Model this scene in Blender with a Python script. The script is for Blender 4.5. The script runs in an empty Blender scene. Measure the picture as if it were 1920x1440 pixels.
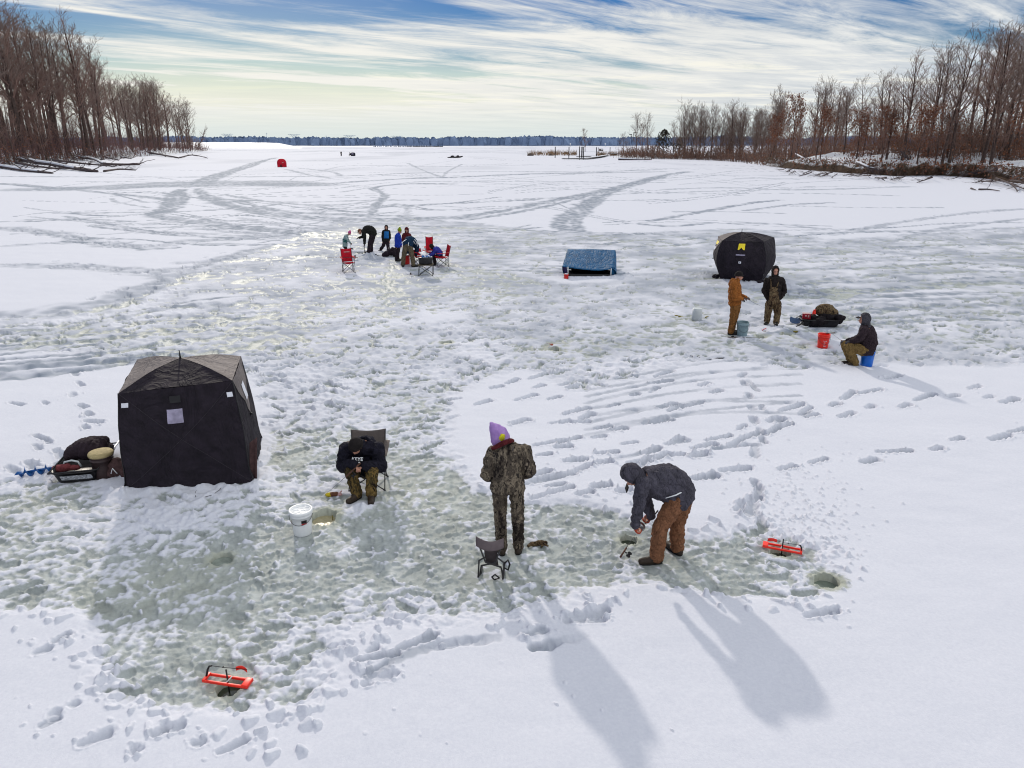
import bpy, bmesh, math, random
import numpy as np
from mathutils import Vector, Matrix, noise as mnoise

random.seed(7)
SC = bpy.context.scene
COL = SC.collection
PI = math.pi

# ------------------------------------------------------------------ camera
FPX, CAMH, VH = 1356.0, 5.15, 267.0          # focal length in pixels of a 1920 px wide frame, eye height, horizon row
PITCH = math.atan((720 - VH) / FPX)
CP, SP = math.cos(PITCH), math.sin(PITCH)
cam_d = bpy.data.cameras.new('camera')
cam = bpy.data.objects.new('camera', cam_d)
COL.objects.link(cam)
cam.location = (0, 0, CAMH)
cam.rotation_euler = (PI / 2 - PITCH, 0, 0)
cam_d.sensor_width = 36.0
cam_d.lens = 36.0 * FPX / 1920.0
cam_d.clip_start = 0.1
cam_d.clip_end = 20000
SC.camera = cam

def ray(u, v):
    x = (u - 960) / FPX
    y = -(v - 720) / FPX
    return Vector((x, CP + y * SP, -SP + y * CP))

def G(u, v, z=-0.05):
    """Ground point seen at a pixel of the photograph."""
    d = ray(u, v)
    t = (z - CAMH) / d.z
    return Vector((d.x * t, d.y * t, z))

def AT(u, v, Y):
    d = ray(u, v)
    t = Y / d.y
    return Vector((d.x * t, Y, CAMH + d.z * t))

# ------------------------------------------------------------------ scene bookkeeping
PADS = []      # (x, y, radius, z): where the snow has been stamped flat under things
HOLES = []     # (x, y, radius): holes drilled through the ice
MOUNDS = []    # (x, y, radius, height)

def tag(o, label=None, cat=None, group=None, kind=None):
    if label: o['label'] = label
    if cat: o['category'] = cat
    if group: o['group'] = group
    if kind: o['kind'] = kind
    return o

def empty(name, loc, label, cat, group=None, rz=0.0):
    o = bpy.data.objects.new(name, None)
    o.empty_display_size = 0.1
    COL.objects.link(o)
    o.location = loc
    o.rotation_euler = (0, 0, rz)
    return tag(o, label, cat, group)

def copy_tree(o, parent=None):
    c = o.copy()
    COL.objects.link(c)
    if parent: c.parent = parent
    for ch in list(o.children):
        copy_tree(ch, c)
    return c

# ------------------------------------------------------------------ mesh builder
def frame(t, ref=None):
    t = t.normalized()
    if ref is None or abs(t.dot(ref.normalized())) > 0.98:
        ref = Vector((0, 0, 1)) if abs(t.z) < 0.9 else Vector((0, 1, 0))
    a = (ref - t * ref.dot(t)).normalized()
    return a, t.cross(a)

class MB:
    def __init__(s):
        s.v = []; s.f = []; s.mi = []; s.cur = 0
    def face(s, idx):
        s.f.append(idx); s.mi.append(s.cur)
    def add(s, vs, fs):
        b = len(s.v)
        s.v.extend([Vector(p) for p in vs])
        for f in fs: s.face([b + i for i in f])
        return s
    def tube(s, pts, rad, n=8, cap=True, ref=None):
        pts = [Vector(p) for p in pts]
        if not hasattr(rad, '__len__'): rad = [rad] * len(pts)
        b = len(s.v); k = len(pts); a = None
        for i, p in enumerate(pts):
            t = (pts[min(i + 1, k - 1)] - pts[max(i - 1, 0)])
            if t.length < 1e-9: t = Vector((0, 0, 1))
            if a is None: a, c = frame(t, ref)
            else:
                t = t.normalized(); a = (a - t * a.dot(t))
                a = a.normalized() if a.length > 1e-6 else frame(t)[0]
                c = t.cross(a)
            for j in range(n):
                q = 2 * PI * j / n
                s.v.append(p + (a * math.cos(q) + c * math.sin(q)) * rad[i])
        for i in range(k - 1):
            for j in range(n):
                s.face([b + i * n + j, b + i * n + (j + 1) % n, b + (i + 1) * n + (j + 1) % n, b + (i + 1) * n + j])
        if cap:
            s.face([b + j for j in reversed(range(n))])
            s.face([b + (k - 1) * n + j for j in range(n)])
        return s
    def capsule(s, p, q, r1, r2, n=12):
        """Tapered limb with rounded ends."""
        p = Vector(p); q = Vector(q); d = (q - p)
        L = d.length
        if L < 1e-6: return s.ball(p, (r1, r1, r1))
        d /= L
        pts, rr = [], []
        for a in (88, 60, 30): 
            pts.append(p - d * r1 * math.sin(math.radians(a))); rr.append(r1 * math.cos(math.radians(a)) + 1e-4)
        pts.append(p); rr.append(r1)
        pts.append((p + q) / 2); rr.append((r1 + r2) / 2)
        pts.append(q); rr.append(r2)
        for a in (30, 60, 88):
            pts.append(q + d * r2 * math.sin(math.radians(a))); rr.append(r2 * math.cos(math.radians(a)) + 1e-4)
        return s.tube(pts, rr, n)
    def ball(s, c, r, rot=None, nu=14, nv=9):
        c = Vector(c); b = len(s.v)
        for i in range(nv + 1):
            th = PI * i / nv
            for j in range(nu):
                ph = 2 * PI * j / nu
                p = Vector((r[0] * math.sin(th) * math.cos(ph), r[1] * math.sin(th) * math.sin(ph), r[2] * math.cos(th)))
                if rot is not None: p = rot @ p
                s.v.append(c + p)
        for i in range(nv):
            for j in range(nu):
                a = b + i * nu + j; a2 = b + i * nu + (j + 1) % nu
                s.face([a, a + nu, a2 + nu, a2])
        return s
    def loft(s, secs, n=20, cap=True):
        """secs: list of (centre, lateral vec, a, b)."""
        k = len(secs); b0 = len(s.v)
        for i, (c, L, a, b) in enumerate(secs):
            t = secs[min(i + 1, k - 1)][0] - secs[max(i - 1, 0)][0]
            t = t.normalized()
            L2 = (L - t * L.dot(t)).normalized(); F = t.cross(L2)
            for j in range(n):
                q = 2 * PI * j / n
                s.v.append(c + L2 * (a * math.cos(q)) + F * (b * math.sin(q)))
        for i in range(k - 1):
            for j in range(n):
                s.face([b0 + i * n + j, b0 + i * n + (j + 1) % n, b0 + (i + 1) * n + (j + 1) % n, b0 + (i + 1) * n + j])
        if cap:
            s.face([b0 + j for j in reversed(range(n))]); s.face([b0 + (k - 1) * n + j for j in range(n)])
        return s
    def box(s, c, size, rot=None, bev=0.0):
        c = Vector(c); x, y, z = (q / 2 for q in size)
        if bev <= 0:
            vs = [(-x,-y,-z),(x,-y,-z),(x,y,-z),(-x,y,-z),(-x,-y,z),(x,-y,z),(x,y,z),(-x,y,z)]
            fs = [(0,3,2,1),(4,5,6,7),(0,1,5,4),(1,2,6,5),(2,3,7,6),(3,0,4,7)]
        else:
            bm = bmesh.new(); bmesh.ops.create_cube(bm, size=1)
            for v in bm.verts: v.co = Vector((v.co.x * 2 * x, v.co.y * 2 * y, v.co.z * 2 * z))
            bmesh.ops.bevel(bm, geom=bm.edges[:], offset=bev, segments=2, affect='EDGES', profile=0.6)
            bm.verts.index_update()
            vs = [v.co.copy() for v in bm.verts]; fs = [[v.index for v in f.verts] for f in bm.faces]; bm.free()
        vs = [Vector(p) for p in vs]
        if rot is not None: vs = [rot @ p for p in vs]
        return s.add([c + p for p in vs], fs)
    def lathe(s, prof, n=24, c=(0, 0, 0), axis=None, closed=False):
        """prof: (radius, height) pairs about local z."""
        c = Vector(c); b = len(s.v)
        R = Matrix.Identity(3) if axis is None else Vector((0, 0, 1)).rotation_difference(Vector(axis)).to_matrix()
        for r, h in prof:
            for j in range(n):
                q = 2 * PI * j / n
                s.v.append(c + R @ Vector((max(r, 1e-4) * math.cos(q), max(r, 1e-4) * math.sin(q), h)))
        for i in range(len(prof) - 1):
            for j in range(n):
                s.face([b + i * n + j, b + i * n + (j + 1) % n, b + (i + 1) * n + (j + 1) % n, b + (i + 1) * n + j])
        return s
    def grid(s, fn, nu, nv):
        b = len(s.v)
        for i in range(nv + 1):
            for j in range(nu + 1):
                s.v.append(Vector(fn(j / nu, i / nv)))
        for i in range(nv):
            for j in range(nu):
                a = b + i * (nu + 1) + j
                s.face([a, a + 1, a + nu + 2, a + nu + 1])
        return s
    def mesh(s, name, mats, smooth=True, off=None):
        me = bpy.data.meshes.new(name)
        vs = s.v if off is None else [p - off for p in s.v]
        me.from_pydata(vs, [], s.f)
        for m in (mats if isinstance(mats, (list, tuple)) else [mats]): me.materials.append(m)
        me.polygons.foreach_set('material_index', s.mi)
        if smooth: me.polygons.foreach_set('use_smooth', [True] * len(s.f))
        me.update()
        return me
    def build(s, name, mats, parent=None, smooth=True, off=None, solid=0.0):
        me = s.mesh(name, mats, smooth, off)
        o = bpy.data.objects.new(name, me); COL.objects.link(o)
        if parent is not None: o.parent = parent
        if solid:
            m = o.modifiers.new('solid', 'SOLIDIFY'); m.thickness = solid; m.offset = 0
        return o

def blob(name, mb, mats, parent, voxel=0.015, smooth=3, wr=0.0, wsc=9.0, off=None, cut=None, seed=0, stretch=(1, 1, 1)):
    """Fuse the pieces of mb into one continuous skin, then crease it like cloth."""
    me = mb.mesh(name, mats, True, off)
    me.materials.clear()
    o = bpy.data.objects.new(name, me); COL.objects.link(o)
    m = o.modifiers.new('r', 'REMESH'); m.mode = 'VOXEL'; m.voxel_size = voxel; m.use_smooth_shade = True
    if smooth:
        m = o.modifiers.new('s', 'SMOOTH'); m.factor = 0.5; m.iterations = smooth
    bpy.context.view_layer.update()
    dg = bpy.context.evaluated_depsgraph_get()
    nm = bpy.data.meshes.new_from_object(o.evaluated_get(dg))
    nm.name = name
    o.modifiers.clear(); o.data = nm; bpy.data.meshes.remove(me)
    for q in (mats if isinstance(mats, (list, tuple)) else [mats]): nm.materials.append(q)
    if wr or cut:
        bm = bmesh.new(); bm.from_mesh(nm)
        if wr:
            bm.normal_update(); so = Vector((seed * 3.1, seed * 1.7, seed * 0.9))
            mv = []
            for v in bm.verts:
                p = Vector((v.co.x * stretch[0], v.co.y * stretch[1], v.co.z * stretch[2])) * wsc + so
                h = mnoise.noise(p) + 0.6 * mnoise.noise(p * 2.3)
                h2 = 1 - abs(mnoise.noise(p * 1.4 + Vector((5, 2, 1)))) * 2
                mv.append((h * 0.6 + h2 * 0.5) * wr)
            for v, d in zip(bm.verts, mv): v.co += v.normal * d
        if cut:
            bmesh.ops.delete(bm, geom=[v for v in bm.verts if cut(v.co + (off or Vector()))], context='VERTS')
        bm.to_mesh(nm); bm.free()
    nm.polygons.foreach_set('use_smooth', [True] * len(nm.polygons))
    nm.update()
    if parent is not None: o.parent = parent
    return o

# ------------------------------------------------------------------ materials
def new_mat(name):
    m = bpy.data.materials.new(name); m.use_nodes = True
    nt = m.node_tree
    return m, nt, nt.nodes['Principled BSDF']

def N(nt, t, **kw):
    n = nt.nodes.new(t)
    for k, v in kw.items():
        if k in n.inputs.keys(): n.inputs[k].default_value = v
        else: setattr(n, k, v)
    return n

def rgba(c): return (c[0], c[1], c[2], 1)

def ramp(nt, stops, interp='LINEAR'):
    r = nt.nodes.new('ShaderNodeValToRGB'); r.color_ramp.interpolation = interp
    e = r.color_ramp.elements
    e[0].position, e[0].color = stops[0][0], rgba(stops[0][1])
    e[1].position, e[1].color = stops[1][0], rgba(stops[1][1])
    for p, c in stops[2:]:
        q = e.new(p); q.color = rgba(c)
    return r

def add_folds(m, scale, dist, stretch=(1, 1, .5)):
    """Broad creases under the fine weave."""
    nt = m.node_tree; b = nt.nodes['Principled BSDF']; L = nt.links.new
    tc = N(nt, 'ShaderNodeTexCoord'); mp = N(nt, 'ShaderNodeMapping', Scale=stretch); L(tc.outputs['Object'], mp.inputs[0])
    n = N(nt, 'ShaderNodeTexNoise', Scale=scale, Detail=3.0, Roughness=.55, Distortion=1.6); L(mp.outputs[0], n.inputs['Vector'])
    r = ramp(nt, [(.35, (0, 0, 0)), (.5, (1, 1, 1)), (.66, (.1, .1, .1))]); L(n.outputs['Fac'], r.inputs['Fac'])
    bp = N(nt, 'ShaderNodeBump', Strength=.9, Distance=dist); L(r.outputs['Color'], bp.inputs['Height'])
    old = b.inputs['Normal'].links
    if old: L(old[0].from_socket, bp.inputs['Normal'])
    L(bp.outputs[0], b.inputs['Normal'])
    return m

def mat(name, col, rough=0.6, var=0.25, scale=8.0, bump=0.0, bscale=60.0, metal=0.0, trans=None, spec=0.3, col2=None, stretch=None):
    m, nt, b = new_mat(name)
    L = nt.links.new
    tc = N(nt, 'ShaderNodeTexCoord')
    src = tc.outputs['Object']
    if stretch:
        mp = N(nt, 'ShaderNodeMapping', Scale=stretch); L(src, mp.inputs['Vector']); src = mp.outputs[0]
    n1 = N(nt, 'ShaderNodeTexNoise', Scale=scale, Detail=6.0, Roughness=0.6)
    L(src, n1.inputs['Vector'])
    lo = col2 if col2 else tuple(c * (1 - var) for c in col)
    hi = col if col2 else tuple(min(1, c * (1 + var)) for c in col)
    r = ramp(nt, [(0.3, lo), (0.7, hi)])
    L(n1.outputs['Fac'], r.inputs['Fac']); L(r.outputs['Color'], b.inputs['Base Color'])
    b.inputs['Roughness'].default_value = rough
    b.inputs['Metallic'].default_value = metal
    b.inputs['Specular IOR Level'].default_value = spec
    if bump:
        n2 = N(nt, 'ShaderNodeTexNoise', Scale=bscale, Detail=5.0)
        L(src, n2.inputs['Vector'])
        bp = N(nt, 'ShaderNodeBump', Strength=bump, Distance=0.02)
        L(n2.outputs['Fac'], bp.inputs['Height']); L(bp.outputs['Normal'], b.inputs['Normal'])
    return m

def cloth(name, col, var=0.3, rough=0.9, scale=14.0, col2=None, glow=0.0):
    m = mat(name, col, rough, var, scale, 0.5, 180.0, spec=0.15, col2=col2)
    if glow:      # thin fabric: some of the sunlight behind it passes through
        nt = m.node_tree; b = nt.nodes['Principled BSDF']; out = nt.nodes['Material Output']
        t = N(nt, 'ShaderNodeBsdfTranslucent'); t.inputs['Color'].default_value = rgba([min(1, c * 1.5) for c in col])
        mx = N(nt, 'ShaderNodeMixShader', Fac=glow)
        nt.links.new(b.outputs[0], mx.inputs[1]); nt.links.new(t.outputs[0], mx.inputs[2]); nt.links.new(mx.outputs[0], out.inputs[0])
    return m

def camo(name, pal, scale=9.0, seed=0.0):
    m, nt, b = new_mat(name); L = nt.links.new
    tc = N(nt, 'ShaderNodeTexCoord')
    mp = N(nt, 'ShaderNodeMapping'); mp.inputs['Location'].default_value = (seed, seed * 2, 0); mp.inputs['Scale'].default_value = (1.5, 1.5, 0.8)
    L(tc.outputs['Object'], mp.inputs[0])
    nd = N(nt, 'ShaderNodeTexNoise', Scale=4.0, Detail=3.0); L(mp.outputs[0], nd.inputs['Vector'])
    mx = N(nt, 'ShaderNodeMix', data_type='RGBA'); mx.inputs[0].default_value = 0.18
    L(mp.outputs[0], mx.inputs[6]); L(nd.outputs['Color'], mx.inputs[7])
    n1 = N(nt, 'ShaderNodeTexNoise', Scale=scale, Detail=5.0, Roughness=0.65, Distortion=1.2); L(mx.outputs[2], n1.inputs['Vector'])
    k = len(pal)
    st = [(0.30 + 0.4 * i / (k - 1), pal[i]) for i in range(k)]
    r = ramp(nt, st, 'CONSTANT'); L(n1.outputs['Fac'], r.inputs['Fac'])
    mp2 = N(nt, 'ShaderNodeMapping'); mp2.inputs['Scale'].default_value = (3, 3, 0.7); mp2.inputs['Rotation'].default_value = (0.4, 0.6, 0)
    L(mx.outputs[2], mp2.inputs[0])
    n2 = N(nt, 'ShaderNodeTexNoise', Scale=scale * 1.3, Detail=4.0, Distortion=2.0); L(mp2.outputs[0], n2.inputs['Vector'])
    r2 = ramp(nt, [(0.0, (0, 0, 0)), (0.58, (0, 0, 0)), (0.60, (1, 1, 1))]); L(n2.outputs['Fac'], r2.inputs['Fac'])
    m2 = N(nt, 'ShaderNodeMix', data_type='RGBA'); L(r2.outputs['Color'], m2.inputs[0]); L(r.outputs['Color'], m2.inputs[6])
    m2.inputs[7].default_value = rgba(pal[0])
    L(m2.outputs[2], b.inputs['Base Color'])
    b.inputs['Roughness'].default_value = 0.9; b.inputs['Specular IOR Level'].default_value = 0.15
    n3 = N(nt, 'ShaderNodeTexNoise', Scale=120.0); bp = N(nt, 'ShaderNodeBump', Strength=0.4, Distance=0.02)
    L(tc.outputs['Object'], n3.inputs['Vector']); L(n3.outputs['Fac'], bp.inputs['Height']); L(bp.outputs[0], b.inputs['Normal'])
    return m

M = {}
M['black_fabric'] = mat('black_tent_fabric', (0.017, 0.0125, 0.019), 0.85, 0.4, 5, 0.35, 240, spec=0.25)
M['painted_sun_fabric'] = cloth('tent_fabric_painted_sun', (0.26, 0.225, 0.22), 0.15, 0.7, 4, glow=0.25)  # paler copy of the tent fabric, sunlight painted into its colour
M['black'] = mat('black_plastic', (0.015, 0.014, 0.016), 0.45, 0.3, 10, 0.1)
M['dark'] = mat('dark_grey_metal', (0.05, 0.048, 0.05), 0.4, 0.3, 20, metal=0.4)
M['steel'] = mat('bright_steel', (0.55, 0.55, 0.57), 0.32, 0.2, 20, metal=0.9)
M['white'] = mat('white_plastic', (0.78, 0.79, 0.80), 0.4, 0.06, 6, 0.05)
M['greywhite'] = mat('grey_white_plastic', (0.52, 0.55, 0.56), 0.45, 0.12, 5, 0.08)
M['patch'] = mat('pale_window_film', (0.30, 0.27, 0.37), 0.35, 0.35, 9, 0.4, 14)
M['reflect'] = mat('white_reflective_tab', (0.72, 0.72, 0.78), 0.35, 0.1, 20)
M['yellow'] = mat('yellow_print', (0.85, 0.66, 0.02), 0.5, 0.08, 10)
M['red'] = cloth('red_nylon', (0.50, 0.012, 0.03), 0.3, 0.7, 8, glow=0.2)
M['redplastic'] = mat('red_plastic', (0.62, 0.015, 0.012), 0.4, 0.15, 6, spec=0.4)
M['orange'] = mat('orange_red_plastic', (0.85, 0.03, 0.015), 0.4, 0.12, 8, spec=0.4)
M['bluebucket'] = mat('bright_blue_plastic', (0.0, 0.13, 0.58), 0.35, 0.12, 5, spec=0.5)
M['bluegrey'] = mat('blue_grey_plastic', (0.22, 0.31, 0.34), 0.45, 0.2, 6, 0.1)
M['blue_tarp'] = mat('blue_canvas', (0.010, 0.115, 0.27), 0.7, 0.35, 3, 0.6, 40, col2=(0.006, 0.065, 0.16))
M['blueauger'] = mat('blue_paint', (0.012, 0.09, 0.30), 0.4, 0.25, 12, spec=0.5)
M['brownbucket'] = mat('brown_plastic', (0.055, 0.035, 0.035), 0.5, 0.25, 6, 0.1)
M['tan'] = mat('tan_foam', (0.42, 0.34, 0.17), 0.8, 0.25, 16, 0.3)
M['maroonbag'] = cloth('maroon_brown_bag', (0.075, 0.042, 0.042), 0.35)
for k_ in ('black_fabric', 'painted_sun_fabric'): add_folds(M[k_], 2.2, .03, (1, 1, .45))
M['skin'] = mat('skin', (0.48, 0.24, 0.17), 0.55, 0.12, 30, spec=0.3)
M['redglove'] = cloth('red_glove', (0.42, 0.07, 0.035))
M['hoodie_dark'] = cloth('dark_navy_hoodie', (0.016, 0.015, 0.026))
M['hoodie_black'] = cloth('black_brown_hoodie', (0.026, 0.020, 0.019))
M['hoodie_grey'] = cloth('charcoal_grey_hoodie', (0.086, 0.080, 0.102), 0.25)
M['hood_grey'] = cloth('grey_hood', (0.075, 0.07, 0.085))
M['jacket_brownblack'] = cloth('dark_brown_fleece', (0.042, 0.028, 0.034))
M['duck'] = cloth('rust_brown_duck_cloth', (0.26, 0.118, 0.062), 0.25)
M['duck2'] = cloth('orange_brown_duck_cloth', (0.36, 0.125, 0.028), 0.2)
M['duck3'] = cloth('tan_brown_duck_cloth', (0.26, 0.115, 0.035), 0.2)
M['khaki'] = cloth('tan_work_trousers', (0.24, 0.155, 0.058), 0.3)
M['tanpants'] = cloth('grey_tan_trousers', (0.15, 0.118, 0.078), 0.25)
M['navyplaid'] = mat('navy_plaid_jacket', (0.012, 0.038, 0.085), 0.9, 0.3, 8, 0.4, 120, spec=0.15)
M['cap'] = cloth('black_knit', (0.017, 0.014, 0.014))
M['boot'] = mat('dark_brown_boot', (0.034, 0.022, 0.015), 0.6, 0.3, 15, 0.2)
M['bootblack'] = mat('black_boot', (0.012, 0.011, 0.011), 0.5, 0.3, 15, 0.2)
M['sole'] = mat('boot_sole', (0.012, 0.011, 0.010), 0.7)
M['lavender'] = cloth('lavender_plush', (0.52, 0.33, 0.68), 0.2, col2=(0.36, 0.21, 0.52), glow=0.15)
M['limetab'] = cloth('yellow_green_cloth', (0.62, 0.58, 0.03))
M['maroon'] = cloth('maroon_cloth', (0.12, 0.018, 0.022))
M['mint'] = cloth('pale_mint_jacket', (0.30, 0.40, 0.40), 0.15)
M['teal'] = cloth('dark_teal_cloth', (0.012, 0.10, 0.095))
M['pink'] = cloth('pink_knit', (0.50, 0.085, 0.24))
M['vestblue'] = cloth('bright_blue_vest', (0.02, 0.16, 0.44))
M['royal'] = cloth('royal_blue_jacket', (0.02, 0.06, 0.48))
M['violetblue'] = cloth('violet_blue_jacket', (0.05, 0.06, 0.38))
M['lime'] = cloth('lime_green_hat', (0.20, 0.27, 0.01))
M['darkpants'] = cloth('dark_plum_trousers', (0.032, 0.022, 0.03))
M['blackpants'] = cloth('black_trousers', (0.014, 0.011, 0.013))
M['charcoal_jacket'] = cloth('dark_charcoal_jacket', (0.022, 0.022, 0.020))
M['chairgrey'] = cloth('grey_brown_canvas', (0.15, 0.125, 0.115), 0.15, glow=0.15)
M['stoolgrey'] = cloth('grey_stool_cloth', (0.15, 0.12, 0.125), 0.15)
M['camo'] = camo('woodland_camouflage', [(0.024, 0.018, 0.016), (0.10, 0.080, 0.062), (0.23, 0.185, 0.135), (0.042, 0.036, 0.032), (0.42, 0.35, 0.27)], 4.2)
M['camo2'] = camo('autumn_camouflage', [(0.022, 0.014, 0.010), (0.085, 0.062, 0.026), (0.21, 0.135, 0.045), (0.055, 0.05, 0.022), (0.27, 0.22, 0.12)], 5.5, 3.0)
M['camo3'] = camo('brown_camouflage', [(0.03, 0.018, 0.012), (0.12, 0.075, 0.042), (0.22, 0.155, 0.085), (0.055, 0.04, 0.024), (0.36, 0.28, 0.19)], 6.5, 7.0)
for k_ in ('hoodie_dark', 'hoodie_black', 'hoodie_grey', 'hood_grey', 'jacket_brownblack', 'duck', 'duck2', 'duck3', 'khaki', 'tanpants', 'navyplaid', 'charcoal_jacket', 'darkpants', 'camo', 'camo2', 'camo3', 'royal', 'mint', 'maroon', 'violetblue'): add_folds(M[k_], 7.5, .035, (1, 1, .6))
add_folds(M['blue_tarp'], 3.0, .04, (1, .5, 1))
M['wood'] = mat('weathered_wood', (0.10, 0.075, 0.06), 0.85, 0.4, 12, 0.5, 30)
M['woodblack'] = mat('dark_piling_wood', (0.022, 0.017, 0.018), 0.85, 0.4, 5)
M['log'] = mat('dead_log_bark', (0.075, 0.055, 0.055), 0.9, 0.45, 3, 0.6, 14)
M['fish'] = mat('perch_skin', (0.42, 0.33, 0.03), 0.4, 0.4, 26, col2=(0.06, 0.05, 0.015))
M['yellowthing'] = mat('yellow_knit', (0.52, 0.40, 0.02), 0.8, 0.35, 25)
M['brownthing'] = mat('brown_leather', (0.14, 0.055, 0.028), 0.8, 0.4, 22)
M['pinkgrey'] = mat('pale_pink_cloth', (0.50, 0.30, 0.29), 0.8, 0.3, 22)
M['snowcap'] = mat('snow_on_wood', (0.62, 0.63, 0.68), 0.7, 0.04, 3, 0.3, 20)
M['rod'] = mat('graphite_rod', (0.03, 0.026, 0.026), 0.35, 0.2, 20, spec=0.5)
M['cork'] = mat('rod_handle', (0.10, 0.045, 0.03), 0.7, 0.3, 30)
M['can'] = mat('silver_blue_cans', (0.60, 0.66, 0.75), 0.3, 0.5, 25, metal=0.2, col2=(0.08, 0.20, 0.46))
# ------------------------------------------------------------------ people
def catmull(P, k=4):
    out = []
    n = len(P)
    for i in range(n - 1):
        p0, p1, p2, p3 = P[max(i - 1, 0)], P[i], P[i + 1], P[min(i + 2, n - 1)]
        for j in range(k):
            t = j / k
            out.append([0.5 * ((2 * b) + (c - a) * t + (2 * a - 5 * b + 4 * c - d) * t * t + (3 * b - a - 3 * c + d) * t ** 3) for a, b, c, d in zip(p0, p1, p2, p3)])
    out.append(list(P[-1]))
    return out

def torso(mb, J, s, grow, top=True, hem=0.0, belly=0.0, flare=0.0):
    """Elliptic sections along the spine from the hem to the neck."""
    sh = (J['sL'] + J['sR']) / 2
    Lh = (J['hR'] - J['hL']).normalized(); Ls = (J['sR'] - J['sL']).normalized()
    pts = [(J['pel'] - (J['wai'] - J['pel']).normalized() * hem * s, Lh, 0.165 + flare, 0.125 + flare * .7), (J['pel'], Lh, 0.165 + flare * .5, 0.125 + belly * .5), (J['wai'], (Lh + Ls).normalized(), 0.155, 0.115 + belly),
           (J['che'], (Lh + Ls * 2).normalized(), 0.175, 0.125 + belly * .4), (J['nek'] * 0.45 + sh * 0.55, Ls, 0.165, 0.095)]
    if top: pts.append((J['nek'], Ls, 0.075, 0.07))
    raw = catmull([list(c) + list(l) + [a * s + grow, b * s + grow] for c, l, a, b in pts], 4)
    mb.loft([(Vector(q[0:3]), Vector(q[3:6]).normalized(), q[6], q[7]) for q in raw], 22)

def hand(mb, w, d, palm, s, curl=0.5, side=1, fr=0.0095):
    """Palm, four unequal bent fingers and a thumb."""
    d = d.normalized(); palm = (palm - d * palm.dot(d)).normalized(); lat = d.cross(palm) * side
    k = w + d * 0.085 * s
    mb.capsule(w, w + d * .03 * s, .026 * s, .030 * s, 10)
    mb.loft([(w, lat, .026 * s, .018 * s), (w + d * .03 * s, lat, .036 * s, .017 * s), (k, lat, .042 * s, .014 * s)], 14)
    for i, (o, l) in enumerate([(-.031, .072), (-.0105, .082), (.0105, .076), (.031, .060)]):
        b = k + lat * o * s - d * .008 * s; c = curl
        p1 = b + (d * math.cos(c) + palm * math.sin(c)) * l * .5 * s
        p2 = p1 + (d * math.cos(c * 2.1) + palm * math.sin(c * 2.1)) * l * .32 * s
        p3 = p2 + (d * math.cos(c * 3) + palm * math.sin(c * 3)) * l * .24 * s
        mb.tube([b, p1, p2, p3], [fr * s * 1.1, fr * s, fr * .92 * s, fr * .75 * s], 8)
    t0 = w + d * .03 * s - lat * .032 * s
    t1 = t0 + (d * .6 - lat * .6 + palm * .5).normalized() * .036 * s
    t2 = t1 + (d * .8 + palm * .6).normalized() * .032 * s
    mb.tube([t0, t1, t2], [fr * 1.35 * s, fr * 1.15 * s, fr * .85 * s], 8)

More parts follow.
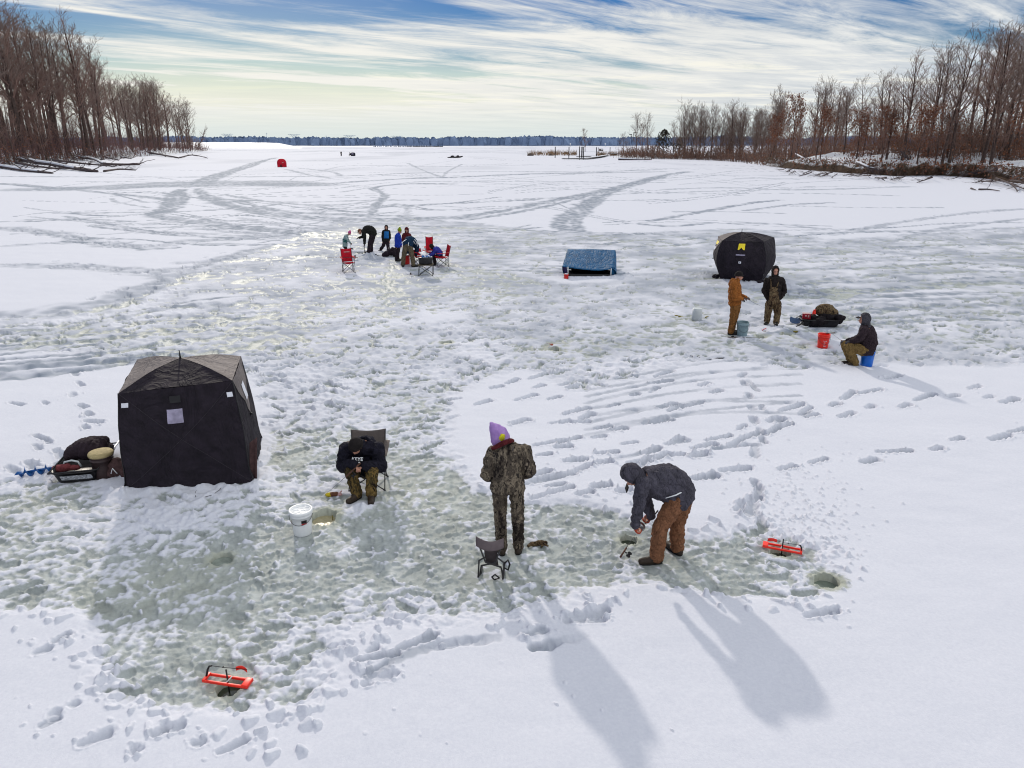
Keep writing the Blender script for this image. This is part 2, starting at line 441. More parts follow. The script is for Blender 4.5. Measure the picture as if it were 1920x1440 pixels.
def person(label, loc, J, mats, s=1.0, vox=0.016, face=None, up=None, jacket=None, pants=None, boots='boot', gloves=None, hood=None, hat=None, belly=0.0,
           hem=0.02, sleeve=1.0, leg=1.0, flare=0.0, group=None, eyes=True, handcurl=0.6, seed=1, bodyonly=False, neckw=1.0):
    """J: joints in world space.  Returns the root."""
    loc = Vector(loc)
    root = empty('person', loc, label, 'person', group)
    Z = Vector((0, 0, 1))
    face = Vector(face).normalized(); up = Vector(up or (0, 0, 1)); up = (up - face * up.dot(face)).normalized(); lat = face.cross(up)
    hc = J['hed']
    # ---- one continuous body
    b = MB()
    torso(b, J, s, 0.0, True, 0.03)
    for k in 'LR':
        b.capsule(J['s' + k], J['e' + k], .052 * s, .042 * s); b.capsule(J['e' + k], J['w' + k], .042 * s, .029 * s)
        b.capsule(J['h' + k], J['k' + k], .085 * s, .058 * s); b.capsule(J['k' + k], J['a' + k], .056 * s, .040 * s)
        b.capsule(J['a' + k] - Z * .02 * s, J['t' + k], .042 * s, .034 * s)
        d = J.get('d' + k) or (J['w' + k] - J['e' + k])
        palm = J.get('p' + k) or Vector((0, 0, -1)) + face * .3
        hand(b, J['w' + k], d, palm, s, handcurl, 1 if k == 'L' else -1, .0095 if vox < .011 else .012)
    b.capsule(J['nek'] - (hc - J['nek']) * .2, hc - face * .02 * s, .055 * s, .054 * s)
    R = Matrix((lat, face, up)).transposed()
    b.ball(hc + up * .02 * s - face * .01 * s, (.075 * s, .095 * s, .095 * s), R)
    b.ball(hc - up * .05 * s + face * .025 * s, (.058 * s, .065 * s, .062 * s), R)          # jaw
    b.ball(hc - up * .02 * s + face * .095 * s, (.013 * s, .022 * s, .024 * s), R)          # nose
    b.ball(hc - up * .062 * s + face * .086 * s, (.024 * s, .010 * s, .008 * s), R)         # mouth
    b.ball(hc + up * .03 * s + face * .076 * s, (.05 * s, .014 * s, .012 * s), R)           # brow
    for q in (-1, 1): b.ball(hc + lat * q * .078 * s - up * .01 * s, (.010 * s, .024 * s, .030 * s), R)
    bv = max(0.007, vox * 0.72)
    blob('body', b, M[mats['skin']] if 'skin' in mats else M['skin'], root, bv, 2, off=loc)
    if eyes:
        for q in (-1, 1):
            e = MB().ball(hc + lat * q * .032 * s + up * .006 * s + face * .078 * s, (.012 * s, .008 * s, .008 * s), R, 8, 6)
            e.build('eye', M['cap'], root, off=loc)
    # ---- trousers
    if pants:
        b = MB()
        sh = (J['sL'] + J['sR']) / 2; Lh = (J['hR'] - J['hL']).normalized(); axis = (J['wai'] - J['pel']).normalized()
        b.loft([(J['pel'] - axis * .10 * s, Lh, .13 * s, .115 * s), (J['pel'] - axis * .04 * s, Lh, .175 * s, .14 * s), (J['pel'] + axis * .03 * s, Lh, .178 * s, .145 * s + belly * .4), (J['wai'], Lh, .150 * s, .11 * s + belly * .6)], 20)
        for k in 'LR':
            b.capsule(J['h' + k], J['k' + k], .108 * s * leg, .083 * s * leg); b.capsule(J['k' + k], J['a' + k] + Z * .0, .082 * s * leg, .076 * s * leg)
        blob('trousers', b, M[pants], root, vox, 3, .021 * s, 9, off=loc, seed=seed, stretch=(1, 1, 1.7))
    # ---- boots
    if boots:
        for k in 'LR':
            b = MB(); a, t = J['a' + k], J['t' + k]
            f = (t - a); f.z = 0; f = f.normalized()
            zb = J.get('g' + k, min(a.z, t.z) - .03)
            b.capsule(a + Z * .09 * s, a - Z * .02 * s, .058 * s, .055 * s)
            h = Vector((a.x, a.y, zb + .045 * s)) - f * .045 * s; tt = Vector((t.x, t.y, zb + .04 * s)) + f * .02 * s
            m_ = h * .4 + tt * .6
            b.capsule(h, m_, .048 * s, .052 * s); b.capsule(m_, tt, .052 * s, .044 * s); b.capsule(a, m_, .056 * s, .05 * s)
            bo = blob('boot', b, M[boots], root, min(vox, .014), 2, off=loc)
            q = MB(); side = f.cross(Z)
            q.loft([(h - f * .03 * s - Z * .036 * s, side, .030 * s, .014), (h - Z * .036 * s, side, .046 * s, .014), (m_ - Z * .036 * s, side, .052 * s, .014), (tt - Z * .032 * s, side, .042 * s, .014), (tt + f * .028 * s - Z * .03 * s, side, .022 * s, .012)], 12)
            q.build('sole', M['sole'], bo, off=loc)
    # ---- jacket
    if jacket:
        b = MB(); g = .026 * s
        torso(b, J, s, g, True, hem, belly, flare)
        for k in 'LR':
            b.capsule(J['s' + k], J['e' + k], .075 * s * sleeve, .062 * s * sleeve); b.capsule(J['e' + k], J['w' + k], .062 * s * sleeve, .046 * s * sleeve)
            b.capsule(J['s' + k], J['nek'] * .5 + J['s' + k] * .5, .07 * s, .07 * s)
        b.capsule(J['nek'], J['nek'] + (hc - J['nek']).normalized() * .035 * s, .068 * s * neckw, .066 * s * neckw)
        blob('jacket', b, M[jacket], root, vox, 3, .030 * s, 8, off=loc, seed=seed + 3, stretch=(1, 1, 1.4))
    if gloves:
        for k in 'LR':
            b = MB(); d = (J.get('d' + k) or (J['w' + k] - J['e' + k])); palm = J.get('p' + k) or Vector((0, 0, -1)) + face * .3
            hand(b, J['w' + k], d, palm, s * 1.12, handcurl, 1 if k == 'L' else -1, .0125)
            blob('glove', b, M[gloves], root, min(vox, .012), 1, off=loc)
    if hood:
        b = MB()
        b.ball(hc + up * .02 * s - face * .03 * s, (.112 * s, .128 * s, .140 * s), R)
        b.capsule(hc - up * .05 * s - face * .03 * s, J['nek'], .10 * s, .10 * s)
        op = hood[1] if isinstance(hood, tuple) else 0.62
        hm = hood[0] if isinstance(hood, tuple) else hood
        def cut(p):
            q = p - (hc + up * .01 * s)
            d = q.normalized()
            return d.dot(face) > op and abs(q.dot(up)) < .125 * s
        o = blob('hood', b, M[hm], root, vox * .8, 3, .010 * s, 14, off=loc, cut=cut if op < 1 else None, seed=seed)
        md = o.modifiers.new('solid', 'SOLIDIFY'); md.thickness = .012; md.offset = -1
    if hat:
        b = MB()
        kind, hm = hat
        if kind == 'beanie':
            b.ball(hc + up * .045 * s - face * .015 * s, (.092 * s, .108 * s, .098 * s), R)
            cf = lambda p: (p - hc).dot(up) < (.012 + .25 * max(0, (p - hc).dot(face) - .05)) * s
            o = blob('hat', b, M[hm], root, vox * .7, 1, .004, 30, off=loc, cut=cf)
            o.modifiers.new('solid', 'SOLIDIFY').thickness = .01
            q = MB(); ring = [hc + up * (.022 + .02 * math.cos(t)) * s + lat * math.sin(t) * .093 * s + face * (math.cos(t) * .108 - .015) * s for t in [2 * PI * i / 20 for i in range(21)]]
            q.tube(ring, .017 * s, 8, False); q.build('brim', M[hm], o, off=loc)
        elif kind == 'cap':
            b.ball(hc + up * .045 * s - face * .01 * s, (.088 * s, .104 * s, .088 * s), R)
            o = blob('hat', b, M[hm], root, vox * .7, 1, off=loc, cut=lambda p: (p - hc).dot(up) < .02 * s)
            o.modifiers.new('solid', 'SOLIDIFY').thickness = .01
            q = MB(); q.grid(lambda a, c: hc + up * (.045 - .03 * c * c - .02 * abs(a - .5)) * s + lat * (a - .5) * .15 * (1 - .35 * c) * s + face * (.075 + c * .085) * s, 8, 5)
            q.build('visor', M[hm], o, off=loc, solid=.008)
        elif kind == 'bobble':
            b.ball(hc + up * .05 * s - face * .02 * s, (.098 * s, .11 * s, .11 * s), R)
            b.ball(hc + up * .17 * s - face * .03 * s, (.045 * s,) * 3)
            o = blob('hat', b, M[hm], root, vox * .7, 1, .006, 25, off=loc, cut=lambda p: (p - hc).dot(up) < .0 * s)
    return root

def rod(label, pts, loc, handle_len=.25, reel_at=None, reel_dir=(0, 0, -1), thick=.006, name='fishing_rod', tipr=.0015):
    """Short ice rod: handle, blank, reel with spool and crank."""
    P = [Vector(p) for p in pts]; loc = Vector(loc)
    root = empty(name, loc, label, 'fishing rod')
    d = (P[1] - P[0]).normalized(); h = P[0] + d * handle_len
    MB().tube([P[0], P[0] + d * handle_len * .5, h], [.014, .011, .013], 10).build('handle', M['cork'], root, off=loc)
    rest = [h] + P[1:]
    MB().tube(rest, [thick + (tipr - thick) * i / (len(rest) - 1) for i in range(len(rest))], 6).build('blank', M['rod'], root, off=loc)
    if reel_at is not None:
        c = P[0] + d * reel_at; r = Vector(reel_dir).normalized()
        q = MB(); q.tube([c, c + r * .05], .008, 8); q.lathe([(0, -.035), (.028, -.035), (.030, -.02), (.018, -.015), (.018, .01), (.030, .014), (.026, .03), (0, .034)], 16, c + r * .075, d)
        side = d.cross(r).normalized()
        q.tube([c + r * .075, c + r * .075 + side * .05, c + r * .10 + side * .055, c + r * .10 + side * .085], .006, 6)
        q.build('reel', M['black'], root, off=loc)
    return root

def feet(u, v, z=-.05): return G(u, v, z)
def jset(Y0, **px):
    """Joints from their place in the photograph and their depth in front of or behind the feet."""
    J = {}
    for k, q in px.items():
        J[k] = AT(q[0], q[1], Y0 + (q[2] if len(q) > 2 else 0))
    return J
def ground_feet(J, z, fL, fR, s=1.0):
    for k, f in (('L', fL), ('R', fR)):
        a = J['a' + k]; a.z = z + .095 * s
        f = Vector(f).normalized(); J['t' + k] = Vector((a.x, a.y, z + .04 * s)) + f * .165 * s
        J['g' + k] = z
    return J

# --- man in camouflage standing with his back to the camera
p0 = feet(958, 1037); Y0 = p0.y
J = jset(Y0, pel=(952, 905, .0), wai=(952, 880, .0), che=(953, 855, .02), nek=(951, 834, .05), hed=(938, 824, .13), sL=(925, 849, .03), sR=(982, 847, .03), eL=(913, 889, -.02), eR=(994, 882, -.02),
         wL=(932, 897, .27), wR=(968, 893, .27), hL=(937, 908, 0), hR=(968, 907, 0), kL=(938, 965, .03), kR=(971, 963, .03), aL=(940, 1026, 0.0), aR=(972, 1022, 0.03))
ground_feet(J, -.05, (-.25, 1, 0), (.12, 1, 0)); J['dL'] = Vector((.5, .9, .1)); J['dR'] = Vector((-.5, .9, .1))
P1 = person('man in full camouflage standing with his back turned, lavender pointed hat on his head', p0, J, {}, 1.03, .0125, face=(-.55, .8, -.35), jacket='camo', pants='camo', boots='boot', hem=.09, leg=.90, flare=.025, sleeve=1.2, belly=.03, seed=2)
hc = J['hed']
b = MB()       # soft pointed hat leaning to the left
hx = Vector((1, 0, -.35))
b.loft([(hc + Vector((.01, .0, -.055)), hx, .112, .125), (hc + Vector((.0, .0, .02)), hx, .126, .138), (hc + Vector((-.025, .0, .085)), hx, .112, .120), (hc + Vector((-.065, 0, .145)), hx, .078, .085), (hc + Vector((-.098, 0, .195)), hx, .044, .05), (hc + Vector((-.118, 0, .232)), hx, .016, .02)], 20)
hat = blob('pointed_hat', b, M['lavender'], P1, .011, 2, .012, 12, off=p0, seed=4)
b = MB(); b.loft([(AT(938, 827, Y0 + .02), Vector((1, 0, .2)), .022, .016), (AT(941, 822, Y0 + .0), Vector((1, 0, .2)), .040, .02), (AT(943, 814, Y0 + .02), Vector((1, 0, .2)), .026, .016)], 10)
blob('hat_ornament', b, M['limetab'], hat, .007, 1, .006, 40, off=p0)
b = MB(); b.tube([AT(921, 842, Y0 + .02), AT(930, 838, Y0 - .06), AT(943, 831, Y0 - .09), AT(957, 826, Y0 - .05), AT(962, 826, Y0 + .05)], [.022, .03, .034, .032, .022], 10)
blob('collar', b, M['maroon'], P1, .009, 2, .004, 20, off=p0)
b = MB(); b.tube([AT(962, 836, Y0 - .085), AT(961, 862, Y0 - .125), AT(962, 890, Y0 - .14)], [.006, .010, .006], 6)
b.build('back_seam', M['hood_grey'], P1, off=p0)
PADS.append((p0.x, p0.y, .22, -.05))

# --- man bending over his hole
p0 = feet(1240, 1047); Y0 = p0.y
J = jset(Y0, pel=(1276, 928, .02), wai=(1255, 908, .02), che=(1227, 901, .02), nek=(1200, 894, 0), hed=(1184, 893, -.03), sL=(1206, 905, -.17), sR=(1206, 897, .18), eL=(1198, 946, -.20), eR=(1212, 944, .16), wL=(1191, 984, -.16), wR=(1221, 966, .13),
         hL=(1268, 940, -.09), hR=(1280, 936, .11), kL=(1238, 988, -.12), kR=(1270, 982, .13), aL=(1231, 1040, -.11), aR=(1270, 1026, .13))
ground_feet(J, -.05, (-1, -.12, 0), (-.45, .75, 0), 1.05); J['dL'] = Vector((.15, .05, -1)); J['pL'] = Vector((1, .2, 0)); J['dR'] = Vector((-.3, .1, -.8)); J['pR'] = Vector((-1, 0, 0))
P2 = person('man in charcoal hoodie and rust brown trousers bending over his fishing hole', p0, J, {}, 1.06, .0125, face=(-.55, -.15, -.85), up=(-.85, 0, .5), jacket='hoodie_grey', pants='duck', boots='boot', hood=('hoodie_grey', .72), belly=.085, hem=.07, leg=1.10, flare=.03, sleeve=1.1, seed=5, handcurl=.9, eyes=False, gloves='redglove')
b = MB()
pb = [AT(1248, 934, Y0 - .19), AT(1268, 928, Y0 - .205), AT(1287, 918, Y0 - .13), AT(1297, 910, Y0 + .0)]
b.tube(pb, [.006, .009, .012, .008], 8); b.build('shirt_tail', M['white'], P2, off=p0)
b = MB(); b.grid(lambda a, c: J['hed'] + Vector((-.04 - .02 * c, (a - .5) * .13, -.125 - .075 * c)), 6, 4); b.build('cap_visor', M['cap'], P2, off=p0, solid=.01)
PADS.append((J['aL'].x - .08, J['aL'].y, .17, -.05)); PADS.append((J['aR'].x, J['aR'].y + .08, .17, -.05))
HOLE2 = G(1179, 1013, -.06); HOLES.append((HOLE2.x, HOLE2.y, .105))
w0 = J['wR'] + Vector((-.02, 0, -.05))
loc = G(1200, 1000); lad = empty('ice_skimmer', loc, 'round silver ice skimmer held low by the bending man', 'skimmer')
dsk = AT(1201, 987, Y0 + .08)
b = MB(); b.lathe([(0.001, -.022), (.04, -.018), (.065, 0), (.067, .003), (.04, -.013), (.001, -.017)], 24, dsk, (.25, -.55, .8)); b.build('bowl', M['steel'], lad, off=loc)
b = MB(); b.tube([dsk + Vector((.055, .02, .03)), AT(1211, 981, Y0 + .1), AT(1226, 966, Y0 + .13), AT(1234, 957, Y0 + .15)], [.007, .008, .010, .011], 8); b.build('handle', M['rod'], lad, off=loc)
a0 = G(1163, 1045, -.0); a1 = AT(1176, 1022, G(1176, 1026).y + .02)
r2 = rod('short rod with open reel propped on snow left of the bending man', [a0, AT(1177, 1023, a0.y + .13), AT(1185, 1012, a0.y + .2), AT(1192, 1001, a0.y + .24)], a0, .16, .10, (.75, -.3, -.35))

# --- man hunched in a camp chair
p0 = feet(683, 934); Y0 = p0.y
J = jset(Y0, pel=(684, 878, .48), wai=(684, 862, .44), che=(683, 839, .36), nek=(676, 833, .22), hed=(667, 837, .09), sL=(707, 843, .26), sR=(649, 844, .26), eL=(713, 874, .18), eR=(643, 874, .18), wL=(687, 874, -.02), wR=(662, 872, -.04),
         hL=(696, 884, .46), hR=(670, 884, .46), kL=(698, 884, -.02), kR=(657, 884, -.02), aL=(696, 926, -.03), aR=(669, 922, -.02))
ground_feet(J, -.05, (.12, -1, 0), (-.5, -.8, 0)); J['dL'] = Vector((-.9, -.25, -.1)); J['dR'] = Vector((.85, -.35, -.35)); J['pL'] = Vector((-.2, -.3, -1)); J['pR'] = Vector((0, -.3, -1))
P3 = person('man in dark sweatshirt and camouflage trousers hunched in a camp chair holding a rod', p0, J, {}, 1.06, .0125, face=(-.12, -.75, -.65), up=(-.05, -.65, .75), jacket='hoodie_dark', pants='camo2', boots='camo2' if False else 'boot', hat=('beanie', 'cap'), belly=.075, hem=.05, sleeve=1.45, leg=.98, seed=8, handcurl=.75)
def text_part(txt, size, p, xdir, ndir, m, parent, loc, name='lettering', ext=.001):
    cu = bpy.data.curves.new(name, 'FONT'); cu.body = txt; cu.size = size; cu.align_x = 'CENTER'; cu.align_y = 'CENTER'; cu.extrude = ext; cu.offset = size * .02
    o = bpy.data.objects.new(name, cu); COL.objects.link(o); bpy.context.view_layer.update()
    me = bpy.data.meshes.new_from_object(o.evaluated_get(bpy.context.evaluated_depsgraph_get())); me.name = name
    bpy.data.objects.remove(o); bpy.data.curves.remove(cu)
    x = Vector(xdir).normalized(); n = Vector(ndir).normalized(); y = n.cross(x).normalized(); n = x.cross(y)
    R = Matrix((x, y, n)).transposed()
    for v in me.vertices: v.co = R @ v.co + Vector(p) - loc
    me.materials.clear(); me.materials.append(m)
    o = bpy.data.objects.new(name, me); COL.objects.link(o); o.parent = parent
    return o
tp = AT(670, 861, Y0 + .035)
text_part('KEYE', .075, tp, (1, .05, -.05), (0, -.8, .6), M['white'], P3, p0)
b = MB(); q = AT(671, 867.5, Y0 + .01); b.box(q, (.07, .003, .022), Matrix.Rotation(-.6, 3, 'X'), .001); b.build('chest_emblem', M['white'], P3, off=p0)
for k, c in (('L', 697), ('R', 668)): PADS.append((J['a' + k].x, J['a' + k].y - .08, .15, -.05))
g0 = AT(667, 874, Y0 - .07)
rod('dark rod pointing down left, held by the man in the camp chair', [AT(676, 868, Y0 - .05), AT(655, 888, Y0 - .15), AT(632, 908, Y0 - .2), AT(607, 930, Y0 - .22)], g0, .30, .16, (.2, -.3, -.9), .006)
M3 = G(688, 948); MOUNDS.append((M3.x, M3.y, .22, .07))

# --- man in orange brown coveralls
p0 = feet(1373, 626); Y0 = p0.y
J = jset(Y0, pel=(1378, 569, 0), wai=(1378, 557, 0), che=(1378, 541, 0), nek=(1381, 526, 0), hed=(1386, 518, 0), sL=(1378, 533, .16), sR=(1376, 533, -.17), eL=(1386, 555, .2), eR=(1378, 560, -.22), wL=(1397, 558, .05), wR=(1391, 560, -.12),
         hL=(1381, 574, .09), hR=(1378, 574, -.09), kL=(1377, 598, .10), kR=(1374, 598, -.10), aL=(1372, 621, .12), aR=(1370, 623, -.08))
ground_feet(J, -.05, (1, .1, 0), (1, -.15, 0)); J['dR'] = Vector((1, .1, .1)); J['dL'] = Vector((1, -.2, 0))
P4 = person('man in orange brown work jacket and bibs with black beanie, fishing rod in hand', p0, J, {}, 1.02, .015, face=(.93, -.35, -.15), jacket='duck2', pants='duck3', boots='bootblack', hat=('beanie', 'cap'), hem=.03, belly=.025, sleeve=1.15, leg=1.05, flare=.015, gloves='brownbucket', seed=11)
b = MB(); b.capsule(AT(1372, 528, Y0 - .1), AT(1372, 528, Y0 + .1), .06, .06); b.capsule(AT(1370, 533, Y0), AT(1374, 526, Y0), .07, .07)
blob('hood', b, M['duck2'], P4, .015, 2, .012, 12, off=p0)
h4 = AT(1393, 560, Y0 - .1)
rod('thin rod pointing right from the hands of the man in orange brown', [AT(1391, 558, Y0 - .06), AT(1402, 561, Y0 - .1), AT(1416, 569, Y0 - .1), AT(1429, 575, Y0 - .1)], h4, .20, .06, (0, -.2, -1), .006)
PADS.append((p0.x + .05, p0.y, .3, -.05))

# --- man in camouflage bibs with hands in pockets
p0 = feet(1447, 608); Y0 = p0.y
J = jset(Y0, pel=(1450, 563, 0), wai=(1451, 551, 0), che=(1452, 534, 0), nek=(1453, 519, 0), hed=(1454, 508.5, -.03), sL=(1466, 526, 0), sR=(1439, 526, 0), eL=(1471, 546, .06), eR=(1433, 545, .06), wL=(1463, 559, -.04), wR=(1438, 558, -.04),
         hL=(1457, 570, 0), hR=(1443, 570, 0), kL=(1458, 588, -.02), kR=(1440, 586, 0), aL=(1455, 606, -.06), aR=(1438, 602, .03))
ground_feet(J, -.05, (-.25, -1, 0), (-.55, -.8, 0)); J['dL'] = Vector((-.6, .1, -.6)); J['dR'] = Vector((.6, .1, -.6))
P5 = person('man in dark hooded jacket and camouflage bib overalls, hands in pockets', p0, J, {}, 1.02, .015, face=(-.1, -1, -.1), jacket='hoodie_black', pants='camo3', boots='bootblack', hood=('hoodie_black', .60), hem=-.09, belly=.03, sleeve=1.15, leg=1.15, seed=13)
b = MB()      # bib front and braces over the jacket
fr = -.222
b.grid(lambda a, c: AT(1444 + 14 * a + (1 - c) * (a - .5) * 8, 571 - 33 * c, Y0 + fr + .05 * abs(a - .5) ** 2 * 4 + .015 * math.sin(c * 9)), 8, 10)
b.build('bib', M['camo3'], P5, off=p0, solid=.012)
for x0, x1 in ((1446, 1445), (1456, 1461)):
    b = MB(); b.tube([AT(x0, 540, Y0 + fr), AT((x0 + x1) / 2, 532, Y0 - .16), AT(x1, 524, Y0 - .08), AT(x1, 521, Y0)], [.016, .02, .02, .018], 8); b.build('brace', M['camo3'], P5, off=p0)
PADS.append((p0.x, p0.y, .3, -.05))

# --- man on a blue bucket
p0 = feet(1622, 686); Y0 = p0.y
J = jset(Y0, pel=(1624, 655, 0), wai=(1627, 642, 0), che=(1627, 627, -.02), nek=(1624, 612, -.02), hed=(1619.5, 599, -.02), sL=(1620, 618, -.17), sR=(1627, 615, .17), eL=(1613, 634, -.2), eR=(1614, 632, .2), wL=(1597, 640, -.1), wR=(1588, 640, .15),
         hL=(1619, 658, -.10), hR=(1620, 656, .1), kL=(1590, 648, -.08), kR=(1584, 645, .14), aL=(1604, 678, -.08), aR=(1596, 676, .1))
ground_feet(J, -.05, (-1, .1, 0), (-1, .2, 0)); J['dL'] = Vector((-1, .1, -.1)); J['dR'] = Vector((-1, .1, .05))
P6 = person('man in dark fleece and grey hood with tan trousers, sitting on a blue bucket', p0, J, {}, 1.05, .015, face=(-.95, .3, -.15), jacket='jacket_brownblack', pants='khaki', boots='boot', hood=('hood_grey', .55), belly=.06, hem=.10, flare=.05, sleeve=1.2, leg=1.1, gloves='hood_grey', seed=17)
b = MB(); b.grid(lambda a, c: J['hed'] + Vector((-.09 - .075 * c, .02 + (a - .5) * .13, .055 - .02 * c)), 6, 4); b.build('cap_visor', M['cap'], P6, off=p0, solid=.01)
rod('light rod reaching from the seated man toward the red bucket', [AT(1583, 642, Y0 + .12), AT(1574, 636, Y0 + .3), AT(1566, 630, Y0 + .45), AT(1558, 624, Y0 + .5)], J['wR'], .12, .08, (0, -.2, -1), .005)

# --- the family group
def kid(label, base, Y0, mats_kw, s, face, **j):
    J = jset(Y0, **j)
    return J
p0 = feet(650, 476, -.03); Y0 = p0.y
J = jset(Y0, pel=(647, 460.5), wai=(647, 455), che=(648, 447.5), nek=(651, 441.5), hed=(655.5, 437.5, -.02), sL=(650, 443.5, .12), sR=(648, 444, -.13), eL=(653, 450, .14), eR=(652, 451, -.15), wL=(657, 455, .02), wR=(657, 455, -.08),
         hL=(648, 462, .07), hR=(646, 462, -.07), kL=(649, 468.5, .08), kR=(649, 468.5, -.06), aL=(650, 475, .08), aR=(650, 475.5, -.06))
ground_feet(J, -.03, (1, 0, 0), (1, -.2, 0), .7)
K = person('child in pale mint and teal jacket with pink hat leaning over an ice scoop', p0, J, {}, .74, .018, face=(.9, -.15, -.45), jacket='mint', pants='blackpants', boots='bootblack', hat=('bobble', 'pink'), gloves='cap', hem=.06, flare=.02, seed=20)
b = MB(); 
for zz in (452.5, 449.5): b.tube([AT(642.5, zz - 1, Y0 - .02), AT(645, zz, Y0 - .135), AT(650.5, zz + 1.5, Y0 - .12)], [.02, .035, .03], 8)
b.build('teal_panel', M['teal'], K, off=p0)
loc = AT(657, 455, Y0); sc = empty('ice_scoop', G(658, 469, -.03), 'dark ice scoop held by the child in the pink hat', 'scoop')
lo = Vector(sc.location)
MB().tube([AT(656.5, 453, Y0 - .05), AT(658, 465, Y0 - .1)], [.014, .012], 6).build('handle', M['greywhite'], sc, off=lo)
MB().loft([(AT(657.5, 465, Y0 - .1), Vector((0, 1, 0)), .05, .03), (AT(660, 466.3, Y0 - .1), Vector((0, 1, 0)), .08, .035), (AT(662.5, 467.3, Y0 - .1), Vector((0, 1, 0)), .05, .02)], 12).build('bowl', M['bootblack'], sc, off=lo)

p0 = feet(691, 474, -.03); Y0 = p0.y
J = jset(Y0, pel=(700, 439), wai=(696, 432.5), che=(688.5, 430), nek=(681, 432), hed=(675, 434.5, -.02), sL=(683, 435, -.18), sR=(683, 432.5, .18), eL=(683.5, 447, -.2), eR=(681, 444, .2), wL=(683.5, 456, -.16), wR=(674, 445.5, .15),
         hL=(698, 443, -.1), hR=(699, 442, .1), kL=(693.5, 458, -.08), kR=(695, 458, .1), aL=(692, 472, -.1), aR=(696, 471, .14))
ground_feet(J, -.03, (-1, -.1, 0), (-1, .2, 0), 1.05); J['dR'] = Vector((-1, 0, -.1)); J['dL'] = Vector((0, 0, -1))
P8 = person('man in dark charcoal clothes with brown hat bent far over beside the pink hat child', p0, J, {}, 1.08, .02, face=(-.8, -.25, -.55), up=(-.5, 0, .8), jacket='charcoal_jacket', pants='darkpants', boots='bootblack', hat=('cap', 'brownthing'), gloves='cap', hem=.07, belly=.05, leg=1.2, sleeve=1.1, seed=22)
lo = G(684, 473, -.03); sp = empty('ice_spud', lo, 'thin dark ice chisel upright in the hand of the man bent over in charcoal', 'ice chisel')
MB().tube([AT(683, 452, Y0 - .16), AT(684, 473, Y0 - .16)], [.014, .014], 8).build('shaft', M['rod'], sp, off=lo)
MB().box(AT(684.1, 471, Y0 - .16), (.05, .015, .14), None, .004).build('blade', M['dark'], sp, off=lo)
m_ = G(692, 481, -.03); MOUNDS.append((m_.x, m_.y, .5, .18)); HOLES.append((G(676, 475).x, G(676, 475).y, .14))

p0 = feet(721, 472, -.03); Y0 = p0.y
J = jset(Y0, pel=(723.5, 451), wai=(724, 446), che=(724, 438), nek=(724, 431.5), hed=(724.3, 427, -.02), sL=(729.3, 434), sR=(718.5, 434), eL=(731, 444, .03), eR=(717, 444, .03), wL=(730, 451, -.02), wR=(718, 452, -.02),
         hL=(726.5, 453), hR=(721.5, 453), kL=(727.5, 461, -.05), kR=(718.5, 461, .05), aL=(728.5, 470.5, -.1), aR=(714, 469, .25))
ground_feet(J, -.03, (0, -1, 0), (-.5, -.8, 0), .8)
K = person('child with bright blue vest over dark jacket, striding toward the camera in a dark hood', p0, J, {}, .86, .018, face=(.1, -1, -.1), jacket='charcoal_jacket', pants='darkpants', boots='bootblack', hood=('cap', .6), hem=.05, leg=1.1, seed=25)
b = MB(); b.grid(lambda a, c: AT(720 + 8.5 * a, 447 - 13 * c, Y0 - .165 + .09 * (a - .5) ** 2 * 4 - .02 * math.sin(c * 3)), 8, 8); b.build('vest', M['vestblue'], K, off=p0, solid=.03)

p0 = feet(744, 489, -.03); Y0 = p0.y
J = jset(Y0, pel=(746, 461), wai=(746, 455), che=(746, 447), nek=(747, 439), hed=(749.5, 433.5), sL=(748, 442, .15), sR=(744.5, 442, -.15), eL=(750, 452, .18), eR=(744, 454, -.18), wL=(752, 459, .1), wR=(744, 463, -.14),
         hL=(747, 464, .08), hR=(745, 464, -.08), kL=(746, 475, .1), kR=(744, 476, -.08), aL=(746, 487, .1), aR=(743.5, 488, -.08))
ground_feet(J, -.03, (1, 0, 0), (1, -.15, 0), .95)
person('youngster in royal blue jacket and lime green hat standing by the dark bag', p0, J, {}, .92, .02, face=(.9, -.3, -.25), jacket='royal', pants='darkpants', boots='bootblack', hat=('bobble', 'lime'), sleeve=1.2, hem=.06, seed=27)

p0 = feet(762, 484, -.03); Y0 = p0.y
J = jset(Y0, pel=(762.5, 459), wai=(762.5, 453), che=(762.5, 445), nek=(762.5, 437.5), hed=(762.5, 432, -.05), sL=(768, 441), sR=(757, 441), eL=(769.5, 451, -.05), eR=(755.5, 451, -.05), wL=(765, 456, -.2), wR=(760, 456, -.2),
         hL=(765, 461), hR=(760, 461), kL=(765, 472, -.05), kR=(760, 472, -.05), aL=(765, 482), aR=(760, 482))
ground_feet(J, -.03, (0, -1, 0), (0, -1, 0), .9)
person('person in a maroon hood looking down behind the man in the navy jacket', p0, J, {}, .93, .02, face=(-.1, -.85, -.5), jacket='maroon', pants='darkpants', boots='bootblack', hood=('maroon', .6), sleeve=1.15, seed=29)

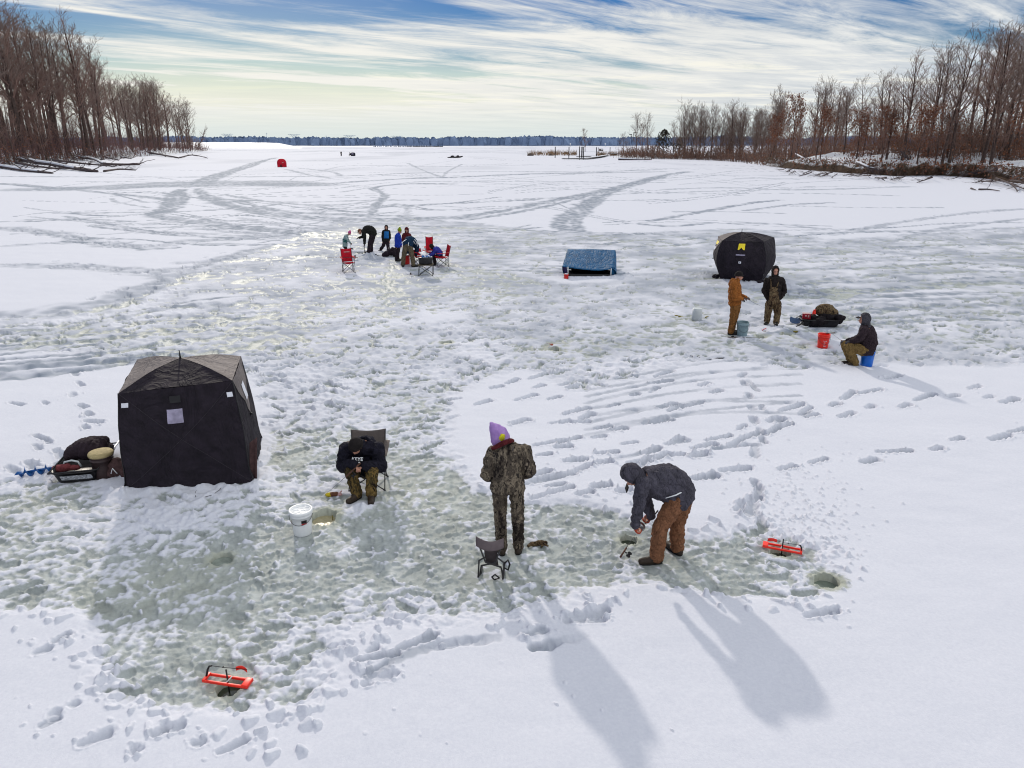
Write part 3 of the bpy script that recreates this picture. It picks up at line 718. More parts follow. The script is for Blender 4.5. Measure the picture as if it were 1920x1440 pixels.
p0 = feet(766, 500, -.03); Y0 = p0.y
J = jset(Y0, pel=(765, 460, .02), wai=(767, 453, .18), che=(771, 452, .42), nek=(777, 458, .62), hed=(781, 465, .70), sL=(763, 458, .58), sR=(781, 461, .50), eL=(764, 469, .62), eR=(782, 470, .52), wL=(770, 476, .6), wR=(780, 477, .5),
         hL=(760.5, 464, .0), hR=(769, 464, .0), kL=(757, 479, .02), kR=(773, 480, -.02), aL=(755.5, 495, .0), aR=(775, 498, -.05))
ground_feet(J, -.03, (-.1, 1, 0), (.85, .3, 0), 1.05); J['dL'] = Vector((0, .2, -1)); J['dR'] = Vector((0, .2, -1))
P12 = person('man in navy patterned jacket and tan trousers bending down away from the camera', p0, J, {}, 1.1, .02, face=(.35, .4, -.85), up=(.3, .8, .4), jacket='navyplaid', pants='tanpants', boots='bootblack', hat=('beanie', 'cap'), gloves='cap', hem=.07, belly=.05, leg=1.05, sleeve=1.3, seed=31)
b = MB()
for pts in ([(752, 456, -.06), (758, 451.5, .02), (762, 449, .12)], [(765.5, 461, -.10), (766, 455.5, .0), (769, 450, .16)], [(770, 448.8, .2), (775, 452, .28), (779, 458, .32)], [(776, 447.8, .38), (781, 454, .42), (783, 462, .42)]):
    b.tube([AT(u, v, Y0 + d - .13) for u, v, d in pts], [.012, .014, .012], 6)
b.build('jacket_stripe', M['white'], P12, off=p0)

p0 = feet(818, 497, -.03); Y0 = p0.y
J = jset(Y0, pel=(825, 478, .05), wai=(823, 473, .05), che=(818, 467.5, .05), nek=(813, 465, .05), hed=(808.5, 463, .04), sL=(817, 469, -.10), sR=(817, 466, .2), eL=(813, 476, -.12), eR=(811, 474, .2), wL=(806, 479, -.05), wR=(805, 478, .15),
         hL=(823, 480.5, -.03), hR=(824, 480, .14), kL=(814, 481, -.06), kR=(813, 480.5, .16), aL=(815.5, 495, -.08), aR=(815, 493, .15))
ground_feet(J, -.03, (-.6, -.6, 0), (-1, 0, 0), .8)
person('child in violet blue and black coat sitting hunched on the far right red chair', p0, J, {}, .85, .018, face=(-.85, -.2, -.5), jacket='violetblue', pants='blackpants', boots='bootblack', hood=('cap', .7), belly=.03, sleeve=1.15, seed=33)

# --- far figures on the open ice
def far_figure(label, u, v, seated=False):
    p0 = G(u, v, 0); Y0 = p0.y
    o = lambda x, y, z: p0 + Vector((x, y, z))
    if not seated:
        J = dict(pel=o(0, 0, .95), wai=o(0, 0, 1.1), che=o(0, 0, 1.3), nek=o(0, 0, 1.5), hed=o(0, -.02, 1.66), sL=o(.2, 0, 1.42), sR=o(-.2, 0, 1.42), eL=o(.27, 0, 1.15), eR=o(-.27, 0, 1.15), wL=o(.2, -.2, 1.0), wR=o(-.2, -.2, 1.0),
                 hL=o(.1, 0, .9), hR=o(-.1, 0, .9), kL=o(.12, 0, .5), kR=o(-.12, 0, .5), aL=o(.13, 0, .1), aR=o(-.13, 0, .1))
    else:
        J = dict(pel=o(.2, 0, .5), wai=o(.22, 0, .65), che=o(.2, 0, .9), nek=o(.12, 0, 1.1), hed=o(.05, 0, 1.25), sL=o(.15, -.2, 1.02), sR=o(.15, .2, 1.02), eL=o(-.05, -.22, .8), eR=o(-.05, .22, .8), wL=o(-.25, -.1, .75), wR=o(-.25, .1, .75),
                 hL=o(.15, -.1, .48), hR=o(.15, .1, .48), kL=o(-.28, -.1, .5), kR=o(-.28, .1, .5), aL=o(-.2, -.1, .1), aR=o(-.2, .1, .1))
    ground_feet(J, 0, (-1, 0, 0), (-1, 0, 0))
    person(label, p0, J, {}, 1.25, .04, face=(-.3, -1, 0) if not seated else (-1, -.2, -.2), jacket='cap', pants='blackpants', boots='bootblack', hat=('beanie', 'cap'), eyes=False)
far_figure('tiny dark figure standing far out on the open ice', 640, 292.5)
far_figure('tiny dark figure sitting far out beside the small dark shelter', 656, 292.5, True)
# ------------------------------------------------------------------ tents and gear
def lerp(a, b, t): return a + (b - a) * t
def hub_tent(label, loc, base, eave, apex, bulge, roofmats, wallmats, sag=.10, flare=.06, bowed=.038):
    """base/eave: front-left, front-right, back-right, back-left corners. Returns root and a surface function for the walls."""
    loc = Vector(loc); root = empty('popup_shelter', loc, label, 'ice shelter')
    cen = sum((Vector(p) for p in base), Vector()) / 4; cen.z = .8
    surf = []
    for i in range(4):
        b0, b1, e0, e1 = base[i], base[(i + 1) % 4], eave[i], eave[(i + 1) % 4]
        mid = (b0 + b1 + e0 + e1) / 4; out = (b1 - b0).cross(Vector((0, 0, 1))).normalized()
        if out.dot(mid - cen) < 0: out = -out
        bu = bulge[i]
        def f(s, t, b0=b0, b1=b1, e0=e0, e1=e1, out=out, bu=bu):
            p = lerp(lerp(b0, b1, s), lerp(e0, e1, s), t)
            a = 1 - abs(2 * s - 1) ; c = 1 - abs(2 * t - 1)
            hubby = min(a, 1) ** .8 * math.sin(PI * min(1, t * 1.02)) ** .8
            # corner poles bow outward, the skirt flares at the ground
            bow = (p - cen); bow.z = 0; bow = bow.normalized()
            q = p + out * (bu * hubby) + bow * (bowed * math.sin(PI * t)) + bow * flare * max(0, 1 - t * 7) ** 1.5
            q += out * .022 * mnoise.noise(q * 2.6) + out * .012 * mnoise.noise(Vector((q.x * 9 + q.z * 6, q.y * 6, q.z * 3)))
            return q
        surf.append(f)
        MB().grid(f, 22, 22).build('wall_panel', wallmats[i], root, off=loc)
    for i in range(4):
        e0, e1 = surf[i](0, 1), surf[i](1, 1)
        def r(s, t, e0=e0, e1=e1):
            p = lerp(lerp(e0, e1, s), apex, t)
            w = math.sin(PI * s) * (1 - t)
            return p + Vector((0, 0, 1)) * (-.16 * 0 + sag * math.sin(PI * t) * (.35 + .65 * (2 * s - 1) ** 2) - .02 * w * math.sin(PI * t)) + Vector((0, 0, 1)) * .008 * mnoise.noise(p * 4)
        MB().grid(r, 16, 14).build('roof_panel', roofmats[i], root, off=loc)
    for i in (0, 1):        # sewn seams running to the wall hub, and the door zip
        f = surf[i]
        for c_ in ((0, 0), (1, 0), (0, 1), (1, 1)):
            MB().tube([f(lerp(c_[0], .5, t / 10), lerp(c_[1], .5, t / 10)) + (Vector((0, 0, CAMH)) - f(.5, .5)).normalized() * .002 for t in range(11)], .0045, 5).build('seam', M['dark_seam'], root, off=loc)
    for i in range(4):        # corner seams and poles showing through as piping
        f = surf[i]; MB().tube([f(0, t / 12) for t in range(13)], .008, 6).build('corner_seam', M['black'], root, off=loc)
    MB().tube([apex - Vector((0, 0, .02)), apex + Vector((0, 0, .03)), apex + Vector((0, 0, .13))], [.02, .014, .007], 8).build('roof_knob', M['black'], root, off=loc)
    return root, surf
def patch_on(f, s0, s1, t0, t1, m, root, loc, name, push=.006, n=8):
    def g(a, c):
        s, t = lerp(s0, s1, a), lerp(t0, t1, c); p = f(s, t)
        e = .01; nrm = (f(s + e, t) - p).cross(f(s, t + e) - p).normalized()
        if nrm.dot(Vector((0, 0, CAMH)) - p) < 0: nrm = -nrm
        return p + nrm * push
    return MB().grid(g, n, n).build(name, m, root, off=Vector(loc))

M['dark_seam'] = mat('grey_seam_tape', (.032, .027, .034), .7, .2, 8)
# near black shelter
FL, FR = G(238, 919, -.03), G(471, 903, -.03)
ex = (FR - FL).normalized(); ny = Vector((-ex.y, ex.x, 0)); dpt = 1.80
base = [FL, FR, FR + ny * (dpt - .05) + Vector((-.14, 0, 0)), FL + ny * dpt]
eave = [AT(221, 738, FL.y + .02), AT(436, 714, FR.y + .12), AT(451, 668, FR.y + 1.78), AT(257, 674, FL.y + 1.77)]
loc = sum(base, Vector()) / 4
roofm = [M['black_fabric'], M['painted_sun_fabric'], M['painted_sun_fabric'], M['painted_sun_fabric']]
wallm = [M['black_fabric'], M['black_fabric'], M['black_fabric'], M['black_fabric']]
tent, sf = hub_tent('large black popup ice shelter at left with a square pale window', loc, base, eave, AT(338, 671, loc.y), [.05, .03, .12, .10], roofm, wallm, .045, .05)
patch_on(sf[0], .405, .535, .665, .80, M['patch'], tent, loc, 'window')
patch_on(sf[0], .44, .53, .86, .925, M['black'], tent, loc, 'vent_flap', .03)
patch_on(sf[0], .025, .085, .855, .90, M['reflect'], tent, loc, 'reflective_tab')
patch_on(sf[0], .925, .975, .855, .90, M['reflect'], tent, loc, 'reflective_tab')
b = MB()        # paler overlay painting sunlight on the right wall, with its side window
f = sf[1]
b.grid(lambda a, c: f(lerp(.02, .98, a), 1 - c * (.02 + .46 * (1 - abs(2 * a - 1)))) + Vector((.012, -.004, .002)), 14, 10); b.build('painted_sun_triangle', M['painted_sun_fabric'], tent, off=loc)
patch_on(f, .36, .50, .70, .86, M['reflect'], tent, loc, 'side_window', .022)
b = MB()
hubp = f(.5, .5)
b.tube([hubp, hubp + Vector((.04, -.01, .02))], [.016, .022], 8); b.build('wall_hub', M['black'], tent, off=loc)
b = MB(); b.tube([hubp + Vector((.035, -.01, 0)), hubp + Vector((.05, -.02, -.2)), hubp + Vector((.0, -.02, -.42))], .0035, 5); b.build('pull_strap', M['black'], tent, off=loc)
b = MB(); c0 = base[1]
b.grid(lambda a, c: lerp(AT(468, 897 - 66 * c, FR.y + .06), AT(483, 897 - 78 * c, FR.y + .16), a) + Vector((0, .03 * math.sin(5 * a), 0)), 6, 10); b.build('corner_flap', M['maroonbag'], tent, off=loc, solid=.01)
b = MB(); b.grid(lambda a, c: lerp(AT(222, 922, FL.y - .1), lerp(G(250, 916), FR, a), c), 8, 3); 
b = MB(); b.add([G(222, 923, -.02), G(243, 920, -.03), AT(240, 905, FL.y), AT(236, 912, FL.y - .03)], [(0, 1, 2), (0, 2, 3)]); b.build('skirt_corner', M['black_fabric'], tent, off=loc)
for i in range(6):
    q = FL + (FR - FL) * (i / 5); MOUNDS.append((q.x + ny.x * -.14, q.y - .10, .16, .045))
lo = G(390, 925)
cd = MB(); P = [G(u, v, -.02) for u, v in [(367, 932), (366, 922), (374, 916), (379, 909), (374, 908)]]; Q = [G(u, v, -.015) for u, v in [(380, 933), (398, 928), (412, 918), (420, 908)]]
cd.tube(P, .004, 5); cd.tube(Q, .004, 5)
tag(cd.build('cord', M['rod'], off=None), 'thin dark cord lying curled on the snow before the near black shelter', 'cord')

# far right black shelter
p = G(1390, 526, -.02)
FL2, FR2 = G(1352, 523.5, -.02), G(1426, 529, -.02); ex = (FR2 - FL2).normalized(); ny = Vector((-ex.y, ex.x, 0)); d2 = 1.75
base = [FL2, FR2, FR2 + ny * d2, FL2 + ny * d2]
eave = [AT(1353.5, 451.5, FL2.y), AT(1432, 453.5, FR2.y + .2), FR2 + ny * (d2 + .1) + Vector((.15, 0, 1.52)), AT(1347, 443, FL2.y + 1.75)]
loc = sum(base, Vector()) / 4
tent2, sf = hub_tent('rounded black popup shelter at right with a yellow emblem on its front', loc, base, eave, AT(1391, 435, loc.y), [.16, .10, .2, .12], [M['black_fabric'], M['black_fabric'], M['black_fabric'], M['painted_sun_fabric']], [M['black_fabric']] * 3 + [M['black_fabric']], .06, .04, .24)
f = sf[0]
def em(a, c):
    s, t = lerp(.43, .575, a), lerp(.80, .945, c); t = max(t, .80 + .055 * (1 - abs(2 * a - 1) * 1.6) if abs(2 * a - 1) < .62 else .80)
    return f(s, t) + Vector((-.005, -.014, .004))
MB().grid(em, 14, 10).build('yellow_emblem', M['yellow'], tent2, off=loc)
patch_on(f, .41, .59, .665, .695, M['patch'], tent2, loc, 'name_strip', .01)
patch_on(f, .475, .525, .475, .525, M['reflect'], tent2, loc, 'white_tag', .01)
patch_on(f, .493, .507, .492, .508, M['black'], tent2, loc, 'tag_mark', .016)
b = MB(); g3 = sf[3]  # paler overlay painting sunlight onto the upper left wall
b.grid(lambda a, c: g3(lerp(.02, .98, a), 1 - c * (.02 + .46 * (1 - abs(2 * a - 1)))) + Vector((-.014, -.004, .002)), 12, 8); b.build('painted_sun_triangle', M['painted_sun_fabric'], tent2, off=loc)
patch_on(g3, .40, .75, .86, .94, M['yellow'], tent2, loc, 'yellow_strip', .024)
patch_on(g3, .55, .70, .72, .80, M['reflect'], tent2, loc, 'side_window', .024)
for dx, uu, vv in ((-1, 1338, 484), (1, 1434, 487)):
    q = AT(uu, vv, loc.y - .1); MB().tube([q, q + Vector((dx * .06, 0, -.005))], [.02, .012], 6).build('wall_hub', M['black'], tent2, off=loc)
for uu, vv, sg in ((1345, 521, .6), (1429, 531, .6)):
    q = G(uu, vv, -.02); b = MB()
    for k in range(7): b.ball(q + Vector((random.uniform(-.15, .15), random.uniform(-.08, .1), .04 + random.uniform(0, .10) * sg)), (.09, .07, .05))
    blob('snow_skirt', b, M['black_fabric'], tent2, .025, 2, .02, 12, off=loc)
for i in range(5):
    q = FL2 + (FR2 - FL2) * (i / 4); MOUNDS.append((q.x, q.y - .15, .3, .05))

# blue flip-over shelter
A0, A1 = G(1066, 520, -.02), G(1151, 521, -.02); Y0 = A0.y
loc = (A0 + A1) / 2 + Vector((0, 1, 0)); sh = empty('flip_shelter', loc, 'low blue canvas shelter with an open black front', 'ice shelter')
fl, fr, bl, br = AT(1054, 500, Y0), AT(1150, 502, Y0), AT(1064, 467.5, Y0 + 2.0), AT(1154, 469, Y0 + 2.0)
def rf(a, c):
    p = lerp(lerp(fl, fr, a), lerp(bl, br, a), c)
    return p + Vector((0, 0, -.13 * (1 - c) ** 1.6 * math.sin(PI * min(1, a * .93)) * (.4 + a * .9) + .02 * math.sin(PI * a) * c)) + Vector((0, 0, .012 * mnoise.noise(p * 3) + .008 * mnoise.noise(p * 9)))
MB().grid(rf, 28, 20).build('roof_cover', M['blue_tarp'], sh, off=loc, solid=.01)
gl, gr = G(1060, 519, -.02), G(1156, 518.5, -.02); kl, kr = Vector((bl.x, bl.y, -.02)), Vector((br.x, br.y, -.02))
MB().grid(lambda a, c: lerp(lerp(gl, kl, a), rf(0, a), c) + Vector((-.04 * math.sin(PI * c), 0, 0)), 10, 8).build('side_panel', M['blue_tarp'], sh, off=loc)
MB().grid(lambda a, c: lerp(lerp(gr, kr, a), rf(1, a), c) + Vector((.06 * math.sin(PI * c), 0, 0)), 10, 8).build('side_panel', M['blue_tarp'], sh, off=loc)
MB().grid(lambda a, c: lerp(lerp(kl, kr, a), rf(a, 1), c), 10, 6).build('back_panel', M['blue_tarp'], sh, off=loc)
sr = MB(); sr.grid(lambda a, c: lerp(fr, G(1156, 518.5, -.02), c) + Vector((-.16 + .22 * a, -.02 + .12 * a, 0)), 6, 8); sr.build('front_flap', M['blue_tarp'], sh, off=loc)
sr = MB(); sr.grid(lambda a, c: lerp(fl, gl, c) + Vector((.16 * a, .05 * (1 - a), 0)), 6, 8); sr.build('front_flap', cloth('violet_navy_lining', (.03, .025, .08)), sh, off=loc)
MB().box(loc + Vector((0, -.15, -.0)), (1.85, 1.6, .06), None, .02).build('sled_base', M['black'], sh, off=loc)
MB().box(loc + Vector((0.05, .45, .22)), (1.5, .5, .36), None, .05).build('bench_seat', M['black'], sh, off=loc)
MB().grid(lambda a, c: lerp(A0 + Vector((.06, .12, 0)), A1 + Vector((-.05, .12, 0)), a) + Vector((0, .05 * c, .11 * c)), 12, 3).build('front_lip', M['black'], sh, off=loc)
for u, v0, v1, t in ((1065, 500, 515, .018), (1146, 503, 522, .018)):
    MB().tube([AT(u, v0, Y0 - .02), AT(u - (1 if u > 1100 else 0), v1, Y0 - .03)], t, 8).build('support_pole', M['white'], sh, off=loc)
for i in range(5): MOUNDS.append((lerp(A0.x, A1.x, i / 4), Y0 - .25, .35, .05))
MOUNDS.append((A1.x + .35, Y0 + .1, .5, .16))

def bucket(label, loc, h=.37, r0=.13, r1=.15, m='white', lid=None, handle=True, open_=True, name='bucket', upside=False, group=None, bail=.3, rim=True):
    loc = Vector(loc); root = empty(name, loc, label, 'bucket', group)
    if upside: r0, r1 = r1, r0
    prof = [(0, .0), (r0 * .96, .0), (r0, .012), (lerp(r0, r1, .5), h * .5), (r1, h)]
    if rim and not upside:
        prof = prof[:-1] + [(lerp(r0, r1, .80), h * .80), (lerp(r0, r1, .81) + .008, h * .805), (lerp(r0, r1, .86) + .008, h * .855), (lerp(r0, r1, .87), h * .865), (r1, h * .96), (r1 + .008, h * .965), (r1 + .008, h), (r1 - .004, h), (r1 - .006, h * .95)]
    if open_ and not upside: prof += [(r0 - .008, .02), (0, .015)]
    else: prof += [(r1 * .95, h), (0, h)]
    MB().lathe(prof, 28).build('tub', M[m], root)
    if lid:
        b = MB(); b.lathe([(r1 + .012, h - .02), (r1 + .014, h + .008), (r1 + .006, h + .016), (r1 - .012, h + .014), (r1 - .016, h + .006), (0, h + .006)], 28)
        for k in range(5):
            a = 2 * PI * k / 5 + .3; b.lathe([(.040, h + .006), (.042, h + .012), (.047, h + .012), (.049, h + .006)], 18, (math.cos(a) * .078, math.sin(a) * .078, 0))
        b.build('lid', M[lid], root)
    if handle:
        pts = [Vector(((r1 + .012) * math.cos(a), -(r1 + .01) * math.sin(a) * .92, h * .86 - math.sin(a) * bail)) for a in [PI * i / 14 for i in range(15)]]
        MB().tube(pts, .0035, 6).build('wire_handle', M['dark'], root)
    PADS.append((loc.x, loc.y, r0 * 1.15, loc.z))
    return root
wb = bucket('white lidded bucket with five rings on its lid, beside the yellow slush hole', G(568, 999), .36, .125, .15, 'white', 'white', True, bail=.12)
lw = Vector(wb.location)
def curved_label(root, ang, w, z0, z1, rad, m, name, n=6):
    MB().grid(lambda a, c: Vector((math.cos(ang + (a - .5) * w) * rad(lerp(z0, z1, c)), math.sin(ang + (a - .5) * w) * rad(lerp(z0, z1, c)), lerp(z0, z1, c))), n, 2).build(name, m, root)
rr = lambda z: .125 + .025 * z / .36 + .0025
curved_label(wb, -1.05, .52, .215, .26, rr, M['black'], 'black_label'); curved_label(wb, -1.05, .50, .195, .213, rr, M['redplastic'], 'red_label')
curved_label(wb, -2.55, .10, .13, .25, rr, M['fish'], 'green_stain')
bb = bucket('bright blue bucket under the seated man', G(1624, 686), .38, .135, .155, 'bluebucket', None, False, False)
rb = bucket('orange red bucket with white writing, a rod handle across its rim', G(1542, 652), .38, .13, .155, 'orange', None, True, True, bail=.2)
rw = lambda z: .13 + .025 * z / .38 + .004
for z, a0, segs in ((.205, -1.95, [.10, .05, .10, .32]), (.16, -1.85, [.20, .08]), (.115, -1.85, [.18]), (.07, -1.85, [.38, .16])):     # four worn lines of white writing
    a = a0
    for s_ in segs:
        n_ = max(1, int(s_ / .055))
        for k in range(n_):
            curved_label(rb, a + .022, .034, z + random.uniform(-.004, .0), z + random.uniform(.016, .026), rw, M['white'], 'white_lettering', 2); a += .055
        a += .06
q = Vector(rb.location) + Vector((0, 0, .395))
rod('rod handle lying across the rim of the orange red bucket', [q + Vector((.26, -.02, .02)), q + Vector((.02, -.02, 0)), q + Vector((-.12, 0, 0))], q, .22)
bucket('blue grey bucket standing at the feet of the man in orange brown', G(1391, 629), .40, .14, .165, 'bluegrey', None, True, True, bail=.22)
bucket('white bucket turned upside down left of the man in orange brown', G(1306, 600), .37, .14, .16, 'greywhite', None, False, False, upside=True)
bucket('small red pail with snow in it at the corner of the blue shelter', G(1061.5, 524), .22, .08, .095, 'redplastic', None, False, True, 'pail')
q = G(1061.5, 524); MB().ball((0, 0, .2), (.085, .085, .05)).build('snow_filling', M['snowcap'], [o for o in bpy.data.objects if o.name.startswith('pail')][0])
bucket('red bucket half hidden by the legs of the man in the navy jacket', G(762, 495, -.03), .42, .15, .17, 'redplastic', 'greywhite', False, True)

# loose gear by the near shelter
loc = G(163, 882); sl = empty('gear_sled', loc, 'black plastic sled with a white label, packed beside the near shelter', 'sled', rz=math.radians(12))
def sled(root, Lx, Ly, h, m, tilt=.06):
    def prof(x, y, top): k = 1.16 if top else 1.0; return Vector((x * k, y * k, h if top else .02))
    b = MB(); n = 28; ring = []
    for top, off in ((0, 0), (.5, 0), (1, 0), (1, .03)):
        for i in range(n):
            a = 2 * PI * i / n; c, s_ = math.cos(a), math.sin(a)
            x = math.copysign(abs(c) ** .35, c) * Lx / 2; y = math.copysign(abs(s_) ** .35, s_) * Ly / 2
            k = 1 + .16 * top + (.05 if off else 0)
            b.v.append(Vector((x * k, y * k, .02 + h * top - off * .4)))
    for j in range(3):
        for i in range(n): b.face([j * n + i, j * n + (i + 1) % n, (j + 1) * n + (i + 1) % n, (j + 1) * n + i])
    b.face(list(range(n))[::-1])
    return b.build('sled_tub', m, root, solid=.008)
sled(sl, .62, .95, .20, M['black'])
MB().grid(lambda a, c: Vector((lerp(-.20, .26, a), -.50 - .055 * c, lerp(.07, .165, c))), 6, 3).build('white_label', mat('scuffed_label', (.66, .68, .72), .5, .5, 30, col2=(.08, .08, .09)), sl)
MB().tube([(-.36, -.55, .225), (.36, -.55, .235), (.37, .56, .235), (-.36, .56, .225), (-.36, -.55, .225)], .012, 8).build('rim', M['dark'], sl)
MB().tube([(.36, -.1, .24), (.42, .50, .30)], [.016, .016], 8).build('side_rail', M['steel'], sl)
PADS.append((loc.x, loc.y, .45, -.05))
lo = loc + Vector((.02, .12, .2))
b = MB(); random.seed(3)
for i in range(9):
    x = -.28 + .56 * i / 8; b.ball((x * .95, .02 * math.sin(i), .06 + .09 * math.sin(PI * (i + .8) / 9.5)), (.085, .24, .13 + .05 * math.sin(PI * i / 8)))
b.capsule((-.05, .18, .2), (.2, .16, .22), .09, .08); b.ball((.26, .02, .22), (.055, .055, .10)); b.capsule((.05, .05, .16), (.3, .0, .12), .08, .06)
jk = blob('puffer_jacket', b, M['hoodie_dark'] if False else cloth('dark_plum_puffer', (.030, .020, .026)), None, .014, 1, .012, 14)
jk.location = lo; tag(jk, 'dark plum puffer jacket heaped on top of the gear sled', 'jacket')
lo = loc + Vector((-.18, -.28, .13)); b = MB(); b.capsule((-.14, 0, .02), (.06, .0, .06), .07, .06); b.capsule((.06, 0, .05), (.2, .04, .04), .05, .04)
gv = blob('red_bundle', b, cloth('dusty_red_cloth', (.20, .05, .055)), None, .012, 2, .01, 14); gv.location = lo; tag(gv, 'dusty red bundle tucked in the front of the gear sled', 'bundle')
lo = loc + Vector((-.05, -.26, .17)); b = MB(); b.tube([(-.16, 0, .02), (-.12, 0, .10), (0, 0, .13), (.1, 0, .11), (.14, 0, .02)], .016, 8)
hd = b.build('metal_handle', M['greywhite']); hd.location = lo; tag(hd, 'curved pale metal handle sticking out of the gear sled', 'handle bar')
loc = G(197, 893); bk = bucket('brown bucket with a round tan cushion, against the near shelter', loc, .38, .15, .17, 'brownbucket', None, False, False)
MB().lathe([(0, .375), (.17, .375), (.188, .39), (.19, .42), (.175, .44), (.08, .446), (0, .45)], 28).build('seat_cushion', M['tan'], bk)
loc = G(222, 893, -.03); b = MB()
for x, y, z, r in [(0, 0, .14, .13), (.10, .02, .13, .12), (.0, .03, .22, .09), (-.06, -.04, .08, .08), (.16, -.05, .09, .09)]: b.ball((x, y, z), (r, r * .9, r * 1.1))
bg = blob('duffel_bag', b, M['maroonbag'], None, .014, 2, .016, 11); bg.location = loc; tag(bg, 'slumped maroon brown bag at the foot of the near shelter', 'bag')
q = MB(); q.tube([(-.02, -.15, .12), (.03, -.17, .22), (.08, -.15, .12)], .009, 6); q.build('bag_strap', M['white'], bg)
# auger
loc = G(100, 893); au = empty('ice_auger', loc, 'blue hand auger with silver crank lying in the snow at far left', 'ice auger')
a0, a1 = AT(34, 892, loc.y - .10), AT(130, 885, loc.y + .12); a0.z = .05; a1.z = .10
d = (a1 - a0).normalized()
MB().tube([a0 + d * .05, a1], .016, 10).build('shaft', M['blueauger'], au, off=loc)
b = MB(); side, up_ = frame(d, Vector((0, 0, 1))); turns = 3.2; Lf = (a1 - a0).length * .66; n_ = 70
for i in range(n_):
    t = i / (n_ - 1); c = a0 + d * (.02 + Lf * t); ph = 2 * PI * turns * t + 2.2; rdir = side * math.cos(ph) + up_ * math.sin(ph)
    b.v += [c + rdir * .014, c + rdir * (.085 if t > .04 else .03 + t)]
for i in range(n_ - 1): b.face([2 * i, 2 * i + 1, 2 * i + 3, 2 * i + 2])
b.build('spiral_blade', M['blueauger'], au, off=loc, solid=.006)
MB().add([a0 + Vector((0, 0, .03)), a0 + d * .12 + up_ * .07, a0 + d * .12 - up_ * .06, a0 - d * .03 + up_ * .06], [(0, 1, 2), (3, 1, 0)]).build('cutting_blade', M['blueauger'], au, off=loc, solid=.006)
cr = [a1, AT(140, 884, a1.y), AT(145, 886, a1.y - .02), AT(148, 904, a1.y - .06), AT(151, 906, a1.y - .08), AT(170, 905, a1.y - .08), AT(180, 897, a1.y - .06), AT(190, 881, a1.y - .02), AT(194, 879, a1.y)]
for p in cr[1:]: p.z = max(p.z, -.02)
MB().tube(cr, .011, 8).build('crank', M['steel'], au, off=loc)
MB().tube([AT(156, 905, a1.y - .08), AT(170, 904, a1.y - .08)], .02, 8).build('grip', M['black'], au, off=loc)
lo = G(170, 897); st = MB(); st.tube([AT(155, 900, lo.y), AT(163, 893, lo.y + .05), AT(178, 890, lo.y + .05), AT(184, 884, lo.y)], [.016, .02, .022, .014], 8)
tag(st.build('strap', M['black']), 'black strap loop on the snow under the auger crank', 'strap')

# ------------------------------------------------------------------ chairs
def camp_chair(label, loc, m, rz, group=None, wide=.54, hb=.88, arms=True, name='camp_chair', base_m='dark'):
    """Quad folding chair facing local -y."""
    r = empty(name, loc, label, 'folding chair', group, rz)
    w = wide / 2
    F = {'fl': (-w, -.26, .0), 'fr': (w, -.26, 0), 'bl': (-w, .24, 0), 'br': (w, .24, 0)}
    S = {'fl': (-w, -.24, .42), 'fr': (w, -.24, .42), 'bl': (-w * .92, .22, .38), 'br': (w * .92, .22, .38)}
    def leg(a, c): MB().tube([F[a], S[c]], .0095, 8).build('leg', M[base_m], r)
    leg('fl', 'fr'); leg('fr', 'fl'); leg('bl', 'br'); leg('br', 'bl')
    b = MB()
    for q in ('l', 'r'):
        b.tube([F['f' + q], S['b' + q]], .009, 8); b.tube([F['b' + q], S['f' + q]], .009, 8)
    for k in F: b.ball(F[k], (.02, .02, .012), None, 8, 5)
    b.build('side_brace', M[base_m], r)
    MB().grid(lambda a, c: Vector((lerp(-w, w, a) * (1 - .08 * c), lerp(-.27, .22, c), .43 - .05 * c - .07 * math.sin(PI * a) * math.sin(PI * min(1, c * .9 + .1)))), 12, 10).build('seat', M[m], r, solid=.008)
    MB().grid(lambda a, c: Vector((lerp(-w, w, a) * (.92 + .06 * c), .22 + .13 * c + .05 * math.sin(PI * a) * (1 - .6 * c), lerp(.40, hb, c) - .035 * math.sin(PI * a) * c)), 12, 12).build('backrest', M[m], r, solid=.008)
    for sx_ in (-1, 1):
        MB().tube([(sx_ * w * .92, .24, .0 + .02), (sx_ * w * .92, .22, .40), (sx_ * w * .98, .35, hb)], .0095, 8).build('back_post', M[base_m], r)
        if arms:
            MB().tube([(sx_ * w, -.24, .42), (sx_ * (w + .02), -.25, .60)], .0095, 8).build('arm_post', M[base_m], r)
            MB().grid(lambda a, c: Vector((sx_ * (w + .02 + (a - .5) * .09), lerp(-.30, .27, c), .61 + .02 * c - .015 * math.sin(PI * c) - .012 * abs(a - .5))), 4, 8).build('armrest', M[m], r, solid=.012)
    PADS.append((loc[0], loc[1], .4, loc[2]))
    return r
ch = G(687, 917); ch.y += .20
camp_chair('grey brown camp chair under the hunched man', ch, 'chairgrey', math.radians(4), None, .56, .80)
rg = 'red folding camp chairs of the family group'
c1 = camp_chair('empty red camp chair standing alone left of the group, a rod across its arms', G(654, 510, -.03), 'red', math.radians(22), rg, .46, .95)
MB().box((.02, .305, .80), (.24, .008, .035), None, .002).build('pale_print', M['pinkgrey'], c1)
c2 = camp_chair('red camp chair at far right holding the child in violet blue', G(829, 499, -.03), 'red', math.radians(-70), rg, .58, .92)
c3 = camp_chair('red camp chair farthest back of the group, backrest standing tall', G(802, 494, -.03) + Vector((0, .9, 0)), 'red', math.radians(6), rg, .34, 1.05)
c4 = camp_chair('red camp chair tipped low between the bending man and the black cooler', G(790, 500, -.03) + Vector((-.05, .35, 0)), 'red', math.radians(48), rg, .60, .70)
b = MB(); b.grid(lambda a, c: Vector((-.2 + .32 * a, -.28 + .2 * c, .50 + .10 * c + .02 * math.sin(7 * a))), 6, 5); b.build('white_cloth', M['white'], c4, solid=.01)
q = Vector(c1.location)
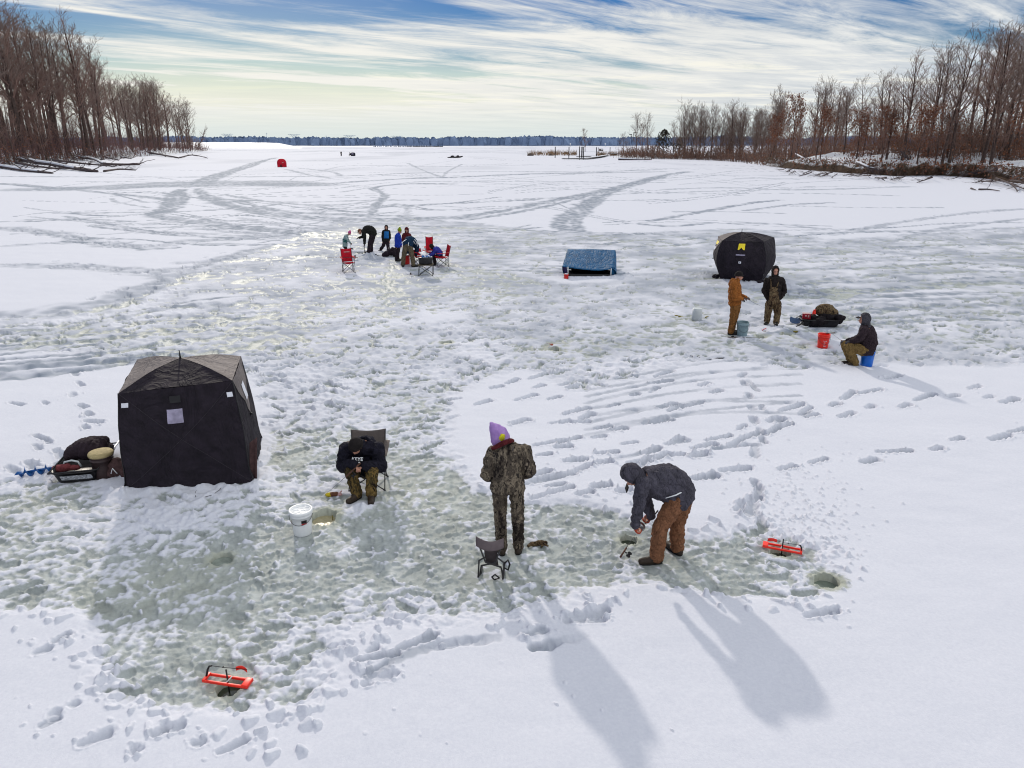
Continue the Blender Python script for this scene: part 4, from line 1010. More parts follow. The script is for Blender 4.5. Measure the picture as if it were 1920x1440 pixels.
rod('long dark rod laid across the arms of the lone red chair', [AT(671, 483, q.y - .1), AT(655, 483, q.y), AT(630, 483, q.y + .05), AT(613, 483, q.y + .1)], q + Vector((0, 0, .65)), .30, .12, (0, -.3, 1), .011, tipr=.006)
# cooler on folding stand
loc = G(799, 516, -.03); st = empty('folding_stand', loc, 'dark folding stand carrying the black cooler', 'folding stand')
for sx_ in (-1, 1):
    for y in (-.2, .22):
        MB().tube([(-.30 * sx_, y, 0), (.28 * sx_, y, .42)], .011, 8).build('leg', M['dark'], st)
    MB().tube([(.28 * sx_, -.2, 0), (.29 * sx_, -.2, .48)], .011, 8).build('upright', M['dark'], st); MB().tube([(.28 * sx_, .22, 0), (.29 * sx_, .22, .48)], .011, 8).build('upright', M['dark'], st)
MB().box((0, 0, .44), (.60, .46, .03), None, .01).build('tray', M['tanpants'], st)
PADS.append((loc.x, loc.y, .4, -.03))
lo = loc + Vector((0, 0, .462)); co = empty('cooler', lo, 'black soft cooler filled with blue and silver cans on the folding stand', 'cooler')
b = MB()
for i in range(2):
    pass
b.loft([(Vector((0, 0, 0)), Vector((1, 0, 0)), .27, .19), (Vector((0, 0, .05)), Vector((1, 0, 0)), .285, .205), (Vector((0, 0, .24)), Vector((1, 0, 0)), .29, .21), (Vector((0, 0, .27)), Vector((1, 0, 0)), .275, .20)], 28)
b.build('cooler_tub', M['black'], co)
random.seed(5)
for i in range(9):
    a = random.uniform(0, 6.28); rr_ = random.uniform(.03, .19)
    ax = Vector((random.uniform(-1, 1), random.uniform(-1, 1), random.uniform(.1, .8))); p = Vector((math.cos(a) * rr_, math.sin(a) * rr_ * .7, .27 + random.uniform(0, .05)))
    cn = MB().lathe([(0, -.06), (.028, -.06), (.033, -.05), (.033, .045), (.026, .06), (0, .058)], 14, (0, 0, 0), ax).build('drink_can', M['can'] if i % 3 else M['vestblue'])
    cn.location = lo + p; tag(cn, 'drink can heaped in the black cooler', 'drink can', 'cans in the black cooler')
loc = G(733, 481, -.03); b = MB()
for x, y, z, r in [(-.22, 0, .12, .14), (-.02, .05, .18, .16), (.12, .05, .3, .14), (.2, 0, .16, .17), (-.34, -.05, .09, .10)]: b.ball((x, y, z), (r, r * .8, r))
bg = blob('gear_bag', b, M['darkpants'], None, .03, 2, .03, 7); bg.location = loc; tag(bg, 'large dark gear bag on the ice before the child in the blue vest', 'bag'); PADS.append((loc.x, loc.y, .4, -.03))
q = MB(); q.tube([(-.2, -.12, .3), (-.05, -.16, .42), (.12, -.12, .36)], .014, 6); q.build('bag_strap', M['black'], bg)
lo = G(768, 517, -.03); rod('short jigging rod dropped on the ice in front of the navy jacket man', [lo + Vector((.12, .05, .06)), lo + Vector((-.02, 0, .03)), lo + Vector((-.12, .0, .06)), lo + Vector((-.2, .02, .16))], lo, .14, .08, (0, -.5, .6), .012)
lo = G(710, 481, -.03); rod('small rod lying on the ice left of the dark gear bag', [lo + Vector((-.2, 0, .04)), lo + Vector((.05, 0, .04)), lo + Vector((.3, .05, .03)), lo + Vector((.5, .05, .03))], lo, .18, .08, (0, -.3, .9), .01, tipr=.005)

# folding tripod stool
loc = G(921, 1080); st = empty('folding_stool', loc, 'folding tripod stool with grey cloth behind the camouflaged man', 'stool', rz=math.radians(-8)); st.scale = (1.05, 1.05, 1.16)
W2 = .13
for sx_ in (-1, 1):
    MB().tube([(sx_ * .15, -.05, .0), (sx_ * .15, .02, .17), (-sx_ * .02, .06, .26), (-sx_ * .13, .08, .40)], .011, 8).build('leg', M['dark'], st)
    MB().tube([(sx_ * .14, .02, .0), (sx_ * .12, .0, .12), (-sx_ * .06, -.05, .20), (-sx_ * .14, -.06, .43)], .011, 8).build('leg', M['dark'], st)
MB().tube([(-.15, -.05, .012), (-.13, .03, .012), (-.14, .16, .012)], .011, 8).build('foot_bar', M['dark'], st)
MB().tube([(.15, -.05, .012), (.15, .03, .012), (.13, .18, .012)], .011, 8).build('foot_bar', M['dark'], st)
MB().grid(lambda a, c: Vector((lerp(-.165, .165, a), -.07 - .05 * math.sin(PI * a), lerp(.40, .515, c) - .025 * math.sin(PI * a))), 14, 5).build('back_strip', M['stoolgrey'], st, solid=.008)
MB().grid(lambda a, c: Vector((lerp(-.075, .085, a) * (1 - .12 * c), -.05 + .14 * c - .03 * math.sin(PI * c), lerp(.39, .09, c))), 10, 10).build('sling_seat', cloth('dark_sling', (.062, .05, .052)), st, solid=.008)
b = MB(); b.tube([(.16, .02, .16), (.20, .03, .2), (.22, .04, .14), (.2, .04, .07), (.15, .03, .10), (.16, .02, .17)], .012, 8); b.tube([(.02, -.07, .03), (.06, -.08, .07), (.11, -.06, .02), (.05, -.07, .0), (.02, -.07, .03)], .010, 8); b.build('strap', M['black'], st)
PADS.append((loc.x, loc.y, .3, -.05))
# gloves on the ice
loc = G(1010, 1023, -.045); b = MB(); b.capsule((-.10, 0, .02), (.0, .01, .03), .028, .036); b.capsule((.0, .0, .04), (.10, .02, .035), .04, .026); b.capsule((.05, 0, .04), (.12, -.04, .02), .018, .012); b.capsule((.08, 0, .03), (.03, -.06, .015), .015, .011); b.capsule((-.1, 0, .02), (-.14, -.02, .01), .024, .02)
g_ = blob('camouflage_glove', b, M['camo3'], None, .008, 1, .008, 22); g_.location = loc; tag(g_, 'crumpled camouflage glove on the ice right of the camouflaged man', 'glove')
loc = G(626, 931, -.045); b = MB(); b.capsule((-.10, -.01, .03), (.02, .0, .035), .034, .036)
g_ = empty('lure_pouch', loc, 'yellow and brown pouch with a pale pink end on the slush by the seated man', 'pouch')
blob('yellow_end', MB().capsule((-.10, -.01, .035), (-.05, .0, .035), .030, .036), M['yellowthing'], g_, .008, 1, .006, 25)
blob('brown_middle', MB().capsule((-.03, 0, .04), (.05, .01, .038), .037, .032), M['brownthing'], g_, .008, 1, .006, 25)
blob('pink_end', MB().capsule((.07, .01, .035), (.11, .0, .035), .028, .022).capsule((.09, .02, .05), (.12, .03, .08), .012, .010), M['pinkgrey'], g_, .008, 1, .006, 25)
# holes with water
WATER = mat('dark_hole_water', (.035, .045, .028), .08, .4, 4, spec=.6); YELLOW = mat('yellow_slush', (.34, .30, .18), .3, .25, 14, .4, 40)
def hole(label, p, R, m, zw=-.14):
    p = Vector(p); HOLES.append((p.x, p.y, R)) if not any(abs(h[0] - p.x) < .01 and abs(h[1] - p.y) < .01 for h in HOLES) else None
    o = MB().lathe([(0, 0), (R * .5, .002), (R * 1.12, 0)], 28).build('ice_hole', m); o.location = (p.x, p.y, zw); tag(o, label, 'ice hole')
    return o
hole('drilled hole with dark green water below the bending man', HOLE2, .105, WATER, -.13)
yh = G(608, 970); hole('wide hole brimming with yellow slush beside the white lidded bucket', yh, .155, YELLOW, -.115)
MOUNDS.append((G(600, 952).x, G(600, 952).y, .2, .05)); MOUNDS.append((G(640, 965).x, G(640, 965).y, .2, .04))
tw = MB().tube([G(624, 975, -.09), AT(623, 966, G(624, 975).y)], [.008, .005], 6).build('jig_stick', M['fish']); tag(tw, 'short green stick upright in the yellow slush hole', 'stick')
# tip-ups
def tipup(label, loc, rz, hl):
    r = empty('tip_up', loc, label, 'tip-up', 'red tip-ups set over holes', rz)
    for y in (-.05, .05): MB().box((0, y, .025), (.50, .022, .026), None, .004).build('side_rail', M['orange'], r)
    MB().box((-.235, 0, .03), (.03, .12, .03), None, .004).build('end_block', M['orange'], r)
    MB().box((.215, 0, .032), (.07, .12, .036), None, .006).build('end_block', M['orange'], r)
    MB().tube([(0, 0, -.2), (0, 0, .16)], .008, 8).build('spindle', M['black'], r)
    MB().tube([(0, -.055, .03), (.02, .055, .035)], .007, 6).build('cross_pin', M['greywhite'], r)
    MB().tube([(-.235, .0, .04), (-.232, .03, .10), (-.215, .04, .135), (-.19, .045, .14)], [.011, .011, .010, .008], 8).build('spring_holder', M['black'], r)
    MB().tube([(-.19, .045, .14), (-.05, .05, .137), (.08, .05, .145), (.20, .05, .15)], .0032, 6).build('flag_wire', M['black'], r)
    MB().box((-.065, .05, .14), (.012, .012, .012)).build('wire_bead', M['black'], r)
    MB().grid(lambda a, c: Vector((.075 + .12 * a, .05 + .012 * math.sin(3 * a), .16 - .045 * c + .018 * math.sin(PI * a) - .006 * (a - .5))), 8, 3).build('flag', M['orange'], r, solid=.003)
    h = Vector(loc); HOLES.append((h.x + hl[0], h.y + hl[1], .115))
    o = MB().lathe([(0, 0), (.06, .001), (.135, 0)], 24).build('ice_hole', WATER); o.location = (h.x + hl[0], h.y + hl[1], -.15)
    return r, o
t1, h1 = tipup('red tip-up in the near left slush, its small flag bent over', G(428, 1283, -.05), math.radians(-11), (.02, -.03)); tag(h1, 'dark hole under the near left red tip-up', 'ice hole')
t2, h2 = tipup('red tip-up at the right tip of the trodden slush', G(1466, 1033, -.05), math.radians(180 - 22), (-.02, -.02)); tag(h2, 'dark hole under the red tip-up on the right', 'ice hole')
for t in (t1, t2): t.location.z = -.03

# gear round the right-hand anglers
loc = G(1535, 610, -.04); sl = empty('gear_sled', loc, 'black sled heaped with gear behind the orange red bucket', 'sled', rz=math.radians(-6)); sled(sl, .95, .5, .2, M['black']); PADS.append((loc.x, loc.y, .5, -.04))
lo = loc + Vector((.1, .05, .12)); b = MB(); random.seed(8)
for k in range(20): b.ball((random.uniform(-.42, .5), random.uniform(-.30, .16), random.uniform(-.02, .2)), (random.uniform(.1, .18), .12, random.uniform(.07, .13)))
o = blob('black_coat', b, M['blackpants'], None, .018, 1, .025, 9); o.location = lo; tag(o, 'black coat and straps piled over the heaped sled', 'coat')
lo = loc + Vector((.2, .16, .28)); b = MB(); b.ball((0, 0, .14), (.30, .2, .2)); b.ball((.2, .02, .04), (.22, .17, .17)); b.capsule((.2, 0, .0), (.42, -.02, -.12), .09, .05); b.ball((-.14, 0, .08), (.12, .12, .1)); b.capsule((.38, -.02, -.08), (.47, -.02, -.04), .03, .012)
o = blob('camouflage_backpack', b, M['camo3'], None, .016, 2, .018, 10); o.location = lo; tag(o, 'brown camouflage backpack on top of the heaped sled', 'backpack')
lo = loc + Vector((-.40, .0, .20)); o = empty('red_box', lo, 'small red box with a pale rim at the left end of the heaped sled', 'box', rz=math.radians(-14))
MB().box((0, 0, .08), (.22, .14, .16), None, .01).build('box_body', cloth('crimson_box', (.30, .015, .03)), o); MB().box((0, 0, .165), (.232, .15, .014), None, .004).build('box_rim', M['pinkgrey'], o)
MB().box((-.03, -.0735, .10), (.05, .004, .05)).build('box_print', M['pinkgrey'], o); MB().box((.045, -.0735, .09), (.04, .004, .07)).build('box_print', M['pinkgrey'], o)
lo = loc + Vector((-.16, .06, .30)); o = empty('orange_flask', lo, 'bright orange flask beside the camouflage backpack', 'flask'); MB().lathe([(0, 0), (.045, 0), (.05, .02), (.05, .10), (.03, .125), (.03, .14)], 16).build('flask_body', M['orange'], o); MB().lathe([(.034, .135), (.034, .165), (0, .168)], 14).build('flask_cap', M['redplastic'], o)
lo = G(1491, 607, -.03); o = empty('snow_shovel', lo, 'dark blue scoop shovel blade at the left of the heaped sled', 'shovel', rz=math.radians(-20))
MB().grid(lambda a, c: Vector(((a - .5) * .34 * (.55 + .45 * math.sin(PI * (.25 + .5 * c))), .08 - .2 * c, .03 + .12 * (1 - c) + .05 * (2 * a - 1) ** 2)), 10, 8).build('scoop_blade', mat('navy_plastic', (.012, .05, .14), .45, .2), o, solid=.008)
MB().tube([(0, .08, .15), (.12, .3, .2), (.25, .5, .22)], .013, 8).build('shaft', M['dark'], o)
lo = G(1504, 612, -.03); o = MB()
o.tube([lo + Vector(p) for p in ((-.12, 0, .03), (0, -.1, .02), (.1, -.12, .02), (.2, -.02, .02), (.1, .06, .08), (-.02, .08, .12), (-.06, 0, .04), (.05, -.08, .02))], .011, 6)
tag(o.build('pale_rope', M['white']), 'pale rope in loops between the shovel and the sled', 'rope')
lo = G(1501, 613, -.03); o = MB(); o.tube([lo + Vector(p) for p in ((-.14, -.02, .02), (-.04, .0, .06), (.06, .06, .12), (.1, .1, .16))], [.014, .022, .016, .012], 8); tag(o.build('rod_grip', M['black']), 'black rod grip lying on the pale rope', 'rod grip')
lo = G(1376, 634); rod('black rod lying flat in front of the blue grey bucket', [lo + Vector((-.18, 0, .03)), lo + Vector((.05, -.01, .03)), lo + Vector((.35, -.02, .02)), lo + Vector((.62, -.03, .02))], lo, .24, .12, (0, -.8, .5), .01, tipr=.004)
lo = G(1432, 621); o = MB(); o.grid(lambda a, c: lo + Vector((-.06 + .13 * a, .03 * c, .02 + .09 * a - .03 * c + .01 * math.sin(5 * a))), 5, 3); tag(o.build('red_flag', M['orange'], solid=.006), 'small scrap of red plastic on the ice before the camouflage bibs', 'flag')
def perch(label, u, v, ang, L=.2):
    p = G(u, v, -.04); o = empty('perch', p, label, 'fish', 'perch lying on the ice', ang)
    MB().loft([(Vector((-L * .5, 0, .012)), Vector((0, 1, 0)), .004, .004), (Vector((-L * .4, 0, .015)), Vector((0, 1, 0)), .016, .02), (Vector((-L * .1, 0, .018)), Vector((0, 1, 0)), .02, .032), (Vector((L * .25, 0, .015)), Vector((0, 1, 0)), .012, .02), (Vector((L * .4, 0, .013)), Vector((0, 1, 0)), .006, .009)], 12).build('fish_body', M['fish'], o)
    MB().add([(L * .38, 0, .013), (L * .55, .03, .014), (L * .5, 0, .012), (L * .55, -.03, .014)], [(0, 1, 2), (0, 2, 3)]).build('tail_fin', M['yellowthing'], o, solid=.004)
    MB().add([(-L * .2, .02, .02), (0, .05, .02), (L * .2, .022, .016)], [(0, 1, 2)]).build('dorsal_fin', M['fish'], o, solid=.004)
perch('perch on the ice left of the upturned white bucket', 1270, 593.5, math.radians(-35), .34)
perch('perch on the ice right of the upturned white bucket', 1328, 595, math.radians(28), .28)
perch('small brown fish lying just left of the orange red bucket', 1491, 623, math.radians(170), .3)
lo = G(1328, 672, -.04); o = MB()
o.tube([G(u, v, -.02) for u, v in [(1294, 667), (1302, 669), (1309, 670), (1316, 673)]], [.008, .022, .018, .006], 6); o.tube([G(u, v, -.02) for u, v in [(1316, 673), (1325, 674), (1334, 674), (1345, 672), (1360, 671)]], [.006, .013, .016, .022, .010], 6); o.tube([G(1305, 669, -.02), G(1312, 666, .02)], [.01, .004], 5)
tag(o.build('dark_branch', M['woodblack']), 'dark broken branch lying on the trodden snow left of the seated man', 'branch')
lo = G(1031, 648, -.04); o = MB(); o.grid(lambda a, c: lo + Vector((-.11 + .2 * a, -.04 + .09 * c, .02 + .05 * math.sin(3 * a + 1) * (1 - c) + .02 * c)), 6, 4); tag(o.build('dead_leaf', mat('red_brown_leaf', (.24, .055, .03), .7, .4, 12), solid=.004), 'single red brown leaf on the slush in the middle of the trodden ice', 'leaf')
for u, v, l in ((1038, 656, 'shallow'), (838, 644, 'small')): hole({'shallow': 'old hole just below the red brown leaf', 'small': 'lone old hole left of the red brown leaf'}[l], G(u, v), .12, WATER, -.12)
hole('old hole right of the red scrap of plastic', G(1427, 631), .11, WATER, -.12); hole('old hole beside the black rod lying flat', G(1476, 628), .11, WATER, -.12); hole('round hole at the right edge of the slush below the right tip-up', G(1550, 1092), .13, mat('grey_green_slush', (.15, .18, .15), .2, .3), -.12)
hole('old hole in front of the orange red bucket', G(1503, 653), .1, WATER, -.12); hole('refrozen hole in the slush right of the white lidded bucket', G(415, 1047), .12, mat('grey_ice_water', (.22, .25, .22), .15, .3), -.11)

# ------------------------------------------------------------------ far out on the ice
p = G(529, 313, 0); rt = empty('popup_shelter', p, 'small red dome shelter far out on the ice at left', 'ice shelter')
for k in range(4):
    a0, a1 = PI / 4 + k * PI / 2 + .25, PI / 4 + (k + 1) * PI / 2 + .25
    c0, c1 = Vector((math.cos(a0) * 1.35, math.sin(a0) * 1.35, 0)), Vector((math.cos(a1) * 1.35, math.sin(a1) * 1.35, 0)); top = Vector((0, 0, 1.75))
    def fd(s_, t, c0=c0, c1=c1):
        q = lerp(c0, c1, s_); k_ = math.cos(t * PI / 2) ** .75
        return Vector((q.x * k_, q.y * k_, 1.75 * math.sin(t * PI / 2) ** .85)) + Vector((q.x, q.y, 0)).normalized() * .16 * math.sin(PI * s_) * math.sin(PI * t)
    MB().grid(fd, 8, 10).build('wall_panel', M['red'], rt)
MB().add([(-.1, -1.18, .02), (.35, -1.18, .02), (.02, -.82, 1.15)], [(0, 1, 2)]).build('door_flap', M['maroon'], rt, solid=.02)
MB().box((.45, -.9, .95), (.35, .02, .22), Matrix.Rotation(-.6, 3, 'X')).build('window', M['pinkgrey'], rt); MB().box((-.6, -1.0, .45), (.25, .02, .2), Matrix.Rotation(-.3, 3, 'X')).build('window', M['pinkgrey'], rt)
p = G(662, 292.5, 0); dk = empty('popup_shelter', p, 'tiny dark shelter on the far ice beside the sitting figure', 'ice shelter')
MB().lathe([(.9, 0), (1.0, .5), (.95, 1.0), (.6, 1.3), (0, 1.35)], 8).build('wall_panel', M['hoodie_dark'], dk, smooth=False); MB().box((0, -.95, .8), (.8, .05, .4)).build('window', M['patch'], dk)
p = G(853, 296, 0); bt = empty('rowing_boat', p, 'dark low boat frozen in the ice, loaded with gear', 'boat')
MB().loft([(Vector((-2.6, 0, .12)), Vector((0, 1, 0)), .5, .14), (Vector((-1.2, 0, .22)), Vector((0, 1, 0)), .75, .24), (Vector((.8, 0, .24)), Vector((0, 1, 0)), .75, .26), (Vector((2.0, 0, .34)), Vector((0, 1, 0)), .45, .26), (Vector((2.8, 0, .55)), Vector((0, 1, 0)), .1, .12)], 14).build('hull', M['woodblack'], bt)
b = MB(); random.seed(4)
for k in range(6): b.ball((random.uniform(-1.4, 1.2), random.uniform(-.2, .2), .5), (.5, .4, random.uniform(.2, .42)))
blob('gear_pile', b, M['woodblack'], bt, .06, 1, .05, 4)
b = MB(); b.ball((-.3, 0, .9), (.9, .3, .05)); b.build('snow_patch', M['snowcap'], bt)
# ------------------------------------------------------------------ banks, trees and the far shore
HOR = math.radians(1)
M['bark'] = mat('grey_brown_bark', (.085, .058, .050), .95, .45, 4, .6, 12)
M['twig'] = mat('bare_twigs', (.205, .128, .105), .95, .35, .4)
M['twig2'] = mat('bare_grey_twigs', (.185, .132, .112), .95, .35, .4)
M['leaf'] = mat('rust_dead_leaves', (.30, .125, .065), .9, .5, .6, col2=(.15, .062, .04))
M['needle'] = mat('dark_evergreen_needles', (.045, .038, .028), .9, .6, 1)
M['reed'] = mat('dry_reeds', (.22, .135, .075), .9, .4, 1.5)
M['brush'] = mat('purple_brown_brush', (.21, .125, .115), .95, .45, .25, col2=(.12, .075, .075))
M['rust_brush'] = mat('rust_brown_brush', (.22, .135, .10), .95, .5, .3, col2=(.11, .075, .066))

def tube_fast(V, F, pts, rads, n):
    b = len(V); k = len(pts); a = None
    for i in range(k):
        t = (pts[min(i + 1, k - 1)] - pts[max(i - 1, 0)])
        if a is None: a, c = frame(t)
        else:
            t = t.normalized(); a = (a - t * a.dot(t)); a = a.normalized() if a.length > 1e-6 else frame(t)[0]; c = t.cross(a)
        for j in range(n):
            q = 2 * PI * j / n; V.append(pts[i] + (a * math.cos(q) + c * math.sin(q)) * rads[i])
    for i in range(k - 1):
        for j in range(n): F.append((b + i * n + j, b + i * n + (j + 1) % n, b + (i + 1) * n + (j + 1) % n, b + (i + 1) * n + j))

def mesh_of(name, V, F, m, smooth=True):
    me = bpy.data.meshes.new(name); me.from_pydata(V, [], F); me.materials.append(m)
    if smooth: me.polygons.foreach_set('use_smooth', [True] * len(F))
    me.update(); return me

def branch(V, F, rnd, p, d, L, r, seg, n, wob, up, rend=.35):
    pts, rr = [p], [r]
    for i in range(seg):
        d = (d + Vector((rnd.gauss(0, wob), rnd.gauss(0, wob), rnd.gauss(0, wob) + up))).normalized()
        p = p + d * (L / seg); pts.append(p); rr.append(r * (1 - (1 - rend) * (i + 1) / seg))
    tube_fast(V, F, pts, rr, n)
    return pts, rr

def gen_tree(seed, H=20.0, style='forest', leaf=0.0, twig='twig'):
    rnd = random.Random(seed)
    tV, tF, cV, cF, lV, lF = [], [], [], [], [], []
    r0 = H * rnd.uniform(.010, .0145)
    lean = Vector((rnd.gauss(0, .03), rnd.gauss(0, .03), 1))
    first = {'forest': .32, 'open': .16, 'sapling': .12}[style]
    pts, rr = branch(tV, tF, rnd, Vector((0, 0, -.4)), lean, H * .93, r0, 14, 8, .026, .03, .16)
    nb = {'forest': 20, 'open': 24, 'sapling': 16}[style]
    def at(P, R, t):
        x = t * (len(P) - 1); i = min(int(x), len(P) - 2); f = x - i
        return P[i].lerp(P[i + 1], f), R[i] * (1 - f) + R[i + 1] * f, (P[i + 1] - P[i]).normalized()
    def leaves(p, k, s):
        for _ in range(k):
            c = p + Vector((rnd.gauss(0, s), rnd.gauss(0, s), rnd.gauss(0, s))); a = Vector((rnd.gauss(0, 1), rnd.gauss(0, 1), rnd.gauss(0, 1))).normalized(); e, g_ = frame(a); w = rnd.uniform(.10, .2)
            b = len(lV); lV.extend([c - e * w, c + g_ * w * .6, c + e * w, c - g_ * w * .6]); lF.append((b, b + 1, b + 2, b + 3))
    az = rnd.uniform(0, 6.28)
    for i in range(nb):
        t = first + (1 - first) * ((i + rnd.random()) / nb) ** .85 * .97
        p, r, d = at(pts, rr, t); az += 2.4 + rnd.gauss(0, .4)
        el = math.radians(rnd.uniform(28, 58) + 12 * t)
        dd = Vector((math.cos(az) * math.cos(el), math.sin(az) * math.cos(el), math.sin(el)))
        L1 = H * (.34 - .20 * t) * rnd.uniform(.7, 1.25) * (1.0 if style != 'open' else 1.15)
        P1_, R1 = branch(cV, cF, rnd, p, dd, L1, min(r * .62, H * .0055), 6, 5, .10, .07, .25)
        for k in range(6):
            t2 = .25 + .75 * (k + rnd.random()) / 6; p2, r2_, d2 = at(P1_, R1, min(t2, .99))
            sd_ = Vector((rnd.gauss(0, 1), rnd.gauss(0, 1), rnd.gauss(.35, .7))).normalized(); dd2 = (d2 * .9 + sd_ * .85).normalized(); L2 = L1 * rnd.uniform(.32, .6) * (1.1 - .5 * t2)
            P2_, R2 = branch(cV, cF, rnd, p2, dd2, L2, max(r2_ * .6, .022), 4, 4, .14, .07, .4)
            if leaf and rnd.random() < leaf: leaves(P2_[-1], 5, .35); leaves(P2_[2], 4, .35)
            for m_ in range(4):
                t3 = .25 + .75 * (m_ + rnd.random()) / 4; p3, r3, d3 = at(P2_, R2, min(t3, .99))
                dd3 = (d3 + Vector((rnd.gauss(0, .6), rnd.gauss(0, .6), rnd.gauss(.25, .5)))).normalized(); L3 = max(L2 * rnd.uniform(.3, .6), .5)
                P3_, R3 = branch(cV, cF, rnd, p3, dd3, L3, .019, 2, 3, .16, .08, .6)
                if leaf and rnd.random() < leaf * .5: leaves(P3_[-1], 3, .25)
                for q in range(2):
                    if rnd.random() < .35: continue
                    d4 = (dd3 + Vector((rnd.gauss(0, .6), rnd.gauss(0, .6), rnd.gauss(.3, .4)))).normalized()
                    branch(cV, cF, rnd, P3_[1 + q], d4, L3 * rnd.uniform(.5, .9), .011, 1, 3, .1, .1, .6)
    return mesh_of('trunk', tV, tF, M['bark']), mesh_of('crown', cV, cF, M[twig]), (mesh_of('dead_leaves', lV, lF, M['leaf'], False) if lF else None)

PROTO = {}
def proto(key, *a, **k): PROTO[key] = gen_tree(*a, **k)
for i in range(5): proto(('forest', i), 100 + i, 22.0, 'forest', 0.0, 'twig' if i % 2 else 'twig2')
for i in range(3): proto(('open', i), 200 + i, 16.0, 'open', 0.0, 'twig2')
for i in range(3): proto(('sapling', i), 300 + i, 11.0, 'sapling', 0.0, 'twig')
for i in range(3): proto(('rusty', i), 400 + i, 12.0, 'open', .75, 'twig')
BASEH = {'forest': 22.0, 'open': 16.0, 'sapling': 11.0, 'rusty': 12.0}

def plant(kind, i, p, h, label, group=None, rz=None, name='bare_tree', lean=(0, 0), wide=1.0):
    if kind == 'forest': wide *= 1.25
    tr, cr, lf = PROTO[(kind, i)]
    r = empty(name, p, label, 'tree', group, random.uniform(0, 6.28) if rz is None else rz)
    s = h / BASEH[kind] * (1.15 if kind == 'forest' and p[0] < 0 else 1.05); r.scale = (s * wide, s * wide, s); r.rotation_euler = (lean[0], lean[1], r.rotation_euler[2])
    for nm, me in (('trunk', tr), ('crown', cr), ('dead_leaves', lf)):
        if me is None: continue
        o = bpy.data.objects.new(nm, me); COL.objects.link(o); o.parent = r
    return r

# ---- banks: strips of raised snowy ground behind a shoreline
def shoreline(px, z=0.0): return [G(u, v, z) for u, v in px]
def resample(P, step):
    out = [P[0].copy()]
    for a, b in zip(P[:-1], P[1:]):
        n = max(1, int((b - a).length / step))
        for i in range(1, n + 1): out.append(a.lerp(b, i / n))
    return out
PROFILE_R = [(0, -.15), (.25, .35), (.7, 1.0), (1.4, 1.55), (2.4, 1.8), (5, 2.2), (10, 2.9), (20, 3.8), (40, 4.5), (80, 5.0), (150, 5.2)]
PROFILE_L = [(0, -.15), (.8, .25), (2, .7), (4, 1.2), (7, 1.6), (12, 2.1), (22, 2.7), (40, 3.4), (80, 4.4), (150, 5.0)]
def prof_z(prof, d):
    for (a, za), (b, zb) in zip(prof[:-1], prof[1:]):
        if d <= b: return za + (zb - za) * (d - a) / (b - a)
    return prof[-1][1]
def make_bank(name, P, inland, prof, scale_fn, dirt):
    """P: shoreline points; inland: unit vector per point pointing away from the lake."""
    D = []
    for (a, _), (b, _) in zip(prof[:-1], prof[1:]):
        k = max(1, min(6, int((b - a) / 1.2)))
        D += [a + (b - a) * i / k for i in range(k)]
    D.append(prof[-1][0])
    V, F = [], []
    for i, (p, n) in enumerate(zip(P, inland)):
        w = mnoise.noise(Vector((p.x * .06, p.y * .06, 0))) * 2.5 + mnoise.noise(Vector((p.x * .3, p.y * .3, 2))) * .8
        for d in D:
            q = p + n * (d + w * min(1, .4 + d / 3))
            z = prof_z(prof, d) * scale_fn(i / (len(P) - 1))
            z += (mnoise.noise(Vector((q.x * .35, q.y * .35, 5))) * .42 + mnoise.noise(Vector((q.x * 1.1, q.y * 1.1, 9))) * .30) * min(1, d / 1.0)
            V.append(Vector((q.x, q.y, z)))
    m = len(D)
    for i in range(len(P) - 1):
        for j in range(m - 1): F.append((i * m + j, (i + 1) * m + j, (i + 1) * m + j + 1, i * m + j + 1))
    mt, nt, b = new_mat(name + '_ground'); L = nt.links.new
    geo = N(nt, 'ShaderNodeNewGeometry'); sx = N(nt, 'ShaderNodeSeparateXYZ'); L(geo.outputs['Normal'], sx.inputs[0])
    tc = N(nt, 'ShaderNodeTexCoord'); nz = N(nt, 'ShaderNodeTexNoise', Scale=1.2, Detail=7.0, Roughness=.7); L(tc.outputs['Object'], nz.inputs['Vector'])
    ab = N(nt, 'ShaderNodeMath', operation='ABSOLUTE'); L(sx.outputs[2], ab.inputs[0])
    ad = N(nt, 'ShaderNodeMath', operation='MULTIPLY_ADD'); L(nz.outputs['Fac'], ad.inputs[0]); ad.inputs[1].default_value = .55; L(ab.outputs[0], ad.inputs[2])
    mr = N(nt, 'ShaderNodeMapRange', interpolation_type='SMOOTHSTEP'); L(ad.outputs[0], mr.inputs[0]); mr.inputs[1].default_value = dirt[0]; mr.inputs[2].default_value = dirt[1]
    er = ramp(nt, [(.3, (.028, .019, .015)), (.7, (.10, .062, .038))]); L(nz.outputs['Fac'], er.inputs['Fac'])
    mx = N(nt, 'ShaderNodeMix', data_type='RGBA'); L(mr.outputs[0], mx.inputs[0]); L(er.outputs['Color'], mx.inputs[6]); mx.inputs[7].default_value = (.62, .63, .66, 1)
    L(mx.outputs[2], b.inputs['Base Color']); b.inputs['Roughness'].default_value = .9; b.inputs['Specular IOR Level'].default_value = .1
    o = bpy.data.objects.new(name, mesh_of(name, V, F, mt)); COL.objects.link(o)
    return tag(o, kind='structure')

